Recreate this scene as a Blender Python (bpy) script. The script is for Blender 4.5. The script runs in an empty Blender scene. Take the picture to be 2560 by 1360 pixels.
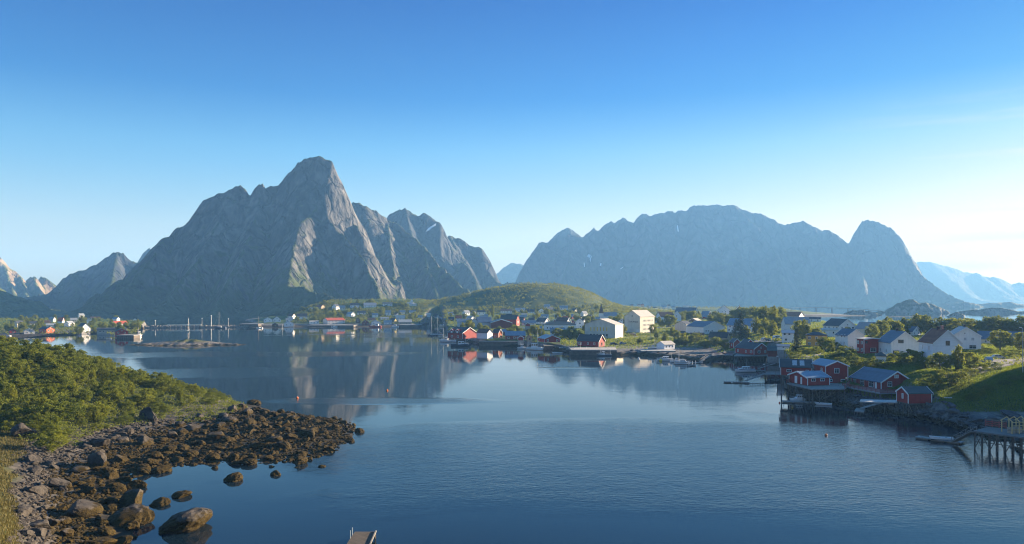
import bpy, bmesh, math, random
import numpy as np
from mathutils import Vector, Matrix

R = math.radians
random.seed(7)
rng = np.random.default_rng(11)
SC = bpy.context.scene
COL = SC.collection

# ---------------------------------------------------------------- camera, sky, sun, exposure
FPX, CAMZ, HOR = 1900.0, 30.0, 750.0        # focal length in photo pixels, eye height, horizon row
cam_d = bpy.data.cameras.new('camera')
cam_d.sensor_width = 36.0
cam_d.lens = 36.0 * FPX / 2560.0
cam_d.shift_y = (HOR - 680.0) / 2560.0
cam_d.clip_start, cam_d.clip_end = 1.0, 40000.0
cam = bpy.data.objects.new('camera', cam_d)
COL.objects.link(cam)
cam.location = (0, 0, CAMZ)
cam.rotation_euler = (R(90), 0, 0)
SC.camera = cam

SUN_EL, SUN_AZ = 13.0, 61.0                 # azimuth to the right of the view direction (+Y)
wd = bpy.data.worlds.new('World')
SC.world = wd
wd.use_nodes = True
wn, wl = wd.node_tree.nodes, wd.node_tree.links
wn.clear()
wout = wn.new('ShaderNodeOutputWorld')
bg = wn.new('ShaderNodeBackground')
sky = wn.new('ShaderNodeTexSky')
sky.sky_type = 'NISHITA'
sky.sun_disc = False
sky.sun_elevation = R(SUN_EL)
sky.sun_rotation = R(SUN_AZ)
sky.altitude = 0
sky.air_density = 1.0
sky.dust_density = 0.35
sky.ozone_density = 4.0
hsv = wn.new('ShaderNodeHueSaturation')
hsv.inputs['Saturation'].default_value = 1.16
wl.new(sky.outputs[0], hsv.inputs['Color'])
gam = wn.new('ShaderNodeGamma')
gam.inputs['Gamma'].default_value = 0.75
wl.new(hsv.outputs[0], gam.inputs['Color'])
wtc = wn.new('ShaderNodeTexCoord')
wsp = wn.new('ShaderNodeSeparateXYZ')
wl.new(wtc.outputs['Generated'], wsp.inputs[0])
wrp = wn.new('ShaderNodeValToRGB')           # deepens the blue to mid-height; paler overhead, set so to lift ambient light
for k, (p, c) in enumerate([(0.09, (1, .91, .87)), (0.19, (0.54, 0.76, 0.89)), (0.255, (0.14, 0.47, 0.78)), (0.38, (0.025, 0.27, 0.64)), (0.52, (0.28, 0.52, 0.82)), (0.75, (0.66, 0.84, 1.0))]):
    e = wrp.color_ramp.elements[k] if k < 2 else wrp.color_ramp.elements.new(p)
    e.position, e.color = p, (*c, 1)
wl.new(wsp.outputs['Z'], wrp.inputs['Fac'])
wmx = wn.new('ShaderNodeMix')
wmx.data_type, wmx.blend_type = 'RGBA', 'MULTIPLY'
wmx.inputs[0].default_value = 1.0
wbw = wn.new('ShaderNodeRGBToBW')            # towards the sun the sky bleaches to a warm white
wl.new(gam.outputs[0], wbw.inputs[0])
wmr = wn.new('ShaderNodeMapRange')
wmr.inputs[1].default_value, wmr.inputs[2].default_value = 1.7, 3.4
wmr.inputs[3].default_value, wmr.inputs[4].default_value = 0.0, 0.9
wl.new(wbw.outputs[0], wmr.inputs[0])
wwh = wn.new('ShaderNodeMix')
wwh.data_type, wwh.blend_type = 'RGBA', 'MULTIPLY'
wwh.inputs[0].default_value = 1.0
wl.new(wbw.outputs[0], wwh.inputs[6])
wwh.inputs[7].default_value = (1.0, 0.97, 0.93, 1)
wde = wn.new('ShaderNodeMix')
wde.data_type = 'RGBA'
wl.new(wmr.outputs[0], wde.inputs[0])
wl.new(gam.outputs[0], wde.inputs[6])
wl.new(wwh.outputs[2], wde.inputs[7])
wl.new(wde.outputs[2], wmx.inputs[6])
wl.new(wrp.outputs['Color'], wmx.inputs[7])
wmp = wn.new('ShaderNodeMapping')            # a few faint streaks of high cloud low in the sunward sky
wmp.inputs['Scale'].default_value = (1.2, 1.2, 16.0)
wl.new(wtc.outputs['Generated'], wmp.inputs['Vector'])
wnz = wn.new('ShaderNodeTexNoise')
wnz.inputs['Scale'].default_value = 3.0
wnz.inputs['Detail'].default_value = 6
wl.new(wmp.outputs[0], wnz.inputs['Vector'])
wc1 = wn.new('ShaderNodeMapRange')
wc1.inputs[1].default_value, wc1.inputs[2].default_value = 0.54, 0.74
wl.new(wnz.outputs['Fac'], wc1.inputs[0])
wc2 = wn.new('ShaderNodeMapRange')
wc2.inputs[1].default_value, wc2.inputs[2].default_value = 0.36, 0.56
wl.new(wsp.outputs['X'], wc2.inputs[0])
wc3 = wn.new('ShaderNodeMapRange')
wc3.inputs[1].default_value, wc3.inputs[2].default_value = 0.24, 0.17
wl.new(wsp.outputs['Z'], wc3.inputs[0])
wcm = wn.new('ShaderNodeMath')
wcm.operation = 'MULTIPLY'
wl.new(wc1.outputs[0], wcm.inputs[0])
wl.new(wc2.outputs[0], wcm.inputs[1])
wcn = wn.new('ShaderNodeMath')
wcn.operation = 'MULTIPLY'
wl.new(wcm.outputs[0], wcn.inputs[0])
wl.new(wc3.outputs[0], wcn.inputs[1])
wcl = wn.new('ShaderNodeMix')
wcl.data_type = 'RGBA'
wl.new(wcn.outputs[0], wcl.inputs[0])
wl.new(wmx.outputs[2], wcl.inputs[6])
wcl.inputs[7].default_value = (2.7, 2.65, 2.6, 1)
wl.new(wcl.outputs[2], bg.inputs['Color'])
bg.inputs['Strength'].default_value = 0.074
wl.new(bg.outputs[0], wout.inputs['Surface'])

sun_d = bpy.data.lights.new('sun', 'SUN')
sun_d.energy = 5.0
sun_d.angle = R(0.5)
sun_d.color = (1.0, 0.83, 0.62)
sun = bpy.data.objects.new('sun', sun_d)
COL.objects.link(sun)
sdir = Vector((math.sin(R(SUN_AZ)) * math.cos(R(SUN_EL)), math.cos(R(SUN_AZ)) * math.cos(R(SUN_EL)), math.sin(R(SUN_EL))))
sun.rotation_euler = sdir.to_track_quat('Z', 'Y').to_euler()
sun.location = (300, 100, 300)

SC.view_settings.view_transform = 'Standard'
SC.view_settings.look = 'None'
SC.view_settings.exposure = 2.15
SC.view_settings.gamma = 1.0
SC.render.engine = 'CYCLES'
cy = SC.cycles
cy.use_denoising = True
cy.use_adaptive_sampling = False
cy.filter_width = 1.1
cy.max_bounces = 6
cy.diffuse_bounces = 2
cy.glossy_bounces = 3
cy.transmission_bounces = 2
cy.volume_bounces = 0
cy.transparent_max_bounces = 6
cy.caustics_reflective = False
cy.caustics_refractive = False
cy.sample_clamp_indirect = 4.0

# ---------------------------------------------------------------- helpers
def P(px, py, Y):
    return Vector(((px - 1280.0) / FPX * Y, Y, CAMZ + (HOR - py) / FPX * Y))

def PW(px, py):                              # a point of the water plane seen at that pixel
    Y = CAMZ * FPX / (py - HOR)
    return Vector(((px - 1280.0) / FPX * Y, Y, 0.0))

def _hash(ix, iy, seed):
    h = (ix.astype(np.int64) * 374761393 + iy.astype(np.int64) * 668265263 + seed * 974634777) & 0xffffffff
    h = ((h ^ (h >> 13)) * 1274126177) & 0xffffffff
    return ((h ^ (h >> 16)) & 0xffff) / 65535.0

def vnoise(x, y, seed=0):
    ix, iy = np.floor(x), np.floor(y)
    fx, fy = x - ix, y - iy
    fx = fx * fx * (3 - 2 * fx)
    fy = fy * fy * (3 - 2 * fy)
    a, b = _hash(ix, iy, seed), _hash(ix + 1, iy, seed)
    c, d = _hash(ix, iy + 1, seed), _hash(ix + 1, iy + 1, seed)
    return (a + (b - a) * fx) * (1 - fy) + (c + (d - c) * fx) * fy

def fbm(x, y, octaves=4, seed=0):
    s, a, t = 0.0, 1.0, 0.0
    for k in range(octaves):
        s = s + a * vnoise(x * 2 ** k + 17.3 * k, y * 2 ** k - 9.1 * k, seed + k)
        t += a
        a *= 0.5
    return s / t * 2 - 1

def sstep(a, b, x):
    t = np.clip((x - a) / (b - a), 0, 1)
    return t * t * (3 - 2 * t)

def np_mesh(name, co, faces, smooth=False):
    me = bpy.data.meshes.new(name)
    co = np.asarray(co, dtype=np.float32)
    faces = np.asarray(faces, dtype=np.int32)
    n = faces.shape[1]
    me.vertices.add(len(co))
    me.vertices.foreach_set('co', co.ravel())
    me.loops.add(faces.size)
    me.loops.foreach_set('vertex_index', faces.ravel())
    me.polygons.add(len(faces))
    me.polygons.foreach_set('loop_start', np.arange(0, faces.size, n, dtype=np.int32))
    me.polygons.foreach_set('loop_total', np.full(len(faces), n, dtype=np.int32))
    me.polygons.foreach_set('use_smooth', np.full(len(faces), smooth, dtype=bool))
    me.update(calc_edges=True)
    me.validate()
    return me

def grid_faces(nu, nv):
    i = np.arange(nu - 1)[:, None] * nv + np.arange(nv - 1)[None, :]
    return np.stack([i, i + nv, i + nv + 1, i + 1], -1).reshape(-1, 4)

def link(name, me, m=None, parent=None):
    o = bpy.data.objects.new(name, me)
    COL.objects.link(o)
    if m is not None and me is not None and not me.materials:
        for q in (m if isinstance(m, (list, tuple)) else [m]):
            me.materials.append(q)
    if parent is not None:
        o.parent = parent
    return o

def tag(o, label, cat, group=None, kind=None):
    o['label'] = label
    o['category'] = cat
    if group:
        o['group'] = group
    if kind:
        o['kind'] = kind
    return o

def thing(name, label, cat, loc=(0, 0, 0), rz=0.0, group=None):
    o = bpy.data.objects.new(name, None)
    COL.objects.link(o)
    o.location = loc
    o.rotation_euler = (0, 0, rz)
    o.empty_display_size = 0.5
    return tag(o, label, cat, group)

class MB:                                    # collects shapes into one mesh
    def __init__(self):
        self.v, self.f, self.mi = [], [], []
    def add(self, vs, fs, mi=0):
        n = len(self.v)
        self.v += [tuple(q) for q in vs]
        self.f += [tuple(n + i for i in q) for q in fs]
        self.mi += [mi] * len(fs)
        return self
    def box(self, a, b, mi=0):
        x0, y0, z0 = a
        x1, y1, z1 = b
        return self.add([(x0, y0, z0), (x1, y0, z0), (x1, y1, z0), (x0, y1, z0), (x0, y0, z1), (x1, y0, z1), (x1, y1, z1), (x0, y1, z1)],
                        [(3, 2, 1, 0), (4, 5, 6, 7), (0, 1, 5, 4), (1, 2, 6, 5), (2, 3, 7, 6), (3, 0, 4, 7)], mi)
    def bar(self, p, q, w, h=None, mi=0):    # square bar from p to q
        p, q = Vector(p), Vector(q)
        d = (q - p).normalized()
        up = Vector((0, 0, 1)) if abs(d.z) < 0.95 else Vector((0, 1, 0))
        s = d.cross(up).normalized() * (w / 2)
        u = s.cross(d).normalized() * ((h or w) / 2)
        c = [p - s - u, p + s - u, p + s + u, p - s + u, q - s - u, q + s - u, q + s + u, q - s + u]
        return self.add(c, [(0, 1, 2, 3), (7, 6, 5, 4), (0, 4, 5, 1), (1, 5, 6, 2), (2, 6, 7, 3), (3, 7, 4, 0)], mi)
    def tube(self, p, q, r0, r1=None, n=7, mi=0):
        p, q = Vector(p), Vector(q)
        r1 = r0 if r1 is None else r1
        d = (q - p).normalized()
        up = Vector((0, 0, 1)) if abs(d.z) < 0.95 else Vector((0, 1, 0))
        s = d.cross(up).normalized()
        u = s.cross(d).normalized()
        vs = []
        for c, r in ((p, r0), (q, r1)):
            for k in range(n):
                a = 2 * math.pi * k / n
                vs.append(c + s * (math.cos(a) * r) + u * (math.sin(a) * r))
        fs = [(k, (k + 1) % n, n + (k + 1) % n, n + k) for k in range(n)]
        fs += [tuple(range(n - 1, -1, -1)), tuple(range(n, 2 * n))]
        return self.add(vs, fs, mi)
    def mesh(self, name, mats, smooth=False):
        me = bpy.data.meshes.new(name)
        me.from_pydata(self.v, [], self.f)
        for m in (mats if isinstance(mats, (list, tuple)) else [mats]):
            me.materials.append(m)
        if any(self.mi):
            me.polygons.foreach_set('material_index', self.mi)
        if smooth:
            me.polygons.foreach_set('use_smooth', [True] * len(self.f))
        bm = bmesh.new()
        bm.from_mesh(me)
        bmesh.ops.recalc_face_normals(bm, faces=bm.faces)
        bm.to_mesh(me)
        bm.free()
        me.update()
        return me
    def build(self, name, mats, parent=None, smooth=False):
        return link(name, self.mesh(name, mats, smooth), None, parent)

# ---------------------------------------------------------------- materials
def new_mat(name):
    m = bpy.data.materials.new(name)
    m.use_nodes = True
    n = m.node_tree.nodes
    return m, n, m.node_tree.links, n['Principled BSDF']

def col4(c):
    return (c[0], c[1], c[2], 1.0)

MATS = {}
def paint(name, c, rough=0.6, var=0.16, scale=1.3, spec=0.3, bump=0.0, metallic=0.0):
    """A surface with weathering noise in object space and a slight shift from object to object."""
    if name in MATS:
        return MATS[name]
    m, n, l, b = new_mat(name)
    tc = n.new('ShaderNodeTexCoord')
    nz = n.new('ShaderNodeTexNoise')
    nz.inputs['Scale'].default_value = scale
    nz.inputs['Detail'].default_value = 5
    l.new(tc.outputs['Object'], nz.inputs['Vector'])
    rp = n.new('ShaderNodeValToRGB')
    rp.color_ramp.elements[0].position = 0.3
    rp.color_ramp.elements[1].position = 0.7
    rp.color_ramp.elements[0].color = col4([x * (1 - var) for x in c])
    rp.color_ramp.elements[1].color = col4([min(1, x * (1 + var * 0.6)) for x in c])
    l.new(nz.outputs['Fac'], rp.inputs['Fac'])
    l.new(rp.outputs['Color'], b.inputs['Base Color'])
    b.inputs['Roughness'].default_value = rough
    b.inputs['Specular IOR Level'].default_value = spec
    b.inputs['Metallic'].default_value = metallic
    if bump:
        bp = n.new('ShaderNodeBump')
        bp.inputs['Strength'].default_value = bump
        bp.inputs['Distance'].default_value = 0.05
        l.new(nz.outputs['Fac'], bp.inputs['Height'])
        l.new(bp.outputs['Normal'], b.inputs['Normal'])
    MATS[name] = m
    return m

def boards(name, c, pitch=0.16, rough=0.65, vertical=True, var=0.14):
    """Painted board cladding: grooves across the wall plus weathering."""
    if name in MATS:
        return MATS[name]
    m, n, l, b = new_mat(name)
    tc = n.new('ShaderNodeTexCoord')
    sp = n.new('ShaderNodeSeparateXYZ')
    l.new(tc.outputs['Object'], sp.inputs[0])
    ad = n.new('ShaderNodeMath')
    ad.operation = 'ADD'
    if vertical:
        l.new(sp.outputs['X'], ad.inputs[0])
        l.new(sp.outputs['Y'], ad.inputs[1])
    else:
        l.new(sp.outputs['Z'], ad.inputs[0])
        ad.inputs[1].default_value = 0.0
    dv = n.new('ShaderNodeMath')
    dv.operation = 'DIVIDE'
    l.new(ad.outputs[0], dv.inputs[0])
    dv.inputs[1].default_value = pitch
    fr = n.new('ShaderNodeMath')
    fr.operation = 'FRACT'
    l.new(dv.outputs[0], fr.inputs[0])
    fl = n.new('ShaderNodeMath')
    fl.operation = 'FLOOR'
    l.new(dv.outputs[0], fl.inputs[0])
    wn_ = n.new('ShaderNodeTexWhiteNoise')
    wn_.noise_dimensions = '1D'
    l.new(fl.outputs[0], wn_.inputs['W'])
    gt = n.new('ShaderNodeMath')
    gt.operation = 'GREATER_THAN'
    l.new(fr.outputs[0], gt.inputs[0])
    gt.inputs[1].default_value = 0.12
    nz = n.new('ShaderNodeTexNoise')
    nz.inputs['Scale'].default_value = 0.8
    nz.inputs['Detail'].default_value = 6
    l.new(tc.outputs['Object'], nz.inputs['Vector'])
    mx = n.new('ShaderNodeMath')
    mx.operation = 'MULTIPLY_ADD'
    l.new(wn_.outputs['Value'], mx.inputs[0])
    mx.inputs[1].default_value = 0.35
    l.new(nz.outputs['Fac'], mx.inputs[2])
    rp = n.new('ShaderNodeValToRGB')
    rp.color_ramp.elements[0].position = 0.35
    rp.color_ramp.elements[1].position = 0.95
    rp.color_ramp.elements[0].color = col4([x * (1 - var) for x in c])
    rp.color_ramp.elements[1].color = col4([min(1, x * (1 + var * 0.7)) for x in c])
    l.new(mx.outputs[0], rp.inputs['Fac'])
    l.new(rp.outputs['Color'], b.inputs['Base Color'])
    bp = n.new('ShaderNodeBump')
    bp.inputs['Strength'].default_value = 0.5
    bp.inputs['Distance'].default_value = 0.02
    l.new(gt.outputs[0], bp.inputs['Height'])
    l.new(bp.outputs['Normal'], b.inputs['Normal'])
    b.inputs['Roughness'].default_value = rough
    b.inputs['Specular IOR Level'].default_value = 0.25
    MATS[name] = m
    return m

def leaf_mat(name, dark, light, trans=0.35):
    if name in MATS:
        return MATS[name]
    m, n, l, b = new_mat(name)
    gi = n.new('ShaderNodeNewGeometry')
    tc = n.new('ShaderNodeTexCoord')
    nz = n.new('ShaderNodeTexNoise')
    nz.inputs['Scale'].default_value = 0.9
    nz.inputs['Detail'].default_value = 3
    l.new(tc.outputs['Object'], nz.inputs['Vector'])
    oi = n.new('ShaderNodeObjectInfo')
    a1 = n.new('ShaderNodeMath')
    a1.operation = 'MULTIPLY_ADD'
    l.new(gi.outputs['Random Per Island'], a1.inputs[0])
    a1.inputs[1].default_value = 0.5
    l.new(nz.outputs['Fac'], a1.inputs[2])
    a2 = n.new('ShaderNodeMath')
    a2.operation = 'MULTIPLY_ADD'
    l.new(oi.outputs['Random'], a2.inputs[0])
    a2.inputs[1].default_value = 0.35
    l.new(a1.outputs[0], a2.inputs[2])
    rp = n.new('ShaderNodeValToRGB')
    rp.color_ramp.elements[0].position = 0.45
    rp.color_ramp.elements[1].position = 1.15 if False else 1.0
    rp.color_ramp.elements[0].color = col4(dark)
    rp.color_ramp.elements[1].color = col4(light)
    l.new(a2.outputs[0], rp.inputs['Fac'])
    l.new(rp.outputs['Color'], b.inputs['Base Color'])
    b.inputs['Roughness'].default_value = 0.6
    b.inputs['Specular IOR Level'].default_value = 0.25
    tr = n.new('ShaderNodeBsdfTranslucent')
    l.new(rp.outputs['Color'], tr.inputs['Color'])
    ms = n.new('ShaderNodeMixShader')
    ms.inputs[0].default_value = trans
    l.new(b.outputs[0], ms.inputs[1])
    l.new(tr.outputs[0], ms.inputs[2])
    l.new(ms.outputs[0], n['Material Output'].inputs['Surface'])
    MATS[name] = m
    return m

def ramp(n, l, src, stops):
    rp = n.new('ShaderNodeValToRGB')
    e = rp.color_ramp.elements
    while len(e) < len(stops):
        e.new(0.5)
    for k, (p, c) in enumerate(stops):
        e[k].position = p
        e[k].color = col4(c)
    l.new(src, rp.inputs['Fac'])
    return rp.outputs['Color']

def mixc(n, l, fac, a, b):
    mx = n.new('ShaderNodeMix')
    mx.data_type = 'RGBA'
    if isinstance(fac, float):
        mx.inputs[0].default_value = fac
    else:
        l.new(fac, mx.inputs[0])
    for s, i in ((a, 6), (b, 7)):
        if isinstance(s, tuple):
            mx.inputs[i].default_value = col4(s)
        else:
            l.new(s, mx.inputs[i])
    return mx.outputs[2]

def mapr(n, l, src, a, b, c=0.0, d=1.0):
    mr = n.new('ShaderNodeMapRange')
    mr.inputs[1].default_value = a
    mr.inputs[2].default_value = b
    mr.inputs[3].default_value = c
    mr.inputs[4].default_value = d
    l.new(src, mr.inputs[0])
    return mr.outputs[0]

def noise(n, l, scale, detail=6, vec=None, stretch=None, rough=0.55):
    nz = n.new('ShaderNodeTexNoise')
    nz.inputs['Scale'].default_value = scale
    nz.inputs['Detail'].default_value = detail
    nz.inputs['Roughness'].default_value = rough
    tc = n.new('ShaderNodeTexCoord')
    v = tc.outputs['Object']
    if stretch:
        mp = n.new('ShaderNodeMapping')
        mp.inputs['Scale'].default_value = stretch
        l.new(v, mp.inputs['Vector'])
        v = mp.outputs[0]
    l.new(v, nz.inputs['Vector'])
    return nz.outputs['Fac']

def math2(n, l, op, a, b):
    q = n.new('ShaderNodeMath')
    q.operation = op
    for s, i in ((a, 0), (b, 1)):
        if isinstance(s, (int, float)):
            q.inputs[i].default_value = s
        else:
            l.new(s, q.inputs[i])
    return q.outputs[0]

def rock_mat(name, base, light, grass, gscale=1.0, grass_lo=0.62, grass_hi=0.8, stripes=True):
    """Mountain rock: joints and water streaks down the face, turf where the ground is gentle enough to hold it."""
    m, n, l, b = new_mat(name)
    big = noise(n, l, 0.0045 * gscale, 8, rough=0.62)  # broad tone change; its pale areas stand in for sunlit faces
    fine = noise(n, l, 0.05 * gscale, 8, stretch=(1, 1, 0.35))
    streak = noise(n, l, 0.03 * gscale, 6, stretch=(1.0, 1.0, 0.12))
    mixn = math2(n, l, 'ADD', math2(n, l, 'MULTIPLY', big, 0.5), math2(n, l, 'MULTIPLY', fine, 0.5))
    c1 = ramp(n, l, mixn, [(0.40, base), (0.50, tuple((x + y) * .42 for x, y in zip(base, light))), (0.60, light)])
    c2 = mixc(n, l, mapr(n, l, streak, 0.45, 0.62, 0.0, 0.45), c1, tuple(x * 0.45 for x in base))
    vo = n.new('ShaderNodeTexVoronoi')        # joints and chimneys
    vo.feature = 'DISTANCE_TO_EDGE'
    vo.inputs['Scale'].default_value = 0.022 * gscale
    tcv = n.new('ShaderNodeTexCoord')
    mpv = n.new('ShaderNodeMapping')
    mpv.inputs['Scale'].default_value = (1, 1, 0.38)
    mpv.inputs['Rotation'].default_value = (0.25, 0.35, 0)
    wv_ = n.new('ShaderNodeVectorMath')
    wv_.operation = 'MULTIPLY_ADD'
    nzv = n.new('ShaderNodeTexNoise')
    nzv.inputs['Scale'].default_value = 0.02 * gscale
    nzv.inputs['Detail'].default_value = 5
    l.new(tcv.outputs['Object'], nzv.inputs['Vector'])
    l.new(nzv.outputs['Color'], wv_.inputs[0])
    wv_.inputs[1].default_value = (60 / gscale, 60 / gscale, 60 / gscale)
    l.new(tcv.outputs['Object'], wv_.inputs[2])
    l.new(wv_.outputs[0], mpv.inputs['Vector'])
    l.new(mpv.outputs[0], vo.inputs['Vector'])
    crack = mapr(n, l, vo.outputs['Distance'], 0.0, 0.09, 1.0, 0.0)
    c2 = mixc(n, l, math2(n, l, 'MULTIPLY', crack, 0.6), c2, tuple(x * 0.3 for x in base))
    g = n.new('ShaderNodeNewGeometry')
    sp = n.new('ShaderNodeSeparateXYZ')
    l.new(g.outputs['Normal'], sp.inputs[0])
    psz = n.new('ShaderNodeSeparateXYZ')
    l.new(g.outputs['Position'], psz.inputs[0])
    low = mapr(n, l, psz.outputs['Z'], 30.0, 150.0, 0.22, 0.0)
    gn = math2(n, l, 'ADD', math2(n, l, 'ADD', sp.outputs['Z'], low), math2(n, l, 'MULTIPLY', math2(n, l, 'SUBTRACT', fine, 0.5), 0.7))
    fac = mapr(n, l, gn, grass_lo, grass_hi)
    gc = ramp(n, l, noise(n, l, 0.09 * gscale, 6), [(0.35, tuple(x * 0.6 for x in grass)), (0.65, grass)])
    l.new(mixc(n, l, fac, c2, gc), b.inputs['Base Color'])
    bp = n.new('ShaderNodeBump')
    bp.inputs['Strength'].default_value = 1.0
    bp.inputs['Distance'].default_value = 14.0 / gscale
    l.new(math2(n, l, 'SUBTRACT', math2(n, l, 'ADD', fine, math2(n, l, 'MULTIPLY', streak, 0.8)), math2(n, l, 'MULTIPLY', crack, 0.35)), bp.inputs['Height'])
    l.new(bp.outputs['Normal'], b.inputs['Normal'])
    b.inputs['Roughness'].default_value = 0.85
    b.inputs['Specular IOR Level'].default_value = 0.15
    return m
# ---------------------------------------------------------------- mountains: ridges that fall away on both sides
def mountain(name, label, crests, step, m, x_range, y_range, knee=22.0, rough=0.42, nscale=90.0, seed=3, jag=0.0):
    """crests: list of (slope, [(px, py, Y), ...]); the ground is the highest of the flanks that fall from every crest point."""
    xs = np.arange(x_range[0], x_range[1] + step, step)
    ys = np.arange(y_range[0], y_range[1] + step, step)
    X, Y = np.meshgrid(xs, ys, indexing='ij')
    n1 = fbm(X / nscale, Y / nscale, 6, seed)
    n2 = 1 - np.abs(fbm(X / (nscale * 0.45), Y / (nscale * 0.45), 4, seed + 20))
    H = np.full(X.shape, -60.0)
    for slope, pts in crests:
        w = [P(*p) for p in pts]
        for a, b in zip(w[:-1], w[1:]):
            k = max(1, int((b - a).length / (step * 1.2)))
            for i in range(k + 1):
                c = a.lerp(b, i / k)
                dx, dy = X - c.x, Y - c.y
                d = np.sqrt(dx * dx + dy * dy)
                ang = np.arctan2(dy, dx)
                d = d * (1 + rough * n1 + 0.25 * rough * (n2 - 0.6))
                h = c.z - slope * d
                H = np.maximum(H, h)
    H = knee * np.log1p(np.exp(np.clip(H / knee, -30, 30))) - 2.5
    H = np.where(H > knee * 6, H, H)
    rid = 1 - np.abs(fbm(X / 48 + 0.5 * n1, Y / 48, 4, seed + 60))
    H += np.clip(H / 60, 0, 1) * ((rid - 0.75) * (15 + jag) + fbm(X / 13, Y / 13, 3, seed + 40) * 3.6)
    co = np.stack([X, Y, H], -1).reshape(-1, 3)
    me = np_mesh(name, co, grid_faces(len(xs), len(ys)), True)
    o = link(name, me, m)
    tag(o, label, 'mountain', kind='structure')
    return o

rk1 = rock_mat('mountain_rock', (0.030, 0.033, 0.038), (0.165, 0.157, 0.15), (0.050, 0.066, 0.016), 1.0, 0.64, 0.82)
rk2 = rock_mat('shade_tinted_rock', (0.030, 0.036, 0.047), (0.080, 0.086, 0.100), (0.045, 0.06, 0.018), 0.7, 0.66, 0.85)  # dark bluish copy of the rock: backlit shade and haze put into colour
rk3 = rock_mat('sun_tinted_rock', (0.24, 0.175, 0.115), (0.44, 0.345, 0.24), (0.10, 0.12, 0.035), 0.6, 0.72, 0.86)  # pale tan copy of the rock: sunlight put into its colour
rk4 = rock_mat('green_slope', (0.16, 0.14, 0.12), (0.30, 0.27, 0.22), (0.10, 0.125, 0.035), 1.0, 0.50, 0.72)

mountain('mountain', 'steep grey mountain with a pointed peak rising behind the left bay', [
    (1.15, [(215, 795, 1320), (270, 745, 1420), (330, 700, 1540), (360, 665, 1600), (395, 612, 1660), (412, 585, 1720)]),
    (1.5, [(412, 585, 1720), (437, 580, 1750), (443, 568, 1760), (452, 568, 1760), (470, 555, 1750), (490, 528, 1750), (515, 493, 1750), (545, 478, 1750), (575, 466, 1750), (600, 461, 1750), (612, 470, 1750), (624, 486, 1750)]),
    (1.9, [(624, 488, 1750), (636, 472, 1750), (648, 457, 1750), (656, 456, 1750), (662, 468, 1750), (675, 462, 1755), (701, 458, 1760)]),
    (2.1, [(703, 446, 1760), (720, 428, 1760), (748, 402, 1750), (776, 384, 1750), (798, 381, 1750), (812, 389, 1750), (828, 399, 1750)]),
    (2.0, [(828, 399, 1750), (820, 440, 1720), (810, 480, 1695), (818, 530, 1660), (845, 570, 1635), (880, 610, 1600), (915, 655, 1560), (935, 695, 1510), (948, 735, 1440), (955, 770, 1360)]),
    (1.35, [(795, 515, 1690), (772, 535, 1640), (752, 555, 1595), (738, 595, 1545), (728, 640, 1485), (722, 690, 1410), (715, 735, 1320)]),
    (1.5, [(652, 470, 1745), (640, 540, 1680), (612, 610, 1600), (585, 670, 1510), (560, 720, 1420), (540, 765, 1320)]),
    (1.5, [(575, 470, 1745), (545, 550, 1670), (505, 630, 1590), (460, 690, 1490), (420, 740, 1390), (380, 780, 1290)]),
    (1.2, [(700, 710, 1330), (760, 715, 1310), (800, 728, 1290), (840, 742, 1270), (870, 760, 1240)]),
    (1.45, [(885, 503, 2040), (915, 508, 2040), (940, 525, 2050), (968, 545, 2060), (990, 556, 2060), (1020, 580, 2040), (1060, 615, 1990), (1095, 655, 1920), (1130, 690, 1840), (1160, 715, 1770), (1190, 737, 1690)]),
    (1.5, [(1060, 615, 1990), (1070, 670, 1890), (1085, 715, 1790), (1095, 745, 1690)]),
    (1.5, [(968, 545, 2060), (975, 610, 1960), (985, 680, 1830), (990, 740, 1670)]),
    (1.7, [(868, 520, 1760), (890, 560, 1710), (903, 580, 1690)]),
], 3.4, rk1, (-1010, -40), (1160, 2200), knee=16, rough=0.40, nscale=95, seed=3)
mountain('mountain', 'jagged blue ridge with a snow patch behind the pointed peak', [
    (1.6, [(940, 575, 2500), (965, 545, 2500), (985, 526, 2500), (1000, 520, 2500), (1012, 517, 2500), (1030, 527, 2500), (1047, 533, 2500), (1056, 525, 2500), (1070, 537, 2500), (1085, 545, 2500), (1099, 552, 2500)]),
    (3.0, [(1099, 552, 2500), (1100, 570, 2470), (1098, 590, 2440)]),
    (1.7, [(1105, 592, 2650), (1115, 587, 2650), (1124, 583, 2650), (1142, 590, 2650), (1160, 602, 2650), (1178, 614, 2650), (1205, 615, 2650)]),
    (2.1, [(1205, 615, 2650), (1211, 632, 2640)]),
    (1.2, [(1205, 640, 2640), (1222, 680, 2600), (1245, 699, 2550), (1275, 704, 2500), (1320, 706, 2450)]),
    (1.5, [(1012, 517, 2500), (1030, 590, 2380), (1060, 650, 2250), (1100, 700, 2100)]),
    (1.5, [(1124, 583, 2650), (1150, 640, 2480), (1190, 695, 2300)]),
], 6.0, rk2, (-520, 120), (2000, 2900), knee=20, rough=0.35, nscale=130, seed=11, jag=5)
mountain('mountain', 'pale far ridge seen in the gap between the two large mountains', [
    (1.0, [(1225, 705, 6500), (1240, 685, 6500), (1262, 664, 6500), (1278, 655, 6500), (1300, 657, 6500), (1310, 662, 6500), (1322, 655, 6500), (1350, 648, 6500), (1380, 660, 6500)]),
], 14.0, rk2, (-380, 620), (6100, 6900), knee=20, rough=0.25, nscale=200, seed=15)
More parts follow.
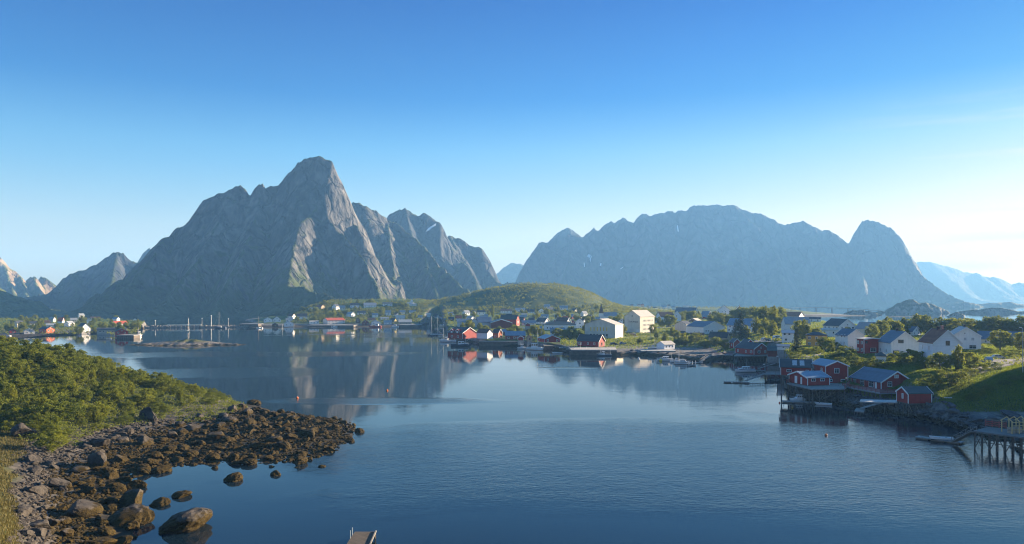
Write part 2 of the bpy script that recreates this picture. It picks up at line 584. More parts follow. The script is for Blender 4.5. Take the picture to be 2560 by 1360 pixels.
mountain('mountain', 'broad hazy massif with a toothed crest behind the village', [
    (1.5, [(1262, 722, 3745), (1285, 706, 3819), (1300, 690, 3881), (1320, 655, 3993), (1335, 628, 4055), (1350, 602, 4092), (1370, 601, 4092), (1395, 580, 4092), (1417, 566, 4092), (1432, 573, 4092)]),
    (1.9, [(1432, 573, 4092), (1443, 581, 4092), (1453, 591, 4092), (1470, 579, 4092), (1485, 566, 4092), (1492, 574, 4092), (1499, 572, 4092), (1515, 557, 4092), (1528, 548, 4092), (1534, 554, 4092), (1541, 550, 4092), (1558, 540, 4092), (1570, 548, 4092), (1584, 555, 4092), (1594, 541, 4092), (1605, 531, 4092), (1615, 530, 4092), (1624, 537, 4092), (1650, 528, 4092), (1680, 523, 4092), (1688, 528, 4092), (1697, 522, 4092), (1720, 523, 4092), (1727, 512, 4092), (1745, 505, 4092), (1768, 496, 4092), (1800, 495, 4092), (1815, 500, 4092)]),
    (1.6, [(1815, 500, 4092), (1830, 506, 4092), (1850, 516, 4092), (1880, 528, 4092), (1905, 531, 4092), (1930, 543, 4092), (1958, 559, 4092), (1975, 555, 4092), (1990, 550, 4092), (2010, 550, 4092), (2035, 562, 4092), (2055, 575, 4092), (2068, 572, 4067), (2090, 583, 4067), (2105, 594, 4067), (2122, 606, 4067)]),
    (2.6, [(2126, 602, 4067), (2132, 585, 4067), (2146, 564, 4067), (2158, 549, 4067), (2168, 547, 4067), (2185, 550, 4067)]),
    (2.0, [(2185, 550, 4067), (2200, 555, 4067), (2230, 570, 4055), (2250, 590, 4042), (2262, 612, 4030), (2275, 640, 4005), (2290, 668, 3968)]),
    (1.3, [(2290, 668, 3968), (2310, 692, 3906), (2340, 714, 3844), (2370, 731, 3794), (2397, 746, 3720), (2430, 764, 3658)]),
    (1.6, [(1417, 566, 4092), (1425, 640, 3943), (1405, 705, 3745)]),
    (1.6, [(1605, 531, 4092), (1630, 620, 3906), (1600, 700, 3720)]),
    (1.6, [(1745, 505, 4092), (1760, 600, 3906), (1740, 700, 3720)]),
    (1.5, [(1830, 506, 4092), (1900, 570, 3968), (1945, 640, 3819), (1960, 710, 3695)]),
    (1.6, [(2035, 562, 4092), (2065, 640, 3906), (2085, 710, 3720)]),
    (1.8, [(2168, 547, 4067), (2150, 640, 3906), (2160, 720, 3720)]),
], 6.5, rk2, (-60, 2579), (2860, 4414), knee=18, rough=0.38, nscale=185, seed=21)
mountain('mountain', 'palest far ridge sloping down to the right edge', [
    (0.8, [(2240, 668, 8600), (2270, 656, 8600), (2300, 653, 8600), (2325, 652, 8600), (2350, 659, 8600), (2380, 667, 8600), (2410, 678, 8600), (2435, 682, 8600), (2442, 680, 8600), (2460, 690, 8600), (2485, 690, 8600), (2500, 694, 8600), (2530, 710, 8600), (2548, 704, 8600), (2575, 706, 8600), (2640, 722, 8600), (2760, 740, 8600)]),
], 22.0, rk2, (4200, 7000), (8100, 9200), knee=25, rough=0.25, nscale=300, seed=31)
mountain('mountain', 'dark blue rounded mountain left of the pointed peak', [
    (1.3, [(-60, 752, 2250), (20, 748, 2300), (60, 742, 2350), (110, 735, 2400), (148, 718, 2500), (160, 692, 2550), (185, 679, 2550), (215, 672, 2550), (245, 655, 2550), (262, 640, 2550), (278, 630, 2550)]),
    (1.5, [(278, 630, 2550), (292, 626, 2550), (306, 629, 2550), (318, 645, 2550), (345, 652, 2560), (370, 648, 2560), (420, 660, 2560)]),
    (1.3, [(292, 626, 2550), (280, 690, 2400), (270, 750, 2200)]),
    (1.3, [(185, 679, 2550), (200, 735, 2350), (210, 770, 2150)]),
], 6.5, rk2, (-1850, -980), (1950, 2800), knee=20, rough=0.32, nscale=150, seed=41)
mountain('mountain', 'thin far spire between the rounded mountain and the pointed peak', [
    (1.8, [(340, 660, 3300), (352, 642, 3300), (362, 625, 3300), (372, 617, 3300), (381, 616, 3300), (390, 628, 3300), (400, 645, 3300)]),
], 8.0, rk1, (-1720, -1450), (3150, 3450), knee=20, rough=0.3, nscale=120, seed=51)
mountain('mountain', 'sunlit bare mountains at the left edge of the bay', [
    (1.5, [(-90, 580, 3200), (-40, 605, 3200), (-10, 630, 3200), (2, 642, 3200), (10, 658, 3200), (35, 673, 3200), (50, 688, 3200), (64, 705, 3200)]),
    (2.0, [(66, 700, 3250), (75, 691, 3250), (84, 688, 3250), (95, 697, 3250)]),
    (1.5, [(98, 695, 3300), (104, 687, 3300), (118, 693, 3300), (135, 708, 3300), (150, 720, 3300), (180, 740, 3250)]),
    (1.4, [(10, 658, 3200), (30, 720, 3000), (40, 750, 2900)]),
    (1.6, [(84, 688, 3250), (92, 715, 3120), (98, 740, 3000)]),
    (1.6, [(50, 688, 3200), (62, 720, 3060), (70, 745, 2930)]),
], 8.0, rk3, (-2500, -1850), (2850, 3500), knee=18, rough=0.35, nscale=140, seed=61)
mountain('mountain', 'low sunlit green slope running down to the bay at the left edge', [
    (0.55, [(-140, 650, 1650), (-60, 695, 1650), (0, 732, 1650), (40, 754, 1650), (80, 770, 1650), (120, 781, 1640), (150, 787, 1630)]),
], 6.0, rk4, (-1350, -900), (1450, 1800), knee=10, rough=0.3, nscale=80, seed=71)

# ---------------------------------------------------------------- water
m, n, l, b = new_mat('fjord_water')
geo = n.new('ShaderNodeNewGeometry')
def wnoise(scale, stretch, detail=3, rot=0.0, dist=0.0):
    mp = n.new('ShaderNodeMapping')
    mp.inputs['Scale'].default_value = stretch
    mp.inputs['Rotation'].default_value = (0, 0, rot)
    l.new(geo.outputs['Position'], mp.inputs['Vector'])
    nz = n.new('ShaderNodeTexNoise')
    nz.inputs['Scale'].default_value = scale
    nz.inputs['Detail'].default_value = detail
    nz.inputs['Distortion'].default_value = dist
    l.new(mp.outputs[0], nz.inputs['Vector'])
    return nz.outputs['Fac']
px_, py_ = n.new('ShaderNodeSeparateXYZ'), None
l.new(geo.outputs['Position'], px_.inputs[0])
warp = wnoise(0.02, (0.6, 1.0, 1.0), 4, 0.2, 0.4)
def breeze(cx, cy, rx, ry):                   # a place where the breeze touches the surface
    dx = math2(n, l, 'DIVIDE', math2(n, l, 'SUBTRACT', px_.outputs['X'], cx), rx)
    dy = math2(n, l, 'DIVIDE', math2(n, l, 'SUBTRACT', px_.outputs['Y'], cy), ry)
    d = math2(n, l, 'SQRT', math2(n, l, 'ADD', math2(n, l, 'MULTIPLY', dx, dx), math2(n, l, 'MULTIPLY', dy, dy)), 0)
    d = math2(n, l, 'ADD', d, math2(n, l, 'MULTIPLY', math2(n, l, 'SUBTRACT', warp, 0.5), 1.6))
    return mapr(n, l, d, 0.75, 1.1, 1.0, 0.0)
patch = breeze(38, 148, 92, 46)
for q in ((-118, 318, 46, 26), (-45, 226, 36, 7), (-150, 420, 90, 22), (25, 336, 12, 4), (150, 640, 300, 60)):
    patch = math2(n, l, 'MAXIMUM', patch, breeze(*q))
rip = wnoise(1.3, (0.55, 1.2, 1.0), 3, 0.3)
rip2 = wnoise(0.22, (0.6, 1.2, 1.0), 2, -0.2)
swell = wnoise(0.05, (0.7, 1.0, 1.0), 2, 0.1)
h = math2(n, l, 'ADD', math2(n, l, 'MULTIPLY', rip, 0.16), math2(n, l, 'MULTIPLY', rip2, 0.18))
h = math2(n, l, 'MULTIPLY', h, math2(n, l, 'MULTIPLY_ADD', patch, 0.9) if False else mapr(n, l, patch, 0, 1, 0.10, 1.0))
h = math2(n, l, 'ADD', h, math2(n, l, 'MULTIPLY', swell, 0.10))
bp = n.new('ShaderNodeBump')
bp.inputs['Strength'].default_value = 0.55
bp.inputs['Distance'].default_value = 0.6
l.new(h, bp.inputs['Height'])
l.new(bp.outputs['Normal'], b.inputs['Normal'])
b.inputs['Base Color'].default_value = (0.006, 0.016, 0.026, 1)
b.inputs['IOR'].default_value = 1.33
b.inputs['Specular IOR Level'].default_value = 0.36
l.new(mapr(n, l, patch, 0, 1, 0.02, 0.10), b.inputs['Roughness'])
water_m = m
co = [(-8000, -60, 0), (8000, -60, 0), (8000, 9600, 0), (-8000, 9600, 0)]
wo = link('water', np_mesh('water', co, [(0, 1, 2, 3)]), water_m)
tag(wo, 'calm dark blue fjord water with patches of ripples', 'water', kind='structure')
# ---------------------------------------------------------------- village ground
TV = (np.array([380, 440, 480, 540, 620, 720, 800, 880, 960, 1050, 1150, 1250.]), np.array([893, 870, 855, 840, 825, 810, 800, 790, 780, 770, 762, 760.]))
TR = (np.array([200, 219, 228, 238, 250, 285, 330, 395, 460, 545, 690, 800, 950.]), np.array([1034, 1010, 970, 945, 920, 890, 870, 850, 835, 820, 800, 791, 783.]))
TQ = (np.array([160, 172, 185, 192, 208, 225, 245, 275, 315, 375, 440, 530, 680, 800, 950.]), np.array([1105, 1080, 1035, 1000, 960, 930, 910, 890, 870, 850, 835, 820, 800, 791, 783.]))
TE = (np.array([800, 838, 870, 910, 950, 985, 1020, 1050, 1090, 1150, 1250.]), np.array([821, 818, 810, 800, 790, 780, 770, 760, 748, 752, 765.]))
SHORE = (np.array([560, 600, 625, 850, 1000, 1040, 1056, 1075, 1108, 1117, 1122, 1150, 1185, 1217, 1312, 1350, 1400, 1440, 1540, 1600, 1660, 1700, 1760, 1830, 1920, 1950, 1975, 2020, 2090, 2150, 2240, 2330, 2420, 2480, 2560, 2700.]),
         np.array([780, 800, 819, 818.5, 818, 817, 813, 809, 808, 838, 846, 850, 858, 864, 866, 870, 876, 885, 889, 888, 893, 897, 903, 893, 900, 912, 985, 1006, 1012, 1022, 1036, 1052, 1078, 1098, 1130, 1180.]))

def py_of(px, Y):
    v, r, q, e = (np.interp(Y, *t) for t in (TV, TR, TQ, TE))
    o = r + (q - r) * sstep(2060, 2330, px)
    o = v + (o - v) * sstep(1760, 1960, px)
    return e + (o - e) * sstep(1045, 1110, px)

def shore_Y(px):
    return CAMZ * FPX / (np.interp(px, *SHORE) - HOR)

def back_Y(px):
    return np.interp(px, [600, 1540, 1700, 1900, 2010, 2090, 2700], [1160, 1150, 980, 830, 760, 620, 600])

def ground_z(px, Y, rough=True):
    px, Y = np.asarray(px, float), np.asarray(Y, float)
    z = CAMZ + (HOR - py_of(px, Y)) / FPX * Y
    X = (px - 1280) / FPX * Y
    t = Y - shore_Y(px)
    bank = np.where(t > 0, np.interp(px, [1020, 1085, 1100, 1124, 1925, 1960, 2250, 2320], [0.45, 0.14, 0.14, 0.55, 0.55, 0.26, 0.26, 0.5]) * t + 0.15 + 0.004 * sstep(1020, 1085, px) * sstep(1126, 1104, px) * t * t, 0.30 * t)
    k = np.clip(z - bank, 0, None)
    z = np.minimum(z, bank)
    if rough:
        near = np.clip(1 - np.abs(t - 4) / 14, 0, 1)
        z = z + near * (1 - np.abs(fbm(X / 7, Y / 7, 4, 5)) - 0.7) * 1.5
        z = z + fbm(X / 16, Y / 16, 3, 9) * 0.35 * np.clip(t / 20, 0, 1)
    tb = back_Y(px) - Y
    z = np.where(tb < 0, np.minimum(z, 0.25 * tb + 1.0), z)
    z = np.minimum(z, np.interp(px, [600, 612, 700, 740, 771, 800, 835, 900, 1000, 1040], [0.5, 1.0, 6.0, 10, 19, 24, 28.5, 32, 34, 90]) + np.where(px < 1040, fbm(X / 28, Y / 60, 3, 19) * 2.2, 0))
    z = np.where((px < 612) | ((px < 1050) & (Y < 780)), -4.0, z)
    return np.clip(z, -4, 80)

def G(px, py=None, Y=None):
    """Where the ground seen at this pixel lies: world point (by its row, or by a given distance)."""
    if Y is None:
        ys = np.arange(165, 1200, 0.5)
        rows = py_of(np.full(ys.shape, float(px)), ys)
        rows[ys < shore_Y(px)] = 1e4
        Y = float(ys[np.argmin(np.abs(rows - py))])
    z = float(ground_z(px, Y))
    return Vector(((px - 1280) / FPX * Y, Y, z))

def terrain_mat(name, grass, dry, rock, weed, weed_top=1.6):
    m, n, l, b = new_mat(name)
    g = n.new('ShaderNodeNewGeometry')
    sp = n.new('ShaderNodeSeparateXYZ')
    l.new(g.outputs['Normal'], sp.inputs[0])
    ps = n.new('ShaderNodeSeparateXYZ')
    l.new(g.outputs['Position'], ps.inputs[0])
    a = noise(n, l, 0.045, 8)
    f = noise(n, l, 0.5, 8)
    gc = ramp(n, l, math2(n, l, 'ADD', math2(n, l, 'MULTIPLY', a, 0.6), math2(n, l, 'MULTIPLY', f, 0.4)), [(0.36, tuple(x * 0.55 for x in grass)), (0.5, grass), (0.64, dry)])
    rc = ramp(n, l, f, [(0.35, tuple(x * 0.45 for x in rock)), (0.65, rock)])
    slope = math2(n, l, 'ADD', sp.outputs['Z'], math2(n, l, 'MULTIPLY', math2(n, l, 'SUBTRACT', f, 0.5), 0.5))
    c = mixc(n, l, mapr(n, l, slope, 0.80, 0.90), rc, gc)
    hz_ = math2(n, l, 'ADD', ps.outputs['Z'], math2(n, l, 'MULTIPLY', math2(n, l, 'SUBTRACT', f, 0.5), 2.2))
    c = mixc(n, l, mapr(n, l, hz_, weed_top + 0.9, weed_top + 1.7), rc, c)
    wc = ramp(n, l, f, [(0.35, tuple(x * 0.35 for x in weed)), (0.65, weed)])
    c = mixc(n, l, mapr(n, l, hz_, weed_top - 0.5, weed_top + 0.3), wc, c)
    l.new(c, b.inputs['Base Color'])
    bp = n.new('ShaderNodeBump')
    bp.inputs['Strength'].default_value = 0.8
    bp.inputs['Distance'].default_value = 0.5
    l.new(f, bp.inputs['Height'])
    l.new(bp.outputs['Normal'], b.inputs['Normal'])
    b.inputs['Roughness'].default_value = 0.85
    b.inputs['Specular IOR Level'].default_value = 0.2
    return m
GRASS, DRY = (0.052, 0.095, 0.014), (0.115, 0.15, 0.022)
ground_m = terrain_mat('village_turf', GRASS, DRY, (0.20, 0.19, 0.18), (0.055, 0.036, 0.014))

aa = np.linspace((590 - 1280) / FPX, (2720 - 1280) / FPX, 560)
yy = np.concatenate([np.geomspace(162, 300, 120, endpoint=False), np.geomspace(300, 1230, 230)])
A, Y = np.meshgrid(aa, yy, indexing='ij')
Z = ground_z(A * FPX + 1280, Y)
go = link('ground', np_mesh('ground', np.stack([A * Y, Y, Z], -1).reshape(-1, 3), grid_faces(len(aa), len(yy)), True), ground_m)
tag(go, 'grassy village shore with a dark rocky tide line', 'ground', kind='structure')

# central hill behind the village
HC = (np.array([1030, 1055, 1100, 1160, 1230, 1290, 1330, 1360, 1400, 1450, 1480, 1505, 1530, 1560, 1610, 1660]),
      np.array([768, 757, 750, 738, 722, 712, 709, 709, 714, 724, 735, 748, 760, 769, 775, 782]))
def hill_z(px, Y):
    top = CAMZ + (HOR - np.interp(px, *HC)) / FPX * 1150
    top = np.where(px < 1030, 5, top)
    base = ground_z(px, Y, False) - 1.3
    base = np.where(Y > 1120, np.maximum(base, 8.0), base)
    t = sstep(930, 1150, Y) * sstep(1420, 1160, Y)
    t = sstep(940, 1150, Y) ** 0.85 * (1 - sstep(1160, 1500, Y))
    return base * (1 - sstep(1150, 1400, Y)) + (top - base) * t
hx = np.linspace(-170, 260, 170)
hy = np.linspace(915, 1480, 130)
X, Y = np.meshgrid(hx, hy, indexing='ij')
Z = hill_z(X / Y * FPX + 1280, Y) + fbm(X / 25, Y / 25, 4, 77) * 1.2 + fbm(X / 7, Y / 7, 2, 78) * 0.4
hill_m = terrain_mat('hill_turf', (0.050, 0.075, 0.016), (0.13, 0.14, 0.03), (0.22, 0.20, 0.17), (0.05, 0.04, 0.02), -50)
ho_ = link('hill', np_mesh('hill', np.stack([X, Y, Z], -1).reshape(-1, 3), grid_faces(len(hx), len(hy)), True), hill_m)
tag(ho_, 'rounded green hill behind the middle of the village', 'hill', kind='structure')

def GH(px, py):
    """The same on the round hill, which rises through the ground behind the village."""
    ys = np.arange(600, 1160, 1.0)
    z = np.maximum(ground_z(np.full(ys.shape, float(px)), ys), np.where(ys > 915, hill_z(np.full(ys.shape, float(px)), ys), -9))
    rows = HOR + (CAMZ - z) / ys * FPX
    ok = np.nonzero(rows <= py)[0]
    k = int(ok[0]) if len(ok) else int(np.argmin(rows))
    return Vector(((px - 1280) / FPX * ys[k], ys[k], float(z[k])))

# unseen bank beyond the right edge, sized and placed to shade cabins and slope
xs, ys = np.linspace(185, 345, 60), np.linspace(135, 335, 70)
X, Y = np.meshgrid(xs, ys, indexing='ij')
rr = ((X - 268) / 62) ** 2 + ((Y - 236) / 84) ** 2
Zb = 57 * np.clip(1 - rr, 0, 1) ** 0.8 * sstep(0.0, 14.0, X - (0.674 * Y + 8)) + fbm(X / 14, Y / 14, 4, 17) * 1.6 - 2.5
bk = link('hill', np_mesh('shading_bank', np.stack([X, Y, Zb], -1).reshape(-1, 3), grid_faces(60, 70), True), hill_m)
tag(bk, 'unseen steep green bank beyond the right edge, shaped to shade the shore', 'hill', kind='structure')

# foreground headland at the left
HPX = np.array([-150, 0, 150, 300, 450, 600, 680, 750, 820, 880, 930.])
HYK = np.array([70, 78, 100, 125, 137, 150, 163, 175, 190, 200, 210, 222, 245, 270.])
HT = np.array([
    [7.0, 6.0, 4.5, 4.8, 5.8, 7.0, 8.6, 10., 12., 14., 16., 17., 14., 6.],
    [5.5, 5.0, 3.7, 3.5, 4.3, 5.2, 6.8, 8.5, 11., 13., 14.5, 15., 12., 4.],
    [0.9, 1.0, 0.9, 1.3, 2.3, 3.5, 5.2, 7.0, 9.4, 10.8, 11.8, 12.2, 9., -1.],
    [-.4, -.3, 0.1, -.1, 0.5, 1.2, 2.0, 3.3, 5.2, 6.6, 7.6, 8.0, 3.5, -3.],
    [-1.2, -1., -.9, -.7, -.1, 0.3, 0.5, 1.2, 2.8, 3.9, 4.7, 4.9, 0., -3.],
    [-2.2, -2., -2., -1.0, -.1, 0.25, 0.35, 0.45, 0.9, 1.2, 1.1, -.2, -2., -3.],
    [-2.2, -2., -2., -1.0, -.1, 0.25, 0.4, 0.4, 0.45, 0.2, -.3, -1.0, -2., -3.],
    [-2.5, -2.5, -2., -1.5, -.1, 0.2, 0.35, 0.4, 0.35, -.1, -.8, -1.5, -3., -3.],
    [-2.5, -2.5, -2., -2, -1.0, 0.0, 0.25, 0.35, 0.2, -.6, -1.4, -2, -3., -3.],
    [-3, -3, -3, -3, -2, -.8, -.1, 0.12, -.3, -1.2, -2, -3, -3., -3.],
    [-3, -3, -3, -3, -3, -3, -2., -1.5, -2, -3, -3, -3, -3., -3.]])
def head_z(px, Y, rough=True):
    px, Y = np.asarray(px, float), np.asarray(Y, float)
    fy = np.clip(np.interp(Y, HYK, np.arange(len(HYK))), 0, len(HYK) - 1.001)
    fx = np.clip(np.interp(px, HPX, np.arange(len(HPX))), 0, len(HPX) - 1.001)
    i, j = fx.astype(int), fy.astype(int)
    u, v = fx - i, fy - j
    z = (HT[i, j] * (1 - u) + HT[i + 1, j] * u) * (1 - v) + (HT[i, j + 1] * (1 - u) + HT[i + 1, j + 1] * u) * v
    if rough:
        X = (px - 1280) / FPX * Y
        z = z + fbm(X / 6, Y / 6, 4, 31) * 0.30 + fbm(X / 1.6, Y / 1.6, 3, 33) * 0.10
    return z
def head_point(px, py):
    ys = np.arange(72, 225, 0.4)
    rows = HOR + (CAMZ - head_z(np.full(ys.shape, float(px)), ys)) / ys * FPX
    k = int(np.argmin(np.abs(rows - py)))
    return Vector(((px - 1280) / FPX * ys[k], ys[k], float(head_z(px, ys[k]))))

m, n, l, b = new_mat('headland_ground')
g = n.new('ShaderNodeNewGeometry')
ps = n.new('ShaderNodeSeparateXYZ')
l.new(g.outputs['Position'], ps.inputs[0])
f = noise(n, l, 0.7, 9)
a = noise(n, l, 0.12, 6)
gc = ramp(n, l, math2(n, l, 'ADD', math2(n, l, 'MULTIPLY', a, 0.5), math2(n, l, 'MULTIPLY', f, 0.5)), [(0.38, (0.022, 0.032, 0.008)), (0.52, (0.050, 0.060, 0.013)), (0.66, (0.085, 0.075, 0.022))])
sc = ramp(n, l, f, [(0.35, (0.035, 0.031, 0.026)), (0.62, (0.10, 0.088, 0.075))])
wc = ramp(n, l, f, [(0.36, (0.008, 0.006, 0.003)), (0.66, (0.040, 0.028, 0.007))])
hz_ = math2(n, l, 'ADD', ps.outputs['Z'], math2(n, l, 'MULTIPLY', math2(n, l, 'SUBTRACT', a, 0.5), 3.0))
c = mixc(n, l, mapr(n, l, hz_, 2.6, 3.6), sc, gc)
c = mixc(n, l, mapr(n, l, hz_, 0.6, 1.3), wc, c)
l.new(c, b.inputs['Base Color'])
bp = n.new('ShaderNodeBump')
bp.inputs['Strength'].default_value = 0.9
bp.inputs['Distance'].default_value = 0.25
l.new(f, bp.inputs['Height'])
l.new(bp.outputs['Normal'], b.inputs['Normal'])
b.inputs['Roughness'].default_value = 0.8
b.inputs['Specular IOR Level'].default_value = 0.25
aa = np.linspace((-150 - 1280) / FPX, (935 - 1280) / FPX, 330)
yy = np.geomspace(70, 272, 260)
A, Y = np.meshgrid(aa, yy, indexing='ij')
Z = head_z(A * FPX + 1280, Y)
hd = link('ground', np_mesh('headland', np.stack([A * Y, Y, Z], -1).reshape(-1, 3), grid_faces(len(aa), len(yy)), True), m)
tag(hd, 'headland of turf and stones with a weedy spit in the foreground', 'ground', kind='structure')

# left village peninsula, skerry, breakwater, far strip, islands
def island(name, label, cat, x0, x1, y0, y1, zf, m, nx=120, ny=60, kind='structure'):
    xs, ys = np.linspace(x0, x1, nx), np.linspace(y0, y1, ny)
    X, Y = np.meshgrid(xs, ys, indexing='ij')
    o = link(name, np_mesh(name, np.stack([X, Y, zf(X, Y)], -1).reshape(-1, 3), grid_faces(nx, ny), True), m)
    return tag(o, label, cat, kind=kind)

TB = (np.array([590, 615, 650, 700, 760, 850, 950, 1000.]), np.array([846, 841, 834, 825, 815, 805, 796, 796.]))
SB = (np.array([-250, 0, 180, 250, 300, 340, 362, 380, 420]), np.array([852, 850, 848, 846, 844, 838, 818, 808, 800]))
def pen_z(X, Y, rough=True):
    px = X / Y * FPX + 1280
    z = CAMZ + (HOR - np.interp(Y, *TB)) / FPX * Y
    t = Y - CAMZ * FPX / (np.interp(px, *SB) - HOR)
    z = np.minimum(z, np.where(t > 0, 0.4 * t + 0.1, 0.3 * t))
    tb = np.interp(px, [0, 250, 330, 380], [960, 940, 900, 850]) - Y
    z = np.where(tb < 0, np.minimum(z, 0.3 * tb + 3), np.minimum(z, 3 + 0.4 * tb))
    if rough:
        z = z + fbm(X / 9, Y / 9, 4, 55) * 0.8
    return np.clip(z, -4, 20)
island('ground', 'green peninsula with scattered houses across the bay at the left', 'ground', -720, -385, 570, 1000, pen_z, ground_m, 170, 170)
def GB(px, py):
    ys = np.arange(595, 990, 1.0)
    rows = np.interp(ys, *TB)
    Y = float(ys[np.argmin(np.abs(rows - py))])
    X = (px - 1280) / FPX * Y
    return Vector((X, Y, float(pen_z(X, Y))))

skerry_m = terrain_mat('skerry_rock', (0.07, 0.08, 0.025), (0.11, 0.10, 0.04), (0.24, 0.21, 0.18), (0.06, 0.045, 0.012), 0.7)
def sk_z(X, Y):
    u, v = (X + 222) / 34, (Y - 512) / 17
    r = np.sqrt(u * u + v * v)
    h = 2.6 * (1 - r) + 1.2 * np.exp(-((X + 214) / 11) ** 2 - ((Y - 514) / 8) ** 2)
    h = h + np.exp(-((X + 184) / 12) ** 2 - ((Y - 508) / 3.5) ** 2) * 1.2 * 1.0
    return np.clip(h + (1 - np.abs(fbm(X / 6, Y / 6, 4, 91)) - 0.8) * 1.6 * (r < 1.25), -2, 6)
island('skerry', 'low weedy rock island lying in the bay in front of the sailing boats', 'rock island', -275, -160, 485, 540, sk_z, skerry_m, 150, 80)

def kz(X, Y):
    return np.clip(14 * sstep(1380, 1560, Y) * sstep(1950, 1640, Y) * sstep(150, 230, X) * sstep(700, 520, X), 0, 30) - 1 + fbm(X / 40, Y / 40, 4, 13) * 2.2
island('ground', 'far low strip of land with small houses beyond the village', 'ground', 140, 720, 1350, 1980, kz, ground_m, 90, 70)
isl_m = rock_mat('islet_rock', (0.19, 0.17, 0.15), (0.40, 0.35, 0.29), (0.07, 0.08, 0.03), 3.0, 0.75, 0.92)
def iz(cx, cy, rx, ry, h, seed):
    def q(X, Y):
        r = np.sqrt(((X - cx) / rx) ** 2 + ((Y - cy) / ry) ** 2)
        return np.clip(h * (1 - r ** 1.6) + fbm(X / (rx * .25), Y / (rx * .25), 4, seed) * h * 0.45, -3, 99)
    return q
def isle(label, px, py_top, Y, half_px, seed, depth=0.45):
    h = CAMZ + (HOR - py_top) / FPX * Y
    cx, rx = (px - 1280) / FPX * Y, half_px / FPX * Y
    island('islet', label, 'islet', cx - rx * 1.3, cx + rx * 1.3, Y - rx * depth * 1.3, Y + rx * depth * 1.3, iz(cx, Y, rx, rx * depth, h + 3, seed), isl_m, 80, 50)
isle('rocky islet with a bare brown top standing in the bay before the massif', 2280, 757, 1750, 85, 3)
isle('long low islet at the right edge behind the trees', 2500, 757, 3600, 100, 5, 0.25)
isle('flat skerry in the bright water at the right', 2480, 773, 1750, 110, 7, 0.10)
isle('faint low point below the end of the massif', 2400, 757, 3300, 60, 9, 0.3)
isle('small dark skerry in the bright water above the treeline', 2390, 785, 1350, 24, 12, 0.35)
isle('thin green skerry behind the roofs right of the trees', 2150, 778, 1500, 55, 14, 0.15)
# ---------------------------------------------------------------- buildings
WALL = {
    'white': boards('white_boards', (0.80, 0.79, 0.76), 0.18, 0.6, True, 0.08),
    'cool': boards('cool_white_boards', (0.76, 0.78, 0.80), 0.15, 0.6, False, 0.08),
    'cream': boards('cream_boards', (0.68, 0.62, 0.48), 0.18, 0.65, False, 0.10),
    'grey': boards('grey_boards', (0.44, 0.43, 0.42), 0.22, 0.7, True, 0.15),
    'lightgrey': boards('light_grey_sheet', (0.56, 0.55, 0.53), 0.5, 0.6, True, 0.12),
    'red': boards('red_boards', (0.30, 0.030, 0.026), 0.16, 0.65, True, 0.22),
    'darkred': boards('dark_red_boards', (0.19, 0.032, 0.028), 0.16, 0.7, True, 0.22),
    'orange': boards('orange_boards', (0.40, 0.085, 0.03), 0.16, 0.65, True, 0.2),
    'ochre': boards('ochre_boards', (0.52, 0.30, 0.06), 0.16, 0.65, False, 0.12),
    'yellow': boards('yellow_boards', (0.62, 0.48, 0.12), 0.16, 0.65, True, 0.12),
    'brown': boards('brown_boards', (0.12, 0.065, 0.04), 0.16, 0.75, True, 0.25),
    'tan': boards('tan_boards', (0.42, 0.33, 0.22), 0.16, 0.75, True, 0.2),
    'stone': paint('rendered_concrete', (0.42, 0.39, 0.34), 0.9, 0.25, 0.6),
    'hall': paint('warehouse_render', (0.64, 0.60, 0.50), 0.85, 0.14, 0.35),
}
ROOF = {
    'slate': boards('slate_roof', (0.050, 0.056, 0.066), 0.32, 0.55, False, 0.3),
    'blue': boards('blue_grey_roof', (0.085, 0.125, 0.175), 0.35, 0.5, False, 0.22),
    'bluemetal': boards('pale_blue_metal_roof', (0.16, 0.235, 0.32), 0.4, 0.42, True, 0.18),
    'grey': boards('grey_metal_roof', (0.26, 0.28, 0.30), 0.45, 0.45, True, 0.15),
    'pale': boards('pale_sheet_roof', (0.50, 0.46, 0.40), 0.6, 0.6, True, 0.14),
    'brown': boards('brown_roof', (0.085, 0.055, 0.048), 0.32, 0.7, False, 0.3),
    'rust': boards('rusty_roof', (0.24, 0.105, 0.065), 0.32, 0.75, False, 0.35),
    'redtile': boards('red_tile_roof', (0.42, 0.09, 0.045), 0.32, 0.7, False, 0.25),
    'teal': boards('dark_teal_roof', (0.045, 0.072, 0.078), 0.32, 0.6, False, 0.25),
}
TRIM = paint('white_trim', (0.76, 0.76, 0.74), 0.55, 0.06, 2.0)
CONC = paint('foundation_concrete', (0.36, 0.35, 0.33), 0.9, 0.25, 0.8)
SOOT = paint('chimney_dark', (0.05, 0.05, 0.055), 0.85, 0.3, 2.0)
BRICK = paint('chimney_brick', (0.40, 0.26, 0.20), 0.85, 0.3, 2.0)
DARKFRAME = paint('dark_frame', (0.06, 0.05, 0.045), 0.6, 0.2, 2.0)
WOOD = boards('weathered_wood', (0.22, 0.20, 0.175), 0.14, 0.85, True, 0.3)
PILE = paint('wet_piles', (0.12, 0.10, 0.085), 0.8, 0.4, 1.2)
DECK = boards('grey_decking', (0.25, 0.245, 0.235), 0.14, 0.8, True, 0.2)
GALV = paint('galvanised_steel', (0.42, 0.43, 0.44), 0.45, 0.15, 3.0, metallic=0.3)
m, n, l, b = new_mat('window_glass')
b.inputs['Base Color'].default_value = (0.015, 0.02, 0.026, 1)
b.inputs['Roughness'].default_value = 0.06
b.inputs['Specular IOR Level'].default_value = 0.7
GLASS = m
CURTAIN = paint('curtained_glass', (0.46, 0.48, 0.50), 0.25, 0.35, 1.5)
LIT = paint('yellow_blinds', (0.72, 0.50, 0.05), 0.6, 0.12, 1.5)
GREENGL = paint('green_shutter', (0.10, 0.16, 0.05), 0.6, 0.2, 1.5)

